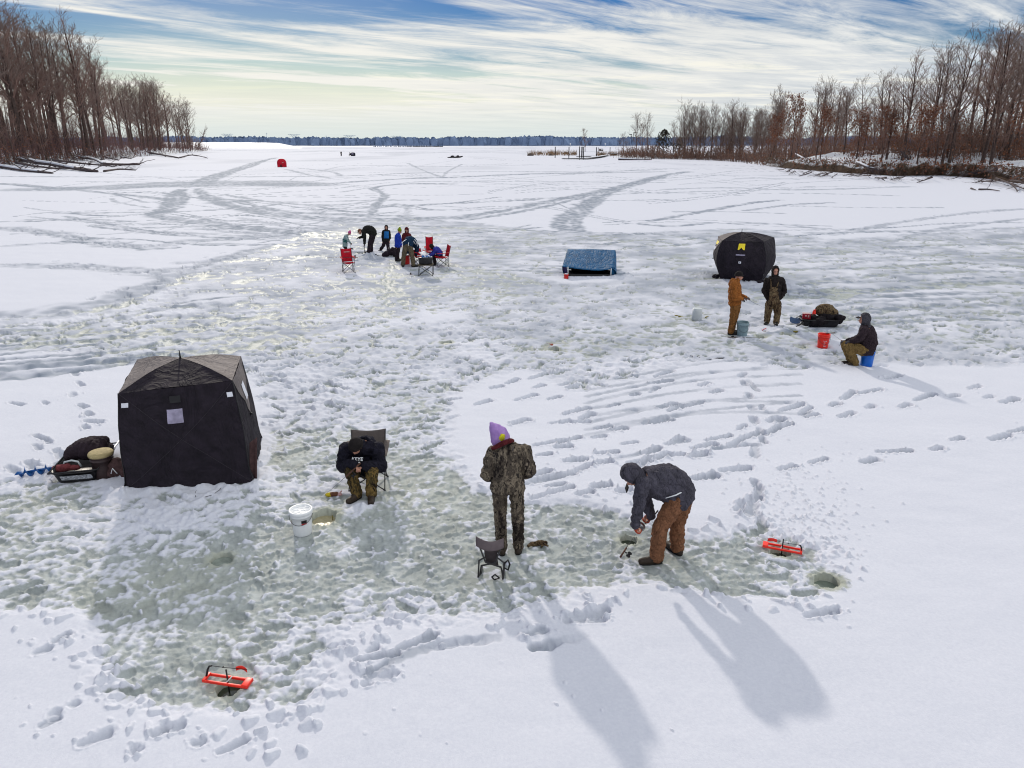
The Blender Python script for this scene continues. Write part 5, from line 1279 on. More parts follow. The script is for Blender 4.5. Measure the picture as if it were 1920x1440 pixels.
def proj(p):
    y = p.y * CP - (p.z - CAMH) * SP; d = Vector((p.x, p.y, p.z - CAMH))
    fwd = Vector((0, CP, -SP)); upv = Vector((0, SP, CP)); w = d.dot(fwd)
    return 960 + FPX * d.x / w, 720 - FPX * d.dot(upv) / w
Rpx = [(2300, 385), (2050, 362), (1920, 345), (1840, 334), (1760, 329), (1680, 330), (1600, 325), (1540, 321), (1480, 316), (1436, 311), (1400, 305), (1340, 301), (1280, 299), (1220, 298), (1168, 296), (1150, 293)]
RP = resample(shoreline(Rpx), 3.0)
def normals(P, side):
    out = []
    for i in range(len(P)):
        t = (P[min(i + 4, len(P) - 1)] - P[max(i - 4, 0)]); n = Vector((t.y, -t.x, 0)).normalized()
        out.append(n if n.x * side > 0 else -n)
    return out
RN = normals(RP, 1); RN = [(n * .8 + Vector((.55, .25, 0))).normalized() for n in RN]
def rscale(t):
    p = RP[int(t * (len(RP) - 1) + .5)]; u = proj(p)[0]
    return (.22 if u < 1415 else 1.0 if u > 1470 else .22 + .78 * (u - 1415) / 55) * (.85 + .35 * mnoise.noise(Vector((p.x * .11, p.y * .11, 4))))
make_bank('right_bank', RP, RN, PROFILE_R, rscale, (.96, 1.16))
Lpx = [(-420, 340), (-200, 326), (-60, 316), (0, 311), (80, 306), (160, 301), (230, 297), (300, 290), (350, 286), (385, 283.5), (400, 281)]
LP = resample(shoreline(Lpx), 5.0)
LN = [(n * .8 + Vector((-.6, .15, 0))).normalized() for n in normals(LP, -1)]
def lscale(t): return 1.0 if t < .6 else max(.3, 1 - (t - .6) * 1.6)
make_bank('left_bank', LP, LN, PROFILE_L, lscale, (1.02, 1.20))

def env(px, u):
    for (a, va), (b, vb) in zip(px[:-1], px[1:]):
        if a <= u <= b: return va + (vb - va) * (u - a) / (b - a)
    return px[0][1] if u < px[0][0] else px[-1][1]
def tree_height(p, vtop):
    """Height that brings the tip of a tree at p up to a row of the photograph."""
    u, v = proj(p); w = (p - cam.location).length
    d = ray(u, vtop); t = p.y / d.y
    return max(1.5, (CAMH + d.z * t - p.z))

# ---- left wood
envL = [(-300, -20), (0, 10), (45, 15), (75, 60), (110, 62), (150, 80), (185, 78), (205, 120), (225, 158), (300, 160), (325, 180), (350, 190), (372, 215), (388, 245)]
random.seed(21)
gl_ = 'bare trees of the wood on the left bank'
named_L = [(20, 8, 'tall bare tree at the far left edge of the left wood, its crown reaching highest', 6), (58, 40, 'bare tree with dark tangled crown second from the left edge', 7), (98, 62, 'slim bare tree with feathery crown left of the forked tree on the left bank', 6), (168, 68, 'bare forked tree with rounded crown standing alone above the left wood', 5),
           (130, 92, 'bare tree just left of the forked tree with the rounded crown', 9), (300, 158, 'bare round topped tree near the right end of the left wood', 6), (352, 190, 'last tall bare tree before the tip of the left bank', 5)]
def place_L(u_t, dep):
    best = min(range(len(LP)), key=lambda i: abs(proj(LP[i] + LN[i] * dep)[0] - u_t)); i = best
    q = LP[i] + LN[i] * dep; q.z = prof_z(PROFILE_L, dep) * lscale(i / (len(LP) - 1)) - .1
    return q
for k, (u, vt, lab, dep) in enumerate(named_L):
    q = place_L(u, dep); plant('forest' if u < 250 else 'open', k % (5 if u < 250 else 3), q, tree_height(q, vt), lab, None)
n_ = 0
for k in range(62):
    u = random.uniform(-60, 375) if k < 50 else random.uniform(225, 375); dep = 4 + 55 * random.random() ** 1.5
    q = place_L(u, dep); vt = env(envL, u) + random.choice([12, 25, 45, 60]) * random.uniform(.3, 1.3) * (1 if u < 230 else .5); h = tree_height(q, vt)
    if h < 4: continue
    plant('forest', random.randrange(5), q, h, 'bare grey brown tree in the crowd of the left wood', gl_)
for k in range(26):
    u = random.uniform(-20, 385); q = place_L(u, random.uniform(1, 14)); vt = env(envL, u); vt = vt + (270 - vt) * random.uniform(.45, .7)
    plant('sapling', random.randrange(3), q, tree_height(q, vt), 'thin bare sapling at the foot of the left wood', 'saplings along the left bank', name='sapling')
# leaning bush at the tip of the left bank
q = G(368, 283, .1); b = empty('leaning_tree', q, 'leaning bare bush overhanging the ice at the tip of the left bank', 'tree'); V, F, V2, F2 = [], [], [], []; rnd = random.Random(9)
pts, rr = branch(V2, F2, rnd, Vector((0, 0, 0)), Vector((.55, 0, .8)), 14, .32, 8, 6, .05, .03, .3)
for k in range(16):
    p_ = pts[2 + k % 6]; d_ = Vector((rnd.uniform(-.2, 1), rnd.gauss(0, .4), rnd.uniform(.2, 1))).normalized(); P_, R_ = branch(V, F, rnd, p_, d_, rnd.uniform(3, 6.5), .10, 4, 4, .12, .02)
    for j in range(5): branch(V, F, rnd, P_[1 + j % 4], (d_ + Vector((rnd.gauss(0, .5), rnd.gauss(0, .5), rnd.gauss(.2, .4)))).normalized(), rnd.uniform(1.5, 3), .06, 2, 3, .15, .05)
for k in range(22):
    d_ = Vector((rnd.uniform(.1, 1), rnd.gauss(0, .5), rnd.uniform(.05, .5))).normalized(); branch(V, F, rnd, Vector((rnd.uniform(-1, 2), 0, .2)), d_, rnd.uniform(4, 9), .09, 5, 3, .08, -.05)
for nm, v_, f_, m_ in (('trunk', V2, F2, 'bark'), ('crown', V, F, 'twig')):
    o = bpy.data.objects.new(nm, mesh_of(nm, v_, f_, M[m_])); COL.objects.link(o); o.parent = b

# ---- right wood
envR = [(1150, 275), (1185, 225), (1225, 222), (1240, 240), (1270, 230), (1285, 196), (1320, 200), (1350, 208), (1400, 196), (1430, 210), (1450, 170), (1495, 165), (1520, 158), (1560, 165), (1590, 150), (1640, 142), (1660, 118), (1700, 110), (1725, 105), (1760, 70), (1800, 75), (1840, 60), (1870, 42), (1905, 45), (1930, 90), (2200, 60)]
def place_R(u_t, dep):
    i = min(range(len(RP)), key=lambda i: abs(proj(RP[i] + RN[i] * dep)[0] - u_t))
    q = RP[i] + RN[i] * dep; q.z = prof_z(PROFILE_R, dep) * rscale(i / (len(RP) - 1)) - .1
    return q
gr_ = 'bare trees of the wood on the right bank'
named_R = [(1858, 42, 'tallest bare tree at right, its straight trunk rising from clear snow', 9, 'forest'), (1830, 62, 'slim straight tree just left of the tallest bare tree at right', 11, 'forest'), (1764, 70, 'bare tree with broad fan crown in the right wood, left of the two straight trunks', 6, 'forest'), (1690, 112, 'bare tree with spreading crown above the middle of the right wood', 9, 'forest'),
           (1640, 142, 'bare tree with round twiggy crown left of the spreading tree in the right wood', 12, 'forest'), (1532, 160, 'bare tree with upswept crown right of the rusty leaved oak', 10, 'open'), (1290, 196, 'tall thin bare tree at the left end of the right wood', 10, 'open'), (1325, 202, 'second thin bare tree from the left end of the right wood', 12, 'open'), (1375, 198, 'bare tree with many upright branches between the thin trees and the rusty tree', 8, 'open')]
for k, (u, vt, lab, dep, kd) in enumerate(named_R):
    q = place_R(u, dep); plant(kd, k % (5 if kd == 'forest' else 3), q, tree_height(q, vt), lab)
for k in range(54):
    u = random.choice([random.uniform(1450, 1990), random.uniform(1560, 1990), random.uniform(1280, 1460)]); dep = 7 + 60 * random.random() ** 1.4
    if 1800 < u < 1930: dep += 10
    q = place_R(u, dep); vt = env(envR, u) + random.choice([10, 25, 45, 60]) * random.uniform(.3, 1.2) * (1 if u > 1560 else .5); h = tree_height(q, vt)
    if h < 3: continue
    plant('forest' if u > 1480 else 'open', random.randrange(5 if u > 1480 else 3), q, h, 'bare grey brown tree in the crowd of the right wood', gr_)
for k in range(26):
    u = random.uniform(1268, 1445); q = place_R(u, random.uniform(2, 25)); vt = env(envR, u) + random.uniform(2, 40)
    plant('open', random.randrange(3), q, tree_height(q, vt), 'bare grey brown tree of the thinner stand at the left end of the right wood', 'bare trees of the thinner stand on the right shore')
for k in range(24):
    u = random.uniform(1300, 1960); q = place_R(u, random.uniform(2, 16)); vt = env(envR, u); vt = vt + (285 - vt) * random.uniform(.5, .75)
    plant('sapling', random.randrange(3), q, tree_height(q, vt), 'thin bare sapling at the edge of the right wood', 'saplings along the right bank', name='sapling')
for u, vt, dep, lab, w in [(1478, 188, 4, 'oak with many rust coloured dead leaves at the water edge of the right bank', 1.0), (1440, 214, 3, 'leaning tree with rusty leaves at the left corner of the high bank', .9), (1540, 205, 5, 'rusty leaved tree just right of the water edge oak', 1.0), (1610, 212, 5, 'low rusty orange tree over the middle of the right bank', 1.4),
                          (1655, 208, 6, 'second low rusty orange tree over the middle of the right bank', 1.4), (1702, 205, 5, 'wide rusty tree beside the leaning trunk on the right bank', 1.4), (1905, 175, 8, 'reddish leaved tree at the right edge of the photograph', 1.2), (1760, 215, 13, 'rusty undergrowth tree behind the broad fan crowned tree', 1.3)]:
    q = place_R(u, dep); plant('rusty', int(u) % 3, q, tree_height(q, vt), lab, name='rusty_tree', wide=w, lean=(0, -.25 if u == 1440 else 0), rz=None)
# trees of the low point by the dock
for u, vt, vb, lab, kd in [(1193, 218, 287, 'thin grey tree behind the lamp posts, left one of the pair', 'open'), (1215, 217, 288, 'thin grey tree behind the lamp posts, right one of the pair', 'open'), (1204, 232, 287, 'shorter thin tree between the grey pair behind the lamp posts', 'sapling'), (1168, 252, 287, 'low spreading bush left of the lamp posts', 'open'), (1097, 242, 285, 'lone small bare tree behind the dock pilings', 'sapling'),
                          (1262, 232, 292, 'small bare tree right of the dark evergreen', 'open'), (1300, 240, 290, 'small bare shrub at the left end of the right wood', 'sapling')]:
    q = G(u, vb, 0); plant(kd, int(u) % 3, q, tree_height(q, vt), lab, wide=1.6 if u == 1168 else 1.0)
def evergreen(label, u, vb, vt, wide):
    q = G(u, vb, 0); h = tree_height(q, vt); r = empty('evergreen_tree', q, label, 'tree'); rnd = random.Random(int(u)); V, F, V2, F2 = [], [], [], []
    branch(V2, F2, rnd, Vector((0, 0, -.2)), Vector((0, 0, 1)), h * .9, h * .02, 6, 6, .03, 0, .2)
    for k in range(900):
        t = rnd.random() ** .7; z = h * (.08 + .9 * t); R_ = h * wide * (1 - t * t) ** .6 * (.5 + .5 * rnd.random()) * (1 + .35 * math.sin(k * .37)); a = rnd.uniform(0, 6.28)
        c = Vector((math.cos(a) * R_, math.sin(a) * R_, z)); n = Vector((rnd.gauss(0, 1), rnd.gauss(0, 1), rnd.gauss(0, .6))).normalized(); e, g_ = frame(n); w = h * rnd.uniform(.02, .05); b = len(V)
        V.extend([c - e * w, c + g_ * w * .5, c + e * w, c - g_ * w * .5]); F.append((b, b + 1, b + 2, b + 3))
    for nm, v_, f_, m_ in (('trunk', V2, F2, 'bark'), ('crown', V, F, 'needle')):
        o = bpy.data.objects.new(nm, mesh_of(nm, v_, f_, M[m_], False)); COL.objects.link(o); o.parent = r
evergreen('dark bushy evergreen right of the lamp posts', 1243, 293, 242, .36); evergreen('small dark evergreen right of the bushy one', 1273, 294, 256, .30)

# ---- brush: countless stems, one mass per bank
def brush(name, label, place, u0, u1, n, dmax, hfn, m, leafp, seed, lm='leaf', dpow=1.6, wst=.03):
    rnd = random.Random(seed); V, F, V2, F2 = [], [], [], []
    for k in range(n):
        u = rnd.uniform(u0, u1); dep = .2 + dmax * rnd.random() ** dpow; p = place(u, dep) + Vector((rnd.gauss(0, 1.2), rnd.gauss(0, 1.2), 0)); h = hfn(u, dep) * rnd.uniform(.3, 1.3) * max(.3, 1 + 1.1 * mnoise.noise(Vector((p.x * .12, p.y * .12, seed))))
        d = Vector((rnd.gauss(0, .22), rnd.gauss(0, .22), 1)).normalized(); w = wst * (1 + p.y / 250)
        tip = p + d * h; e = Vector((w, 0, 0)); b = len(V)
        midp = p + d * h * .5 + Vector((rnd.gauss(0, .15), rnd.gauss(0, .15), 0))
        V.extend([p - e, p + e, midp + e * .7, midp - e * .7, tip + e * .3, tip - e * .3]); F += [(b, b + 1, b + 2, b + 3), (b + 3, b + 2, b + 4, b + 5)]
        for j in range(5):
            t = rnd.uniform(.25, 1); s = p.lerp(tip, t); q = s + Vector((rnd.gauss(0, .45), rnd.gauss(0, .45), rnd.uniform(.1, .8))) * h * .22; b = len(V); ee = e * .55
            V.extend([s - ee, s + ee, q + ee * .5, q - ee * .5]); F.append((b, b + 1, b + 2, b + 3))
            if rnd.random() < leafp(u):
                for _ in range(2):
                    c = q + Vector((rnd.gauss(0, .3), rnd.gauss(0, .3), rnd.gauss(0, .3))); nn = Vector((rnd.gauss(0, 1), rnd.gauss(0, 1), rnd.gauss(0, 1))).normalized(); e2, g2 = frame(nn); w2 = rnd.uniform(.08, .2); b = len(V2)
                    V2.extend([c - e2 * w2, c + g2 * w2, c + e2 * w2, c - g2 * w2]); F2.append((b, b + 1, b + 2, b + 3))
    me = bpy.data.meshes.new(name); nV = len(V)
    me.from_pydata(V + V2, [], F + [tuple(nV + i for i in f) for f in F2]); me.materials.append(m); me.materials.append(M[lm])
    me.polygons.foreach_set('material_index', [0] * len(F) + [1] * len(F2)); me.update()
    o = bpy.data.objects.new(name, me); COL.objects.link(o); return tag(o, label, 'brush', None, 'stuff')
brush('brush', 'purple brown undergrowth filling the foot of the left wood', place_L, -80, 395, 3600, 45, lambda u, d: 7.5 * (1 if u < 230 else .8) * min(1, .35 + d / 8), M['brush'], lambda u: .28 if u < 120 else .14, 1)
brush('brush', 'rusty brown undergrowth filling the foot of the right wood', lambda u, d: place_R(u, d + (11 if u < 1800 else 16)), 1440, 2010, 3800, 42, lambda u, d: 6.0 * min(1, .3 + d / 14), M['rust_brush'], lambda u: .30, 2)
brush('brush', 'reddish brush along the low shore between the lamp posts and the high bank', place_R, 1165, 1440, 1900, 10, lambda u, d: 2.6 if u < 1300 else 3.2, M['rust_brush'], lambda u: .15, 3)
def tangled(name, label, u0, u1, n, seed, place=None, side=-.75, zr=(.5, 1.95)):
    """Roots and dead vines hanging over the cut bank."""
    rnd = random.Random(seed); V, F = [], []
    for k in range(n):
        u = rnd.uniform(u0, u1); p = (place or place_R)(u, rnd.uniform(.3, 2.6)); p.z = rnd.uniform(*zr); d = Vector((side, -.55, rnd.uniform(-1.1, .5))) + Vector((rnd.gauss(0, .7), rnd.gauss(0, .5), 0)); L_ = rnd.uniform(.6, 2.4); w = rnd.uniform(.014, .05)
        pts = [p]; dd = d.normalized()
        for s in range(4): dd = (dd + Vector((rnd.gauss(0, .2), rnd.gauss(0, .2), -.22))).normalized(); q = pts[-1] + dd * L_ / 4; q.z = max(q.z, .03); pts.append(q)
        tube_fast(V, F, pts, [w, w * .9, w * .8, w * .6, w * .4], 3)
    o = bpy.data.objects.new(name, mesh_of(name, V, F, M['reed'] if False else mat('dead_roots', (.17, .115, .075), .95, .55, .5, col2=(.05, .032, .024)))); COL.objects.link(o); return tag(o, label, 'roots', None, 'stuff')
tangled('hanging_roots', 'tangle of roots and dead vines over the cut edge of the right bank', 1436, 1960, 3600, 4)
brush('brush', 'low orange brown weeds clinging to the cut edge of the right bank', place_R, 1436, 1960, 520, 2.0, lambda u, d: 1.0, M['rust_brush'], lambda u: .35, 5, dpow=1.0)

tangled('hanging_roots', 'tangle of roots and brown vines at the foot of the left bank', -60, 255, 1500, 6, place_L, .75, (.4, 2.2))
# ---- driftwood
def log(label, px, r, snow=True, zs=None, seed=0, twigs=6, m='log', name='fallen_log', z0=.25):
    P = []
    for i, (u, v) in enumerate(px):
        z = z0 if zs is None else zs[i]; P.append(G(u, v, z))
    Q = [Vector(q) for q in catmull([list(p) for p in P], 4)]
    rnd = random.Random(seed); n = len(Q); r *= (1.55 if px[0][0] < 500 else 1.05); rr = [r * (1 - .65 * i / (n - 1)) for i in range(n)]; c = Q[n // 2]
    root = empty(name, P[0], label, 'log'); V, F = [], []
    for i, q in enumerate(Q): Q[i] = q + Vector((rnd.gauss(0, r * .2), rnd.gauss(0, r * .2), 0))
    tube_fast(V, F, [q - P[0] for q in Q], rr, 8); F.append(tuple(range(7, -1, -1))); F.append(tuple(range(len(V) - 8, len(V)))); o = bpy.data.objects.new('trunk', mesh_of('trunk', V, F, M[m])); COL.objects.link(o); o.parent = root
    if twigs:
        V, F = [], []
        for k in range(int(twigs * 1.8)):
            i = rnd.randrange(n // 3, n); d = (Q[min(i + 1, n - 1)] - Q[i - 1]).normalized() + Vector((rnd.gauss(0, .6), rnd.gauss(0, .7), rnd.uniform(-.35, .6)))
            pts, _ = branch(V, F, rnd, Q[i] - P[0], d.normalized(), rnd.uniform(1, 3) * (r / .3) ** .4 * 1.3, rr[i] * .45, 4, 4, .14, -.06)
            for j in range(2): branch(V, F, rnd, pts[2 + j], (d + Vector((rnd.gauss(0, .6), rnd.gauss(0, .6), rnd.gauss(0, .4)))).normalized(), rnd.uniform(.6, 1.6), rr[i] * .2, 2, 3, .15, -.05)
        tube_fast(V, F, [q - P[0] for q in Q], [x * .5 for x in rr], 4)
        o = bpy.data.objects.new('branches', mesh_of('branches', V, F, M[m])); COL.objects.link(o); o.parent = root
    if snow:
        V, F = [], []; tube_fast(V, F, [q - P[0] + Vector((0, 0, rr[i] * .50)) for i, q in enumerate(Q)][:int(n * .85)], [x * .86 for x in rr][:int(n * .85)], 8)
        o = bpy.data.objects.new('snow_cover', mesh_of('snow_cover', V, F, M['snowcap'])); COL.objects.link(o); o.parent = root
log('longest snow topped log at left, sloping from the bank down onto the ice', [(-4, 287), (14, 291), (55, 302), (98, 308), (140, 316), (180, 321)], .42, True, [1.8, 1.5, 1.0, .7, .4, .2], 1, 10)
log('snow topped log behind the longest one, ending in a spray of dark branches', [(38, 283), (50, 291), (109, 292.5), (171, 297), (198, 307), (262, 308)], .36, True, [1.8, 1.3, 1.0, .8, .4, .2], 2, 16)
log('nearest low log at the left edge, half covered in snow', [(-30, 310), (0, 312), (44, 318.5), (96, 324)], .30, True, [.5, .4, .3, .15], 3, 6)
log('thin bare bough lying on the ice right of the left logs', [(195, 321), (225, 317), (254, 319)], .14, False, None, 4, 5, z0=.15)
log('dark log lying down the bank behind the branches at left', [(175, 286), (190, 292), (222, 300)], .28, True, [1.2, .8, .2], 5, 8)
log('dark log beside the white stump on the left bank', [(203, 288), (222, 293), (246, 297)], .25, True, [1.0, .6, .2], 6, 8)
log('dark log furthest right of the left driftwood', [(262, 283), (290, 288), (337, 296)], .35, False, [1.4, .8, .2], 7, 6)
log('bare bough on the ice before the tip of the left bank', [(337, 295.5), (361, 290.5), (389, 296.5)], .16, False, [.2, .9, .15], 8, 4)
log('dark low log with many branches under the longest left log', [(30, 305), (70, 312), (112, 316)], .2, False, [.6, .4, .2], 9, 12)
log('dark log with drooping limbs below the snow topped one', [(100, 300), (150, 306), (215, 312)], .2, False, [.9, .5, .2], 19, 16)
log('small bleached stump with snow on the left bank', [(213, 291), (212, 280), (211, 272)], .35, True, [.3, 1.8, 3.2], 10, 0, name='stump')
log('short stick on the ice far below the right bank', [(1821, 353), (1830, 356)], .09, False, None, 11, 0, z0=.1, name='stick')
log('long dark stick on the ice below the right bank', [(1836, 355), (1855, 355), (1874, 358)], .10, False, None, 12, 1, z0=.12, name='stick')
log('forked dead bough on the ice at the right edge', [(1868, 334), (1889, 342), (1925, 356)], .14, False, [.3, .5, .2], 13, 5)
log('second dead bough crossing the forked one at the right edge', [(1889, 341), (1902, 350), (1908, 359)], .11, False, [.4, .3, .1], 14, 3)
log('thin dead bough behind the forked one at the right edge', [(1894, 338), (1912, 340), (1930, 348)], .12, False, [.3, .6, .2], 20, 5)
log('pale brown fallen trunk reaching from the cut bank down to the ice', [(1868, 317), (1840, 322), (1812, 328)], .24, False, [1.6, .9, .3], 15, 10)
log('leaning dead trunk propped on the middle of the right bank', [(1720, 315), (1706, 300), (1690, 284)], .30, False, [.9, 2.2, 3.8], 16, 8)
log('snow dusted trunk slanting down the bank left of the leaning one', [(1608, 305), (1632, 315), (1660, 321)], .24, True, [1.9, 1.2, .6], 17, 8)
log('slanting trunk on the bank under the water edge oak', [(1492, 290), (1520, 303), (1555, 313)], .26, True, [2.4, 1.5, .6], 18, 8)
random.seed(31)
for k in range(22):
    u = random.uniform(1470, 1900); v = env([(1430, 317), (1560, 327), (1700, 333), (1800, 336), (1900, 340)], u) + random.uniform(-3, 4); L_ = random.uniform(8, 30)
    log('bare grey branch of the driftwood lying along the foot of the right bank', [(u, v - random.uniform(0, 5)), (u - L_ * .5, v), (u - L_, v + random.uniform(-1, 5))], random.uniform(.06, .12), False, [.7, .3, .08], 50 + k, 5, name='driftwood_branch')
for o in bpy.data.objects:
    if o.name.startswith('driftwood_branch'): o['group'] = 'driftwood branches along the right bank'

# ---- dock and far shore
def pile(label, u, vb, vt, r=.17):
    q = G(u, vb, 0); h = tree_height(q, vt); o = MB().tube([(0, 0, -.3), (0, 0, h)], r, 10).build('dock_piling', M['woodblack']); o.location = q
    return tag(o, label, 'piling', 'dark pilings of the dock')
for u, vb, vt, l in [(1040.8, 296, 275, 'dark piling furthest left, standing before the reeds'), (1066.5, 296.5, 275, 'dark piling at the outer end of the floating dock'), (1086.2, 299, 274.5, 'left piling of the cluster of three'), (1090.7, 298, 275, 'thick middle piling of the cluster of three'), (1093.8, 299, 275, 'right piling of the cluster of three'), (1118, 295, 276, 'dark piling where the dock meets the gangway'), (1143.5, 289, 276, 'short dark piling furthest right, by the shore deck')]:
    pile(l, u, vb, vt, .22 if u == 1090.7 else .15)
def deck(label, px, w, z):
    P = [G(u, v, z) for u, v in px]; r = empty('floating_dock', P[0], label, 'dock'); b = MB()
    for a, c in zip(P[:-1], P[1:]):
        d = (c - a); L_ = d.length; d.normalize(); s = Vector((-d.y, d.x, 0)); n = max(2, int(L_ / 1.2))
        b.box((a + c) / 2 - P[0], (L_, w, .18), Matrix((d, s, Vector((0, 0, 1)))).transposed(), .02)
    b.build('deck', M['woodblack'], r)
    sn = MB()
    for a, c in zip(P[:-1], P[1:]):
        d = (c - a); L_ = d.length; d.normalize(); s = Vector((-d.y, d.x, 0)); sn.box((a + c) / 2 - P[0] + Vector((0, .3, .13)), (L_ * .96, w * .6, .07), Matrix((d, s, Vector((0, 0, 1)))).transposed(), .02)
    sn.build('snow_cover', M['snowcap'], r)
    return r
deck('long low floating dock bending toward the shore between the pilings', [(1057, 297.6), (1086, 297.2), (1100, 296.6), (1118, 294.6), (1136, 291.5)], 2.2, .35)
deck('short upper dock section behind the cluster of three pilings', [(1084, 294), (1105, 293.2)], 1.6, .4)
deck('shore deck with snow right of the short piling', [(1143, 288.4), (1180, 287.8)], 2.5, .7)
def lamp(label, u, vb, vt, arm):
    q = G(u, vb, 0); h = tree_height(q, vt); r = empty('lamp_post', q, label, 'lamp post'); MB().tube([(0, 0, 0), (0, 0, h)], [.13, .09], 8).build('pole', M['woodblack'], r)
    MB().box((arm * .5, 0, h), (1.4, .5, .3), None, .06).build('lamp_head', M['woodblack'], r); MB().box((arm * .5, 0, h - .17), (1.0, .35, .05)).build('lens', M['greywhite'], r)
lamp('left and shorter of two dark lamp posts by the dock', 1182.5, 287, 252, -1); lamp('right and taller of two dark lamp posts by the dock', 1186, 287, 249, 1)
def reeds(name, label, u0, u1, v0, v1, n, h, seed):
    rnd = random.Random(seed); V, F = [], []
    for k in range(n):
        cl = rnd.choice([.1, .25, .45, .5, .62, .8, .95]); u = u0 + (u1 - u0) * min(1, max(0, rnd.gauss(cl, .06))); p = G(u, rnd.uniform(v0, v1), 0); hh = h * rnd.uniform(.3, 1.1); d = Vector((rnd.gauss(0, .3), 0, 1)); b = len(V); e = Vector((.06, 0, 0))
        V.extend([p - e, p + e, p + d * hh]); F.append((b, b + 1, b + 2))
    o = bpy.data.objects.new(name, mesh_of(name, V, F, M['reed'], False)); COL.objects.link(o); tag(o, label, 'reeds', None, 'stuff')
reeds('reeds', 'dry tan reeds in clumps on the snow left of the dock', 990, 1080, 287, 292, 700, 2.2, 5)
reeds('reeds', 'dry reeds at the foot of the dock by the low shore', 1118, 1175, 287, 293, 420, 1.6, 6)
random.seed(77)
for k in range(12):
    u = random.choice([random.uniform(985, 1080), random.uniform(1120, 1160)]); q = G(u, random.uniform(288, 292.5), 0); b = MB(); r_ = random.uniform(.5, 1.0); b.ball((0, 0, r_ * .3), (r_ * 1.3, r_, r_ * .7)); b.ball((r_ * .6, .1, r_ * .2), (r_, r_ * .8, r_ * .5))
    o = blob('shore_rock', b, M['wood'], None, .12, 1, .12, 1.5); o.location = q; tag(o, 'dark shore rock poking through the snow near the dock', 'rock', 'shore rocks near the dock')
q = G(1127, 284, 0); r = empty('shore_equipment', q, 'small grey winch box with a white panel on the shore behind the dock', 'winch box'); MB().box((0, 0, .9), (2.4, 1, 1.3), None, .1).build('housing', M['wood'], r); MB().box((.3, -.53, 1.0), (1.1, .05, .6)).build('panel', M['white'], r); MB().tube([(-1.6, 0, 0), (-1.6, 0, 2.3)], .12, 8).build('post', M['woodblack'], r)
logp = [(1160, 298.5), (1190, 299), (1222, 299.3)]
log('long snow edged timber lying at the foot of the low right shore', logp, .28, True, [.3, .3, .3], 41, 0, name='shore_timber')

# far wooded shore, distance haze painted into its blue colour
fm, nt, bs = new_mat('far_wood_painted_haze'); L = nt.links.new
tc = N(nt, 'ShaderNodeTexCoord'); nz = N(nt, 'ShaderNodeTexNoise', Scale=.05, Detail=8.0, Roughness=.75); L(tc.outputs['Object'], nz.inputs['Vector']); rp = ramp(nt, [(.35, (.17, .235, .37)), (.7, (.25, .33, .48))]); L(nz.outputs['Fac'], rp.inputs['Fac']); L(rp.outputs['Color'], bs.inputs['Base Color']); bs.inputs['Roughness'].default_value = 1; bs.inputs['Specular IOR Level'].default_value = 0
def far_wood(name, label, x0, x1, y0, hmean, n, seed, depth=60):
    rnd = random.Random(seed); V, F = [], []
    for k in range(n):
        x = x0 + (x1 - x0) * (k + rnd.random()) / n; y = y0 + rnd.uniform(0, depth) + .03 * abs(x); h = hmean * rnd.uniform(.86, 1.08) * (1 + .30 * mnoise.noise(Vector((x * .012, 0, seed)))); w = rnd.uniform(3.0, 6.5)
        b = len(V); m_ = 7; ring = []
        V.append(Vector((x, y, 0))); 
        for i in range(m_):
            t = i / (m_ - 1); a = PI * t; rr_ = (1 + .28 * rnd.uniform(-1, 1)); V.append(Vector((x + w * math.cos(a) * rr_ * .9, y + rnd.uniform(-2, 2), h * (.12 + .88 * math.sin(a) ** .6 * (1 if rr_ < 1 else 1.0) * rnd.uniform(.86, 1.06)))))
        V.append(Vector((x - w, y, 0))); V[b] = Vector((x + w, y, 0))
        F.append(tuple(range(b, b + m_ + 2)))
        # bare limbs feathering the top
        for j in range(4):
            c = Vector((x + rnd.uniform(-w, w) * .7, y, h * .8)); b = len(V); V.extend([c - Vector((.3, 0, 0)), c + Vector((.3, 0, 0)), c + Vector((rnd.gauss(0, .8), 0, h * rnd.uniform(.03, .09)))]); F.append((b, b + 1, b + 2))
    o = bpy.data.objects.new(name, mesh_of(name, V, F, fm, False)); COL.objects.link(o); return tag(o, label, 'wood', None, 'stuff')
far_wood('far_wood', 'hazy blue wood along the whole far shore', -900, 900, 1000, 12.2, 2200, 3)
# white snowy point at the far left and snow lip under the far wood
V, F = [], []
P = [(330, 700), (398, 700), (470, 690), (520, 700), (548, 730), (560, 760)]
top = [(330, 5.2), (398, 5.4), (470, 5.2), (520, 4.6), (545, 2.0), (562, .0)]
for i in range(60):
    u = 300 + 265 * i / 59; z = env(top, u) * (1 + .02 * math.sin(i * .9)); d = ray(u, 268); s = 720 / d.y; x = d.x * s
    for (yy, k) in ((690, -.02), (700, .25), (714, .62), (730, .92), (760, 1.0), (860, 1.0)): V.append(Vector((x * yy / 720, yy, z * k)))
for i in range(59):
    for j in range(5): F.append((i * 6 + j, (i + 1) * 6 + j, (i + 1) * 6 + j + 1, i * 6 + j + 1))
o = bpy.data.objects.new('snowy_dam', mesh_of('snowy_dam', V, F, M['snowcap'])); COL.objects.link(o); tag(o, kind='structure')
V, F = [], []
for i in range(120):
    x = -950 + 1900 * i / 119
    for (y, z) in ((950 + .03 * abs(x), -.05), (975 + .03 * abs(x), .8 + .5 * mnoise.noise(Vector((x * .02, 1, 1)))), (1200, 1.6)): V.append(Vector((x, y, z)))
for i in range(119):
    for j in range(2): F.append((i * 3 + j, (i + 1) * 3 + j, (i + 1) * 3 + j + 1, i * 3 + j + 1))
o = bpy.data.objects.new('far_shore', mesh_of('far_shore', V, F, M['snowcap'])); COL.objects.link(o); tag(o, kind='structure')
rnd = random.Random(12); V, F = [], []
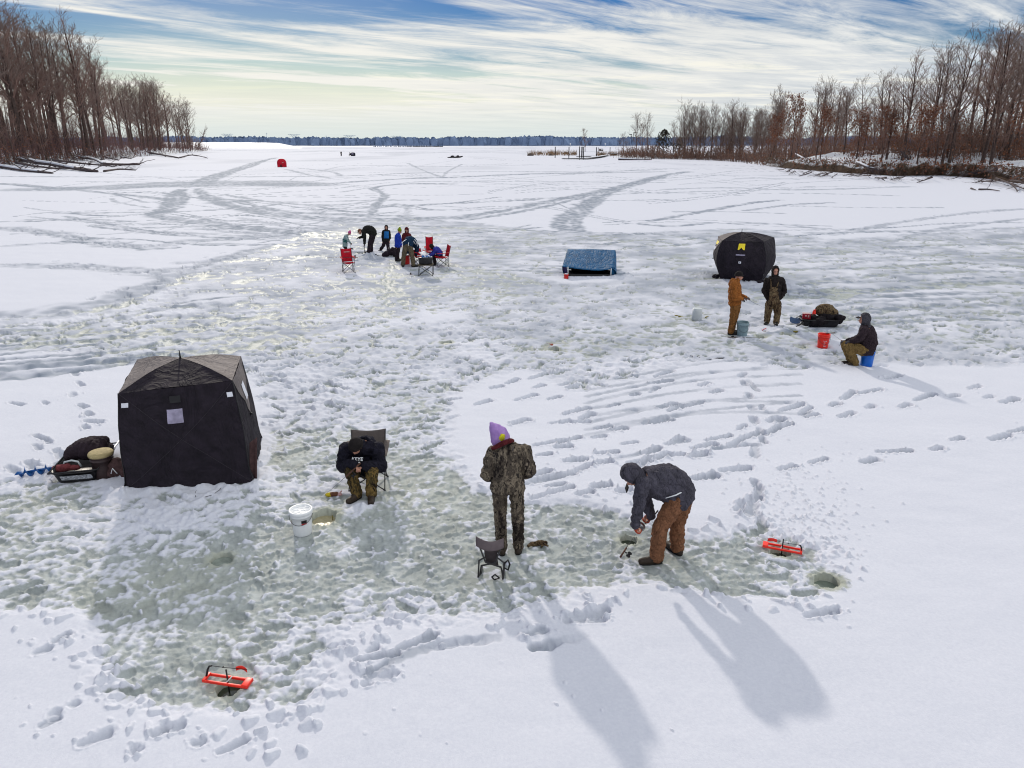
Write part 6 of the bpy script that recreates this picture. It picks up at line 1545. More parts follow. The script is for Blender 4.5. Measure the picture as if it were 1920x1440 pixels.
for k in range(220):
    u = rnd.choice([rnd.uniform(700, 830), rnd.uniform(760, 830)]); p = G(u, 274.5, 0) ; p = p * (945 / p.y); p.z = 0; b = len(V); w = rnd.uniform(.3, .7); hh = rnd.uniform(.8, 2.2); V.extend([p - Vector((w, 0, 0)), p + Vector((w, 0, 0)), p + Vector((rnd.gauss(0, .5), 0, hh))]); F.append((b, b + 1, b + 2))
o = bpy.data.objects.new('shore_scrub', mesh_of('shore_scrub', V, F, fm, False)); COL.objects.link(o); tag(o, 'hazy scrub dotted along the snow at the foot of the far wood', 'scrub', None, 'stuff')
steel_h = mat('painted_haze_steel', (.42, .50, .56), .8, .1, 1)  # pale steel with distance haze mixed into its colour
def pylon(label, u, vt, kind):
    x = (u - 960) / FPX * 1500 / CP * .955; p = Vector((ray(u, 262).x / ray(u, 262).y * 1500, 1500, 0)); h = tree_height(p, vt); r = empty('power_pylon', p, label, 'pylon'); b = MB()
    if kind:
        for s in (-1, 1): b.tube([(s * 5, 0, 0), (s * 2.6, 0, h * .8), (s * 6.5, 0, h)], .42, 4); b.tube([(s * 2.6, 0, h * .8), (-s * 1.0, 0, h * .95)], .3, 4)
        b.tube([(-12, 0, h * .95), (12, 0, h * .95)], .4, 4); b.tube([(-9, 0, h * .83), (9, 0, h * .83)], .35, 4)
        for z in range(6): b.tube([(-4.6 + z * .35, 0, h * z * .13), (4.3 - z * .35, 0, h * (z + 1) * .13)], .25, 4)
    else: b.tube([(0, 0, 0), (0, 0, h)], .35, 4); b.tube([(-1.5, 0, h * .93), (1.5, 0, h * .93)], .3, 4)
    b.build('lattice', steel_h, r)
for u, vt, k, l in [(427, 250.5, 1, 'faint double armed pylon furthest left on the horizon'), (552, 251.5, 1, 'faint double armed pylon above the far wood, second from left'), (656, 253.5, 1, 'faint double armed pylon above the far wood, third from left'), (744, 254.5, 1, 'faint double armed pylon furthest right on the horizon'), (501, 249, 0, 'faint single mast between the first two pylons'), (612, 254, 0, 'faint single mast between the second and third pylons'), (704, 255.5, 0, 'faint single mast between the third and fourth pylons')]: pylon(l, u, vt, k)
for u, l in ((1069.6, 'bright white light globe on the far shore above the dock'), (1135, 'second white light globe on the far shore, right of the pilings')):
    q = AT(u, 270, 900); r = empty('globe_light', Vector((q.x, q.y, 0)), l, 'light'); MB().tube([(0, 0, 0), (0, 0, q.z)], .15, 6).build('pole', steel_h, r); MB().ball((0, 0, q.z), (.75, .75, .75)).build('globe', M['white'], r)
# ------------------------------------------------------------------ noise on arrays
def _h(ix, iy, s):
    h = (ix.astype(np.uint32) * np.uint32(374761393) + iy.astype(np.uint32) * np.uint32(668265263) + np.uint32((s * 2246822519) & 0xFFFFFFFF))
    h = (h ^ (h >> np.uint32(13))) * np.uint32(1274126177)
    h = h ^ (h >> np.uint32(16))
    return h.astype(np.float32) / np.float32(4294967295.0)

def perlin(x, y, s=0):
    x0 = np.floor(x); y0 = np.floor(y)
    fx = (x - x0).astype(np.float32); fy = (y - y0).astype(np.float32)
    ix = x0.astype(np.int64); iy = y0.astype(np.int64)
    def g(dx, dy):
        a = _h(ix + dx, iy + dy, s) * np.float32(6.2831853)
        return np.cos(a) * (fx - dx) + np.sin(a) * (fy - dy)
    u = fx * fx * fx * (fx * (fx * 6 - 15) + 10); v = fy * fy * fy * (fy * (fy * 6 - 15) + 10)
    a = g(0, 0); b = g(1, 0); c = g(0, 1); d = g(1, 1)
    return ((a + (b - a) * u) + ((c + (d - c) * u) - (a + (b - a) * u)) * v) * np.float32(1.5)

def sstep(a, b, x):
    t = np.clip((x - a) / (b - a), 0, 1)
    return t * t * (3 - 2 * t)

# ------------------------------------------------------------------ the frozen lake
def build_lake():
    rng = np.random.default_rng(11)
    th = np.concatenate([np.radians(np.linspace(-180, -47, 22)[:-1]), np.radians(np.arange(-47, 47.001, 0.066)), np.radians(np.linspace(47, 180, 22)[1:-1])])
    dep = np.concatenate([np.arange(63, 8, -0.056), np.arange(8, 3.2, -0.034), np.arange(3.2, 0.32, -0.017)])
    r = np.concatenate([[0.8, 1.6], CAMH / np.tan(np.radians(dep)), [1100, 1500, 2500, 5000, 9000]])
    nT, nR = len(th), len(r)
    X = (r[:, None] * np.sin(th)[None, :]).astype(np.float64); Y = (r[:, None] * np.cos(th)[None, :]).astype(np.float64)
    dr = np.gradient(r)
    CELL = np.broadcast_to(np.maximum(dr, r * 0.00115)[:, None], X.shape)

    def pxy(px, z=-0.05): return [(p.x, p.y) for p in (G(u, v, z) for u, v in px)]
    near = r < 75
    nr = int(near.sum())
    Xn, Yn = X[:nr], Y[:nr]
    wx = Xn + 0.30 * perlin(Xn * 1.1, Yn * 1.1, 3) + 0.16 * perlin(Xn * 3.1, Yn * 3.1, 4) + 0.08 * perlin(Xn * 8, Yn * 8, 5)
    wy = Yn + 0.30 * perlin(Xn * 1.1, Yn * 1.1, 6) + 0.16 * perlin(Xn * 3.1, Yn * 3.1, 7) + 0.08 * perlin(Xn * 8, Yn * 8, 8)
    far = np.clip(Yn / 25, 0.55, 3)
    wx = Xn + (wx - Xn) * far; wy = Yn + (wy - Yn) * far

    def poly_mask(px, soft, x=wx, y=wy):
        P = pxy(px); n = len(P)
        inside = np.zeros(x.shape, bool); d2 = np.full(x.shape, 1e9)
        for i in range(n):
            x1, y1 = P[i]; x2, y2 = P[(i + 1) % n]
            c = ((y1 > y) != (y2 > y)) & (x < (x2 - x1) * (y - y1) / (y2 - y1 + 1e-12) + x1)
            inside ^= c
            ex, ey = x2 - x1, y2 - y1
            t = np.clip(((x - x1) * ex + (y - y1) * ey) / (ex * ex + ey * ey + 1e-12), 0, 1)
            d2 = np.minimum(d2, (x - x1 - t * ex) ** 2 + (y - y1 - t * ey) ** 2)
        d = np.sqrt(d2); d = np.where(inside, d, -d)
        return sstep(-soft * 0.3, soft, d)

    F = [(230, 925), (480, 885), (488, 800), (640, 800), (860, 850), (900, 915), (1000, 935), (1110, 945), (1180, 955), (1320, 1000), (1400, 970), (1480, 985), (1560, 1022),
         (1585, 1090), (1540, 1138), (1440, 1135), (1310, 1122), (1150, 1128), (1060, 1148), (960, 1172), (860, 1178), (760, 1180), (690, 1200), (650, 1215), (640, 1270),
         (600, 1340), (520, 1390), (500, 1358), (400, 1350), (260, 1345), (200, 1300), (170, 1260), (140, 1210), (100, 1168), (0, 1150), (-90, 1150), (-90, 900), (100, 885), (200, 895)]
    Mz = [(-90, 600), (0, 600), (220, 568), (330, 522), (480, 470), (560, 440), (600, 420), (760, 408), (900, 420), (1050, 438), (1150, 440), (1300, 432), (1400, 428), (1560, 450), (1920, 425),
          (2050, 430), (2050, 690), (1920, 690), (1700, 690), (1520, 700), (1340, 682), (1250, 700), (1080, 745), (980, 702), (860, 742), (850, 800), (872, 850), (905, 920), (640, 930), (480, 890),
          (490, 800), (470, 722), (350, 690), (240, 690), (130, 672), (0, 655), (-90, 650)]
    front = poly_mask(F, 0.34)
    mid = poly_mask(Mz, 0.5)
    # clear patches of untouched snow inside the trodden ground
    for px in ([(990, 520), (1060, 515), (1160, 522), (1180, 530), (1080, 536), (1000, 530)], [(330, 560), (420, 545), (470, 560), (400, 580)], [(760, 590), (880, 585), (900, 600), (800, 612)],
               [(1560, 560), (1750, 540), (1900, 552), (1700, 575)], [(1150, 600), (1240, 590), (1260, 605), (1180, 615)]):
        mid *= 1 - 0.8 * poly_mask(px, 0.4)
    trod = np.maximum(front, mid * 0.85)
    big = perlin(Xn * 0.33, Yn * 0.33, 21) + 0.5 * perlin(Xn * 0.9, Yn * 0.9, 22)
    wet = np.clip(front * (0.82 + 0.45 * big), 0, 1.0) + mid * (1 - front) * np.clip(0.40 + 0.62 * big, 0, 0.85)
    # snowier corners of the front patch, wetter pools by the people
    for u, v, R, a in [(330, 960, 0.8, -0.5), (120, 1010, 0.9, -0.25), (330, 1180, 0.8, -0.25), (560, 1240, .5, -.3), (650, 900, 0.7, -0.25), (1180, 1110, 0.5, -.3), (700, 1170, 0.6, -0.5), (860, 1175, .5, -.6), (1450, 1100, 0.5, -0.2),
                       (500, 1060, 1.2, .3), (800, 1050, 1.0, .35), (1080, 1030, .9, .35), (420, 1290, 0.8, .15), (1320, 1070, .6, .3), (760, 525, 3.0, .6), (900, 540, 2.5, .45), (1290, 600, 1.6, .5), (1340, 640, 1.5, .4), (1080, 655, 1.5, .5),
                       (520, 860, .5, .6), (700, 690, 1.5, .4), (500, 620, 2.5, .35), (640, 560, 2.5, .3), (650, 440, 4, .5)]:
        p = G(u, v); wet += a * np.exp(-((Xn - p.x) ** 2 + (Yn - p.y) ** 2) / R ** 2) * (front + mid > 0.3)
    wet = np.clip(wet, 0, 1)

    def oct(lam, s, k=1.0):
        w = sstep(1.2, 2.6, lam / CELL[:nr] / 1.0)
        return perlin(Xn / lam, Yn / lam, s) * w * k
    ICE = -0.085
    und = 0.018 * perlin(Xn / 2.3, Yn / 2.3, 31) + 0.010 * oct(0.7, 32) + 0.0022 * oct(0.16, 33) + 0.005 * perlin(Xn / 0.9 + .4 * Yn, Yn / 0.28, 34) * sstep(1.2, 2.6, 0.3 / CELL[:nr]) * np.clip(perlin(Xn / 4, Yn / 4, 35) + .3, 0, 1)
    rough = 0.020 * oct(0.55, 41) + 0.024 * oct(0.26, 42) + 0.017 * oct(0.13, 43) + 0.010 * oct(0.07, 44) + 0.006 * oct(0.04, 45)
    ridg = 0.034 * (0.5 - np.abs(oct(0.34, 46))) * sstep(1.2, 2.6, 0.34 / CELL[:nr]) + 0.018 * (0.5 - np.abs(oct(0.15, 47))) * sstep(1.2, 2.6, 0.15 / CELL[:nr])
    H = und * (1 - trod) + trod * (-0.026 - 0.040 * wet) + (rough + ridg) * trod * (0.55 + 0.02 * wet)
    H += (rough + ridg) * mid * (1 - front) * 0.95 * sstep(9, 18, Yn)
    H += trod * (0.011 * oct(0.055, 48) + 0.018 * oct(0.10, 49) + 0.022 * (0.45 - np.abs(oct(0.21, 50))))
    H += front * 0.034 * np.clip(oct(0.42, 53) - 0.15, 0, 1) * (1.2 - wet)
    H = H.astype(np.float64)
    worn_shade = np.zeros_like(H); stain = np.zeros_like(H)  # first mask: trodden wear plus painted shade in prints and trails

    # ---------------------------------------------------------------- prints pressed into the snow
    def window(x, y, R):
        rr = math.hypot(x, y); tt = math.atan2(x, y)
        i0, i1 = np.searchsorted(r[:nr], [rr - R, rr + R]); dt = R / max(rr, 0.5)
        j0, j1 = np.searchsorted(th, [tt - dt, tt + dt])
        return slice(i0, min(i1 + 1, nr)), slice(j0, j1 + 1)
    def print_(x, y, hd, ln, wd, dp, rim=0.3, slush=0.0, mode='add', wear_shade=0.0):
        R = ln * 0.5 + wd + 0.12
        a, b = window(x, y, R)
        dx = Xn[a, b] - x; dy = Yn[a, b] - y
        if dx.size == 0: return
        ca, sa = math.cos(hd), math.sin(hd)
        l = dx * ca + dy * sa; w = -dx * sa + dy * ca
        tl = np.clip(l / ln + 0.5, 0, 1)
        q = np.sqrt((np.maximum(np.abs(l) - (ln - wd) * 0.5, 0)) ** 2 + w ** 2) / (wd * (0.36 + 0.20 * tl))
        nz = 0.34 * perlin((dx + x) * 8, (dy + y) * 8, 51) + 0.20 * perlin((dx + x) * 20, (dy + y) * 20, 52)
        q = q + nz
        prof = (1 - sstep(0.45, 1.12, q)) * (0.55 + 0.5 * tl)
        rimp = np.exp(-((q - 1.30) / 0.24) ** 2) * np.clip(0.3 + 2.6 * np.abs(nz), 0, 1.2)
        if mode == 'add':
            H[a, b] += -dp * prof * (1 + 0.3 * l / ln) + rim * dp * rimp * (0.5 + 0.8 * np.abs(nz) / 0.2)
        if wear_shade: worn_shade[a, b] = np.maximum(worn_shade[a, b], prof * wear_shade)
        if slush: stain[a, b] = np.maximum(stain[a, b], prof * slush)

    def footprint(u, v, du, dv, ln=0.46, wd=0.17, dp=0.075):
        ln *= rng.choice([1.0, 1.15, 1.6])
        p = G(u, v, 0); q = G(u + du, v + dv, 0)
        hd = math.atan2(q.y - p.y, q.x - p.x) + rng.normal(0, .16)
        print_(p.x, p.y, hd, ln * rng.uniform(0.75, 1.3), wd * rng.uniform(0.75, 1.25), dp * rng.uniform(0.6, 1.25), 0.26, 0.0, wear_shade=rng.uniform(.3, .75))
        for _ in range(rng.integers(0, 4)):
            print_(p.x + rng.normal(0, .2), p.y + rng.normal(0, .2), rng.uniform(0, 6), rng.uniform(.03, .07), rng.uniform(.03, .06), -rng.uniform(.01, .03), 0)

    # trodden ground: thousands of overlapping prints
    cand = 0
    for (x0, x1, y0, y1, dens) in [(-9, 9, 4.6, 11, 9.0), (-16, 18, 11, 17, 8.0), (-22, 26, 17, 27, 6.0), (-30, 38, 27, 45, 3.0)]:
        n = int((x1 - x0) * (y1 - y0) * dens)
        xs = rng.uniform(x0, x1, n); ys = rng.uniform(y0, y1, n)
        for x, y in zip(xs, ys):
            rr = math.hypot(x, y); i = np.searchsorted(r[:nr], rr); j = np.searchsorted(th, math.atan2(x, y))
            if i >= nr or j >= nT: continue
            t = trod[i, j]
            if t < 0.35 or rng.random() > t * (1 - 0.45 * wet[i, j]): continue
            hd = rng.normal(0.35, 0.8) + (PI if rng.random() < .5 else 0)
            print_(x, y, hd, rng.uniform(0.24, 0.6), rng.uniform(0.12, 0.2), rng.uniform(0.02, 0.06) * (0.85 if y < 11.5 else 1.5) * (0.45 + 0.55 * t), 0.4, 0.0, wear_shade=0.0 if y < 11.5 else rng.uniform(.1, .5))
            cand += 1
    # single tracks on the clear snow (pixels of three crops of the photograph)
    A = lambda pts, s=2.25, ox=1200, oy=660: [(ox + x / s, oy + y / s) for x, y in pts]
    for u, v in A([(265, 525), (400, 495), (620, 490), (750, 460), (965, 457), (1070, 418), (1250, 410), (1340, 370), (1520, 360), (1600, 330)]):
        footprint(u, v, 40, -9, 0.42, 0.16, 0.085)
    for u, v in A([(435, 95), (475, 140), (460, 180), (515, 235), (480, 285), (520, 370), (485, 415), (490, 560), (425, 650), (470, 645), (510, 710), (505, 330), (470, 235), (440, 130), (500, 600)]):
        footprint(u, v, 6, 40, 0.40, 0.17, 0.085)
    for u, v in A([(60, 160), (100, 90), (320, 165), (255, 215), (150, 235), (80, 285), (150, 370), (330, 360), (430, 315), (270, 395), (400, 380), (45, 415), (240, 430), (90, 440), (20, 465), (470, 350), (690, 260), (560, 330),
                   (640, 235), (720, 270), (820, 220), (880, 180), (960, 165), (970, 230), (870, 265), (1115, 225), (1200, 190), (590, 290), (610, 310), (700, 245), (560, 285), (1410, 150), (1060, 105), (1320, 185), (1470, 190), (1560, 205)]):
        footprint(u, v, 40, -14, 0.44, 0.16, 0.08)
    for u, v in A([(830, 180), (1050, 150), (680, 200), (640, 290), (1110, 275), (870, 330), (1090, 345), (1350, 345), (920, 395), (1540, 300), (1440, 265), (1630, 190), (1800, 290), (1860, 215), (600, 430), (720, 520), (1060, 525),
                   (700, 575), (1850, 460), (620, 482), (450, 40), (860, 40), (1200, 90), (1500, 30), (780, 230), (700, 455), (940, 580), (1240, 560)], 4, 860, 780):
        footprint(u, v, 40, -7, 0.44, 0.16, 0.085)
    for u, v in A([(475, 1135), (670, 1200), (985, 1160), (200, 690), (360, 960), (265, 1010), (240, 1050), (1830, 860), (1860, 690), (860, 1080), (1160, 1170), (800, 1100), (300, 630)], 2.667, 0, 960):
        footprint(u, v, 30, -16, 0.17, 0.14, 0.05)
    for u, v in [(1095, 1160), (1098, 1150), (1540, 1150), (780, 1205), (705, 1232), (715, 1268), (1000, 1185)]:
        footprint(u, v, 40, -8, 0.30, 0.14, 0.05)
    for u, v in [(165, 690), (140, 700), (150, 720), (135, 740), (155, 760), (165, 775), (175, 790), (160, 800), (90, 828), (70, 838), (110, 850), (85, 755), (30, 756), (75, 820), (60, 870), (20, 878), (110, 872)]:
        footprint(u, v, 20, 16, 0.36, 0.16, 0.075)
    for u, v in [(975, 690), (1010, 705), (930, 725), (985, 745), (1040, 745), (905, 755), (1190, 740), (1240, 715), (1050, 790), (1080, 770), (1130, 800), (1100, 780), (1230, 790), (1180, 830), (880, 700), (900, 690), (1290, 760), (1320, 720),
                 (1060, 720), (1130, 705), (960, 715), (1010, 725), (1150, 760), (1250, 760)]:
        footprint(u, v, 40, -10, 0.42, 0.16, 0.08)
    # little crumbs and clods lying on the clear snow
    for _ in range(520):
        u = rng.normal(1500, 60); v = rng.normal(980, 60)
        p = G(u, v, 0); print_(p.x, p.y, rng.uniform(0, 6), rng.uniform(.03, .07), rng.uniform(.03, .05), -rng.uniform(.01, .03), 0)
    for _ in range(26):
        u = rng.uniform(0, 1300); v = rng.uniform(1180, 1400)
        p = G(u, v, 0); print_(p.x, p.y, rng.uniform(0, 6), rng.uniform(.03, .06), rng.uniform(.03, .05), -rng.uniform(.004, .016), 0)
    # clods thrown up along the edge of the wet patch
    P = pxy(F)
    for _ in range(240):
        i = rng.integers(0, len(P)); t = rng.random(); a = P[i]; b2 = P[(i + 1) % len(P)]
        x = a[0] + (b2[0] - a[0]) * t + rng.normal(0, 0.14); y = a[1] + (b2[1] - a[1]) * t + rng.normal(0, 0.14)
        print_(x, y, rng.uniform(0, 6), rng.uniform(.06, .20), rng.uniform(.05, .12), -rng.uniform(.015, .055), 0)

    # ---------------------------------------------------------------- trails: packed and dragged lines across the lake
    Hall = np.zeros_like(X); Hall[:nr] = H; H = Hall[:nr]
    W = np.zeros_like(X); W[:nr] = worn_shade; worn_shade = W[:nr]
    def trail(px, width, amt, depth=0.02, prints=False):
        Q = [G(u, v, 0) for u, v in px]
        # smooth the line
        S = []
        for i in range(len(Q) - 1):
            p0, p1, p2, p3 = Q[max(i - 1, 0)], Q[i], Q[i + 1], Q[min(i + 2, len(Q) - 1)]
            for k in range(6):
                t = k / 6; S.append(0.5 * ((2 * p1) + (p2 - p0) * t + (2 * p0 - 5 * p1 + 4 * p2 - p3) * t * t + (3 * p1 - p0 - 3 * p2 + p3) * t ** 3))
        S.append(Q[-1])
        walk = width >= 0.8 and max(p.y for p in S) < 70
        if walk:
            amt *= 0.55
            for p, q in zip(S[:-1], S[1:]):
                e = q - p
                for _ in range(int(e.length * 2.6 * min(2, width)) + (rng.random() < .5)):
                    t = rng.random(); o = rng.normal(0, width * .33)
                    print_(p.x + e.x * t - e.y / (e.length + 1e-6) * o, p.y + e.y * t + e.x / (e.length + 1e-6) * o, math.atan2(e.y, e.x) + rng.normal(0, .3), rng.uniform(.35, .7), rng.uniform(.15, .24), rng.uniform(.04, .085), .35, 0.0, wear_shade=rng.uniform(.4, .9))
        for p, q in zip(S[:-1], S[1:]):
            hz_ = abs(q.x - p.x) / ((q - p).length + 1e-6)
            wdt = max(.1, width * (0.55 + 0.75 * hz_ * min(2.0, max(.2, p.y / 60))) * (0.62 if p.y > 30 else 1) * (1 + 0.2 * rng.normal()))
            m = wdt * 1.6
            rs = [math.hypot(p.x, p.y), math.hypot(q.x, q.y)]; ts = [math.atan2(p.x, p.y), math.atan2(q.x, q.y)]
            i0, i1 = np.searchsorted(r, [min(rs) - m, max(rs) + m]); dt = m / max(min(rs), 1)
            j0, j1 = np.searchsorted(th, [min(ts) - dt, max(ts) + dt])
            a, b = slice(max(i0 - 1, 0), i1 + 1), slice(max(j0 - 1, 0), j1 + 1)
            x, y = X[a, b], Y[a, b]
            if x.size == 0: continue
            nzx = 0.35 * wdt * perlin(x / (wdt * 1.2), y / (wdt * 1.2), 61)
            e = q - p; t = np.clip(((x - p.x) * e.x + (y - p.y) * e.y) / (e.x ** 2 + e.y ** 2 + 1e-9), 0, 1)
            d = np.hypot(x - p.x - t * e.x, y - p.y - t * e.y) + nzx
            grain = 0.62 + 0.75 * perlin(x / 0.5, y / 0.5 / np.clip(rs[0] / 60, 1, 6), 62) + 0.3 * perlin(x / 2.1, y / 5, 63)
            k = (1 - sstep(wdt * 0.45, wdt * 0.95, d)) * np.clip(grain * 1.15 + .1, 0.15, 1.1) * min(1, amt * 1.6)
            W[a, b] = np.maximum(W[a, b], k)
            Hall[a, b] -= depth * k * np.clip(0.4 + 1.2 * perlin(x * 2.2, y * 2.2, 64), 0, 1.5) * (1 if rs[0] < 70 else 0.5)
    T = trail
    T([(515, 296), (480, 305), (440, 318), (395, 332), (360, 344)], 2.6, .75)
    T([(500, 300), (470, 312), (420, 328), (385, 345)], 1.6, .7)
    T([(90, 354), (200, 352), (330, 348), (480, 345), (580, 346)], 5.0, .55)
    T([(190, 350), (300, 344), (420, 342), (520, 341)], 4.0, .5)
    T([(0, 344), (80, 350), (200, 362), (300, 372), (330, 378)], 1.2, .6)
    T([(340, 355), (320, 370), (315, 385), (300, 395), (285, 402), (320, 410), (400, 422), (520, 432), (600, 442)], 1.6, .75)
    T([(335, 358), (345, 372), (330, 388), (315, 398)], 1.2, .6)
    T([(370, 355), (390, 370), (430, 385), (500, 400), (600, 410), (680, 412), (860, 408)], 2.0, .8)
    T([(440, 375), (520, 395), (640, 402), (760, 405)], 1.2, .6)
    T([(420, 365), (520, 380), (640, 384), (720, 372)], 1.0, .5)
    T([(0, 427), (100, 437), (180, 455), (280, 462), (360, 452), (470, 445), (560, 432)], 1.7, .75)
    T([(0, 462), (120, 455), (230, 460), (300, 462)], 1.0, .6)
    T([(0, 497), (100, 498), (200, 502), (330, 515), (420, 506)], 1.3, .7)
    T([(90, 500), (230, 508), (330, 504), (420, 498)], .8, .6)
    T([(570, 455), (480, 470), (400, 490), (330, 520), (260, 545), (215, 568)], 1.6, .8)
    T([(0, 593), (100, 585), (200, 572), (240, 560)], 1.2, .8)
    T([(130, 411), (220, 405), (300, 398)], .8, .65); T([(130, 411), (200, 420), (250, 432), (380, 440)], .8, .65)
    T([(210, 372), (215, 378), (240, 383), (280, 390)], .5, .5)
    T([(860, 408), (960, 392), (1040, 375), (1140, 355), (1240, 330), (1290, 322)], 1.7, .85)
    T([(880, 412), (980, 396), (1060, 378), (1160, 352)], 1.0, .6)
    T([(1062, 432), (1052, 415), (1080, 395), (1110, 375), (1180, 348), (1240, 332)], 2.2, .85)
    T([(1090, 438), (1080, 415), (1100, 392), (1130, 372)], 1.8, .6)
    T([(690, 412), (705, 385), (722, 366), (702, 352), (760, 345), (840, 345)], 1.3, .75)
    T([(0, 331), (300, 332), (640, 330), (760, 325), (900, 322), (1100, 322), (1240, 318)], 1.2, .55)
    T([(600, 345), (760, 335), (860, 332), (1000, 326), (1240, 322)], 1.6, .65)
    T([(600, 392), (760, 385), (1000, 375)], .9, .6)
    T([(640, 360), (760, 343), (830, 340), (960, 340), (1240, 342)], .8, .5)
    T([(1035, 377), (1060, 388), (1075, 395)], .5, .7)
    T([(765, 306), (790, 318), (828, 332)], 1.0, .5); T([(830, 332), (842, 320), (866, 308)], 1.0, .5)
    T([(600, 322), (640, 312), (700, 310), (860, 312), (1000, 309)], 1.4, .4); T([(380, 300), (540, 300), (640, 302)], 2, .35)
    T([(540, 318), (580, 328), (620, 334)], 1.2, .5); T([(560, 315), (620, 322), (640, 330)], 1.0, .5)
    T([(395, 282), (600, 284), (800, 286), (1100, 284)], 9, .35); T([(420, 277), (700, 278), (1000, 279)], 16, .3)
    T([(1220, 414), (1300, 400), (1400, 382), (1460, 375)], .9, .65); T([(1200, 420), (1260, 424), (1330, 418)], .7, .6)
    T([(1400, 395), (1480, 384), (1560, 380)], .7, .5); T([(1250, 355), (1360, 352), (1500, 356), (1700, 350)], 1.2, .4)
    T([(1560, 440), (1700, 415), (1830, 398), (1920, 392)], .9, .7); T([(1610, 470), (1750, 432), (1920, 410)], .7, .5)
    for k in range(15):
        v0 = 415 + k * 13 + rng.uniform(-4, 4)
        T([(1440 + rng.uniform(-60, 120), v0 + rng.uniform(8, 30)), (1640, v0 + rng.uniform(2, 16)), (1800, v0 + rng.uniform(-4, 8)), (1930, v0 + rng.uniform(-8, 8))], rng.uniform(.25, .8), rng.uniform(.35, .7), 0.035)
    for k in range(12):
        v0 = 590 + k * 9
        T([(-20, v0 + 22), (150, v0 + rng.uniform(0, 14)), (330, v0 - rng.uniform(8, 26)), (520, v0 - rng.uniform(20, 50))], rng.uniform(.18, .5), rng.uniform(.4, .75), 0.05)
    for k in range(10):
        v0 = 430 + k * 8
        T([(840 + rng.uniform(-60, 60), v0 + rng.uniform(-6, 6)), (1000, v0 + rng.uniform(4, 14)), (1160, v0 + rng.uniform(6, 24))], rng.uniform(.3, .8), rng.uniform(.3, .6), 0.03)
    for k in range(9):
        v0 = 690 + k * 12
        T([(1100, v0 + 30), (1300, v0 + rng.uniform(-14, 6)), (1500, v0 - rng.uniform(5, 40))], .12, .35, 0.03)
    for px in ([(1000, 1215), (1090, 1190)], [(1340, 840), (1390, 833), (1420, 834)], [(1160, 860), (1200, 850)], [(690, 1265), (800, 1215), (930, 1195)]):
        T(px, .10, .4, 0.05)
    for k in range(52):
        u0 = rng.uniform(-40, 640); v0 = rng.uniform(318, 460); ln = rng.uniform(120, 420); dv = rng.uniform(-34, 34)
        T([(u0, v0), (u0 + ln * .35, v0 + dv * .3 + rng.uniform(-9, 9)), (u0 + ln * .7, v0 + dv * .7 + rng.uniform(-9, 9)), (u0 + ln, max(306, v0 + dv))], rng.uniform(.25, .7), rng.uniform(.4, .75))
    for k in range(30):
        u0 = rng.uniform(640, 1500); v0 = rng.uniform(306, 400); ln = rng.uniform(160, 520); dv = rng.uniform(-26, 16)
        T([(u0, v0), (u0 + ln * .5, v0 + dv * .5 + rng.uniform(-5, 5)), (u0 + ln, max(302, v0 + dv))], rng.uniform(.25, .6), rng.uniform(.3, .6))
    for k in range(26):
        u0 = rng.uniform(300, 1500); v0 = rng.uniform(412, 470); ln = rng.uniform(120, 300)
        T([(u0, v0), (u0 + ln * .5, v0 + rng.uniform(-8, 8)), (u0 + ln, v0 + rng.uniform(-16, 16))], rng.uniform(.3, .7), rng.uniform(.4, .7), .04)
    for k in range(10):
        a_ = rng.uniform(0, 6.28); u0, v0 = 740 + 260 * math.cos(a_), 470 + 55 * math.sin(a_)
        T([(740 + 60 * math.cos(a_), 470 + 12 * math.sin(a_)), (u0, v0), (u0 + 160 * math.cos(a_), v0 + 30 * math.sin(a_))], .9, .6, .04)
    for k in range(14):      # paired sled-runner lines
        u0 = rng.uniform(-40, 1300); v0 = rng.uniform(312, 420); ln = rng.uniform(200, 520); dv = rng.uniform(-40, 30); m1, m2 = rng.uniform(-9, 9), rng.uniform(-9, 9)
        for o_ in (0, rng.uniform(2, 5)):
            T([(u0, v0 + o_), (u0 + ln * .35, v0 + dv * .3 + m1 + o_), (u0 + ln * .7, v0 + dv * .7 + m2 + o_), (u0 + ln, max(304, v0 + dv + o_))], .3, .6)
    # wind-packed darker bands far out
    u_ = perlin(X / 35, Y / 90, 71) + 0.5 * perlin(X / 11, Y / 33, 72)
    W = np.maximum(W, np.clip(u_ * 0.5 - 0.05, 0, 0.35) * sstep(60, 160, Y))
    W[:nr] = np.maximum(W[:nr], worn_shade); W[:nr] = np.maximum(W[:nr], mid * np.clip(0.40 + 0.5 * perlin(Xn / 1.5, Yn / 1.5, 73) + .35 * perlin(Xn / 5, Yn / 5, 74) + .25 * perlin(Xn / .5, Yn / .5, 75), 0, .8) * sstep(9, 24, Yn))  # middle ground: trodden tone and shade of small pits painted together

    # ---------------------------------------------------------------- soft floor on the ice, pads, mounds and holes
    H = Hall[:nr]
    low = np.clip((ICE + 0.020 - H) / 0.03, 0, None)
    H = np.where(H < ICE + 0.02, ICE + 0.02 - 0.02 * (1 - np.exp(-low * 1.5)) , H)
    slush = (1 - sstep(ICE + 0.012, ICE + 0.062, H)) * np.clip(trod + 0.25, 0, 1) * np.clip(0.5 + wet * 0.8, 0, 1)
    slush = np.maximum(slush, stain * 0.5)
    slush = np.clip(slush + front * wet * 0.12 * (1 - sstep(-0.08, -0.02, H)), 0, 1)
    st2 = np.zeros_like(H)
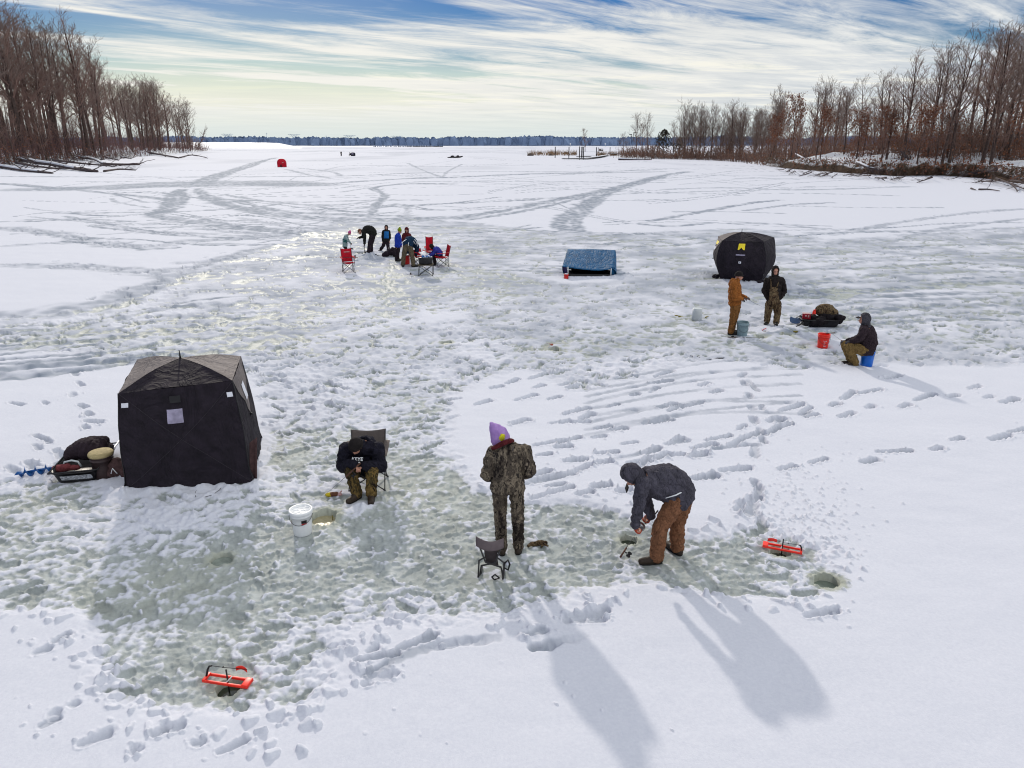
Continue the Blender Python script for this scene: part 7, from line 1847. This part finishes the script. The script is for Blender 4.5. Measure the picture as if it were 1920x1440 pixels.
    for x, y, R, hh in MOUNDS:
        a, b = window(x, y, R * 1.6)
        d = np.hypot(Xn[a, b] - x, Yn[a, b] - y) / R
        nz = 1 + 0.5 * perlin(Xn[a, b] * 6 / max(R, .4) * .5, Yn[a, b] * 6 / max(R, .4) * .5, 82) + 0.35 * perlin(Xn[a, b] * 14, Yn[a, b] * 14, 83)
        k = np.exp(-(d * 1.3) ** 2)
        H[a, b] += hh * k * nz; slush[a, b] *= 1 - np.clip(k * 1.3, 0, 0.9)
    for x, y, R, z in PADS:
        a, b = window(x, y, R * 1.5)
        d = np.hypot(Xn[a, b] - x, Yn[a, b] - y) / R
        k = 1 - sstep(0.75, 1.4, d)
        H[a, b] = H[a, b] * (1 - k) + k * (z - 0.004 + (H[a, b] - z) * 0.06)
    for x, y, R in HOLES:
        a, b = window(x, y, R * 3)
        d = np.hypot(Xn[a, b] - x, Yn[a, b] - y)
        nz = 0.10 * R * perlin(Xn[a, b] * 18, Yn[a, b] * 18, 81)
        k = 1 - sstep(R * 0.95, R * 1.18, d + nz)
        H[a, b] = H[a, b] * (1 - k) + k * -0.40
        k2 = 1 - sstep(R * 1.0, R * 2.6, d + nz * 3)
        slush[a, b] = np.maximum(slush[a, b], k2 * 0.8); st2[a, b] = np.maximum(st2[a, b], k2 * 0.7)
    Hall[:nr] = H
    Z = Hall
    outside = (np.abs(th) > math.radians(46.9))
    Z[:, outside] *= 0
    Z[-5:, :] = 0
    SL = np.zeros_like(X); SL[:nr] = slush
    SL[:nr] *= 1 - 0.6 * sstep(30, 60, Yn)
    ST = np.zeros_like(X); ST[:nr] = np.maximum(st2, np.clip(0.5 * perlin(Xn / 2.2, Yn / 2.2, 91) - .02, 0, .5) * wet)

    # ---------------------------------------------------------------- mesh
    nv = nR * nT
    co = np.empty((nv + 1, 3), np.float32)
    co[:nv, 0] = X.ravel(); co[:nv, 1] = Y.ravel(); co[:nv, 2] = Z.ravel(); co[nv] = (0, 0, 0)
    i = np.arange(nR - 1)[:, None]; j = np.arange(nT)[None, :]; jn = (j + 1) % nT
    q = np.stack([i * nT + j, i * nT + jn, (i + 1) * nT + jn, (i + 1) * nT + j], -1).reshape(-1, 4)
    q = q[:, ::-1]
    tri = np.stack([np.arange(nT), np.full(nT, nv), (np.arange(nT) + 1) % nT], -1)
    nq, ntri = len(q), len(tri)
    me = bpy.data.meshes.new('frozen_lake')
    me.vertices.add(nv + 1); me.vertices.foreach_set('co', co.ravel())
    me.loops.add(nq * 4 + ntri * 3); me.loops.foreach_set('vertex_index', np.concatenate([q.ravel(), tri.ravel()]).astype(np.int32))
    me.polygons.add(nq + ntri)
    me.polygons.foreach_set('loop_start', np.concatenate([np.arange(nq) * 4, nq * 4 + np.arange(ntri) * 3]).astype(np.int32))
    me.polygons.foreach_set('use_smooth', np.ones(nq + ntri, bool))
    me.update(calc_edges=True)
    at = me.attributes.new('surface', 'FLOAT_COLOR', 'POINT')
    c = np.zeros((nv + 1, 4), np.float32)
    c[:nv, 0] = SL.ravel(); c[:nv, 1] = W.ravel(); c[:nv, 2] = ST.ravel(); c[:, 3] = 1
    at.data.foreach_set('color', c.ravel())
    m, nt, b = new_mat('snow_and_ice'); L = nt.links.new
    an = N(nt, 'ShaderNodeAttribute', attribute_name='surface')
    sp = N(nt, 'ShaderNodeSeparateColor'); L(an.outputs['Color'], sp.inputs[0])
    tc = N(nt, 'ShaderNodeTexCoord')
    n1 = N(nt, 'ShaderNodeTexNoise', Scale=3.0, Detail=8.0, Roughness=0.7); L(tc.outputs['Object'], n1.inputs['Vector'])
    n2 = N(nt, 'ShaderNodeTexNoise', Scale=26.0, Detail=6.0, Roughness=0.7); L(tc.outputs['Object'], n2.inputs['Vector'])
    ice = ramp(nt, [(0.28, (0.225, 0.245, 0.24)), (0.5, (0.355, 0.382, 0.374)), (0.72, (0.51, 0.54, 0.545))]); L(n1.outputs['Fac'], ice.inputs['Fac'])
    icy = N(nt, 'ShaderNodeMix', data_type='RGBA'); L(sp.outputs[2], icy.inputs[0]); L(ice.outputs['Color'], icy.inputs[6]); icy.inputs[7].default_value = (0.42, 0.43, 0.34, 1)
    snow = ramp(nt, [(0.3, (0.59, 0.60, 0.668)), (0.7, (0.67, 0.677, 0.735))]); L(n2.outputs['Fac'], snow.inputs['Fac'])
    wm = N(nt, 'ShaderNodeMix', data_type='RGBA'); L(sp.outputs[1], wm.inputs[0]); L(snow.outputs['Color'], wm.inputs[6]); wm.inputs[7].default_value = (0.26, 0.29, 0.345, 1)  # packed snow tone, with the shade of tracks painted in
    # slush edges break up with the fine noise
    ma = N(nt, 'ShaderNodeMath', operation='MULTIPLY_ADD'); L(n2.outputs['Fac'], ma.inputs[0]); ma.inputs[1].default_value = 0.9; ma.inputs[2].default_value = -0.45
    mb = N(nt, 'ShaderNodeMath', operation='ADD'); L(ma.outputs[0], mb.inputs[0]); L(sp.outputs[0], mb.inputs[1])
    mr = N(nt, 'ShaderNodeMapRange', interpolation_type='SMOOTHSTEP'); L(mb.outputs[0], mr.inputs[0]); mr.inputs[1].default_value = 0.04; mr.inputs[2].default_value = 0.62
    gate = N(nt, 'ShaderNodeMath', operation='MULTIPLY'); gate.use_clamp = True
    g2 = N(nt, 'ShaderNodeMath', operation='MULTIPLY'); g2.use_clamp = True; L(sp.outputs[0], g2.inputs[0]); g2.inputs[1].default_value = 8.0
    L(mr.outputs[0], gate.inputs[0]); L(g2.outputs[0], gate.inputs[1])
    fm = N(nt, 'ShaderNodeMix', data_type='RGBA'); L(gate.outputs[0], fm.inputs[0]); L(wm.outputs[2], fm.inputs[6]); L(icy.outputs[2], fm.inputs[7])
    L(fm.outputs[2], b.inputs['Base Color'])
    rr = N(nt, 'ShaderNodeMapRange'); L(gate.outputs[0], rr.inputs[0]); rr.inputs[3].default_value = 0.85; rr.inputs[4].default_value = 0.5; L(rr.outputs[0], b.inputs['Roughness'])
    sl = N(nt, 'ShaderNodeMapRange'); L(gate.outputs[0], sl.inputs[0]); sl.inputs[3].default_value = 0.06; sl.inputs[4].default_value = 0.06; L(sl.outputs[0], b.inputs['Specular IOR Level'])
    n3 = N(nt, 'ShaderNodeTexNoise', Scale=55.0, Detail=5.0, Roughness=0.65); L(tc.outputs['Object'], n3.inputs['Vector'])
    bs = N(nt, 'ShaderNodeMapRange'); L(gate.outputs[0], bs.inputs[0]); bs.inputs[3].default_value = 0.14; bs.inputs[4].default_value = 0.55
    bp = N(nt, 'ShaderNodeBump', Distance=0.02); L(n3.outputs['Fac'], bp.inputs['Height']); L(bs.outputs[0], bp.inputs['Strength']); L(bp.outputs[0], b.inputs['Normal'])
    me.materials.append(m)
    o = bpy.data.objects.new('frozen_lake', me); COL.objects.link(o)
    tag(o, kind='structure')
    print('lake verts', nv, 'prints', cand)
build_lake()

# ------------------------------------------------------------------ light and sky
SUN_AZ, SUN_EL = math.radians(-18.8), math.radians(23.5)
sd = bpy.data.lights.new('sun', 'SUN'); sd.energy = 2.55; sd.angle = math.radians(1.8); sd.color = (1.0, 0.92, 0.80)
so = bpy.data.objects.new('sun', sd); COL.objects.link(so)
to_sun = Vector((math.sin(SUN_AZ) * math.cos(SUN_EL), math.cos(SUN_AZ) * math.cos(SUN_EL), math.sin(SUN_EL)))
so.rotation_euler = to_sun.to_track_quat('Z', 'Y').to_euler()
so.location = to_sun * 50

W_ = bpy.data.worlds.new('World'); SC.world = W_; W_.use_nodes = True
nt = W_.node_tree; nt.nodes.clear(); L = nt.links.new
out = N(nt, 'ShaderNodeOutputWorld')
sky = N(nt, 'ShaderNodeTexSky'); sky.sky_type = 'NISHITA'; sky.sun_disc = False
sky.sun_elevation = SUN_EL; sky.sun_rotation = SUN_AZ; sky.altitude = 250; sky.air_density = 1.0; sky.dust_density = 0.2; sky.ozone_density = 2.0
bg1 = N(nt, 'ShaderNodeBackground', Strength=0.085)
hs = N(nt, 'ShaderNodeHueSaturation'); hs.inputs['Hue'].default_value = 0.528; hs.inputs['Saturation'].default_value = 2.1; hs.inputs['Value'].default_value = 0.60; L(sky.outputs[0], hs.inputs['Color']); L(hs.outputs[0], bg1.inputs['Color'])
tc = N(nt, 'ShaderNodeTexCoord')
sx = N(nt, 'ShaderNodeSeparateXYZ'); L(tc.outputs['Generated'], sx.inputs[0])
def M2(op, a, b=None, clamp=False):
    n = N(nt, 'ShaderNodeMath', operation=op); n.use_clamp = clamp
    for k, q in enumerate([a, b]):
        if q is None: continue
        if isinstance(q, (int, float)): n.inputs[k].default_value = q
        else: L(q, n.inputs[k])
    return n.outputs[0]
zz = M2('ADD', M2('MAXIMUM', sx.outputs[2], 0.0), 0.045)
px_ = M2('DIVIDE', sx.outputs[0], zz); py_ = M2('DIVIDE', sx.outputs[1], zz)
cx = N(nt, 'ShaderNodeCombineXYZ'); L(px_, cx.inputs[0]); L(py_, cx.inputs[1])
def layer(rot, scl, nscale, detail, rough, dist, loc=(0, 0, 0)):
    mp = N(nt, 'ShaderNodeMapping', vector_type='TEXTURE'); mp.inputs['Rotation'].default_value = (0, 0, rot); mp.inputs['Scale'].default_value = scl; mp.inputs['Location'].default_value = loc
    L(cx.outputs[0], mp.inputs[0])
    n = N(nt, 'ShaderNodeTexNoise', Scale=nscale, Detail=detail, Roughness=rough, Distortion=dist); L(mp.outputs[0], n.inputs['Vector'])
    return n.outputs['Fac']
STREAK = PI / 2 - math.radians(60)
c1 = layer(STREAK, (3.2, 1.1, 1), 0.62, 10.0, 0.63, 0.45, (3.0, 1.2, 0))
c2 = layer(STREAK + 0.12, (2.0, 0.6, 1), 1.2, 9.0, 0.66, 0.6, (9.0, 4.0, 0))
c3 = layer(STREAK, (2.0, 1.2, 1), 0.30, 4.0, 0.5, 0.2, (20.0, 2.5, 0))
c4 = layer(0.12, (2.2, 0.9, 1), 1.4, 10.0, 0.68, 0.4, (2, 2, 0))
s = M2('ADD', M2('MULTIPLY', c1, 1.15), M2('MULTIPLY', c2, 0.8))
s = M2('ADD', s, M2('MULTIPLY', c3, 1.15))
# the veil is thicker towards the right and towards the horizon
az = M2('DIVIDE', sx.outputs[0], M2('ADD', M2('ABSOLUTE', sx.outputs[1]), 0.2))
bias = M2('MULTIPLY', az, 0.20)
hz = M2('MULTIPLY', M2('SUBTRACT', 0.07, sx.outputs[2]), 2.0)
s = M2('ADD', M2('ADD', s, bias), M2('MAXIMUM', hz, -0.05))
cov = N(nt, 'ShaderNodeMapRange', interpolation_type='SMOOTHSTEP'); L(s, cov.inputs[0]); cov.inputs[1].default_value = 1.26; cov.inputs[2].default_value = 1.60
cov.inputs[3].default_value = 0.0; cov.inputs[4].default_value = 0.97
# small cumulus row low in the left
cum = N(nt, 'ShaderNodeMapRange', interpolation_type='SMOOTHSTEP'); L(c4, cum.inputs[0]); cum.inputs[1].default_value = 0.50; cum.inputs[2].default_value = 0.66
# cloud colour: white where thick and sunlit, blue-grey in the thicker underside, creamy near the sun's azimuth
dt = N(nt, 'ShaderNodeVectorMath', operation='DOT_PRODUCT'); L(tc.outputs['Generated'], dt.inputs[0]); dt.inputs[1].default_value = tuple(to_sun)
gl = N(nt, 'ShaderNodeMapRange', interpolation_type='SMOOTHSTEP'); L(dt.outputs['Value'], gl.inputs[0]); gl.inputs[1].default_value = 0.62; gl.inputs[2].default_value = 0.99
cs = M2('ADD', M2('MULTIPLY', c2, 0.5), M2('MULTIPLY', c4, 0.5)); ccol = ramp(nt, [(0.36, (0.50, 0.56, 0.64)), (0.48, (0.66, 0.70, 0.74)), (0.58, (0.85, 0.86, 0.85))]); L(cs, ccol.inputs['Fac'])
warm = N(nt, 'ShaderNodeMix', data_type='RGBA'); L(M2('MULTIPLY', gl.outputs[0], 0.8), warm.inputs[0]); L(ccol.outputs['Color'], warm.inputs[6]); warm.inputs[7].default_value = (0.97, 0.94, 0.86, 1)
cumc = N(nt, 'ShaderNodeMix', data_type='RGBA')
lowband = N(nt, 'ShaderNodeMapRange', interpolation_type='SMOOTHSTEP'); L(M2('ABSOLUTE', M2('SUBTRACT', sx.outputs[2], 0.07)), lowband.inputs[0]); lowband.inputs[1].default_value = 0.05; lowband.inputs[2].default_value = 0.015
L(M2('MULTIPLY', M2('MULTIPLY', cum.outputs[0], lowband.outputs[0]), 0.9), cumc.inputs[0]); L(warm.outputs[2], cumc.inputs[6]); cumc.inputs[7].default_value = (0.98, 0.95, 0.84, 1)
# clear pale band over the horizon
hb = N(nt, 'ShaderNodeMapRange', interpolation_type='SMOOTHSTEP'); L(sx.outputs[2], hb.inputs[0]); hb.inputs[1].default_value = 0.055; hb.inputs[2].default_value = 0.0
hcol = N(nt, 'ShaderNodeMix', data_type='RGBA'); L(M2('MULTIPLY', hb.outputs[0], 0.75), hcol.inputs[0]); L(cumc.outputs[2], hcol.inputs[6]); hcol.inputs[7].default_value = (0.66, 0.76, 0.78, 1)
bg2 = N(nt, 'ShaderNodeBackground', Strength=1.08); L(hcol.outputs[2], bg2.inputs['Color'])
zb = N(nt, 'ShaderNodeMapRange', interpolation_type='SMOOTHSTEP'); L(sx.outputs[2], zb.inputs[0]); zb.inputs[1].default_value = 0.16; zb.inputs[2].default_value = 0.6; zb.inputs[3].default_value = 1.0; zb.inputs[4].default_value = 1.6  # upper sky out of view brightened as added fill light
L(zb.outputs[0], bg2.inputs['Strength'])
mxs = N(nt, 'ShaderNodeMixShader'); haze = N(nt, 'ShaderNodeMapRange', interpolation_type='SMOOTHSTEP'); L(sx.outputs[2], haze.inputs[0]); haze.inputs[1].default_value = 0.12; haze.inputs[2].default_value = 0.025; haze.inputs[4].default_value = 0.96
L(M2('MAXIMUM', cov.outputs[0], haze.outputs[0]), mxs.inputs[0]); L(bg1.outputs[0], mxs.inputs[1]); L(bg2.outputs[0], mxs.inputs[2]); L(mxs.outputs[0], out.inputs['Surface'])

SC.view_settings.view_transform = 'Standard'; SC.view_settings.look = 'None'; SC.view_settings.exposure = 0; SC.view_settings.gamma = 1
SC.render.engine = 'CYCLES'
SC.cycles.max_bounces = 5; SC.cycles.diffuse_bounces = 3; SC.cycles.glossy_bounces = 2; SC.cycles.transmission_bounces = 3; SC.cycles.transparent_max_bounces = 4
SC.cycles.caustics_reflective = False; SC.cycles.caustics_refractive = False
SC.cycles.sample_clamp_indirect = 4.0; SC.cycles.sample_clamp_direct = 8.0
SC.cycles.use_denoising = True
SC.cycles.filter_width = 1.1
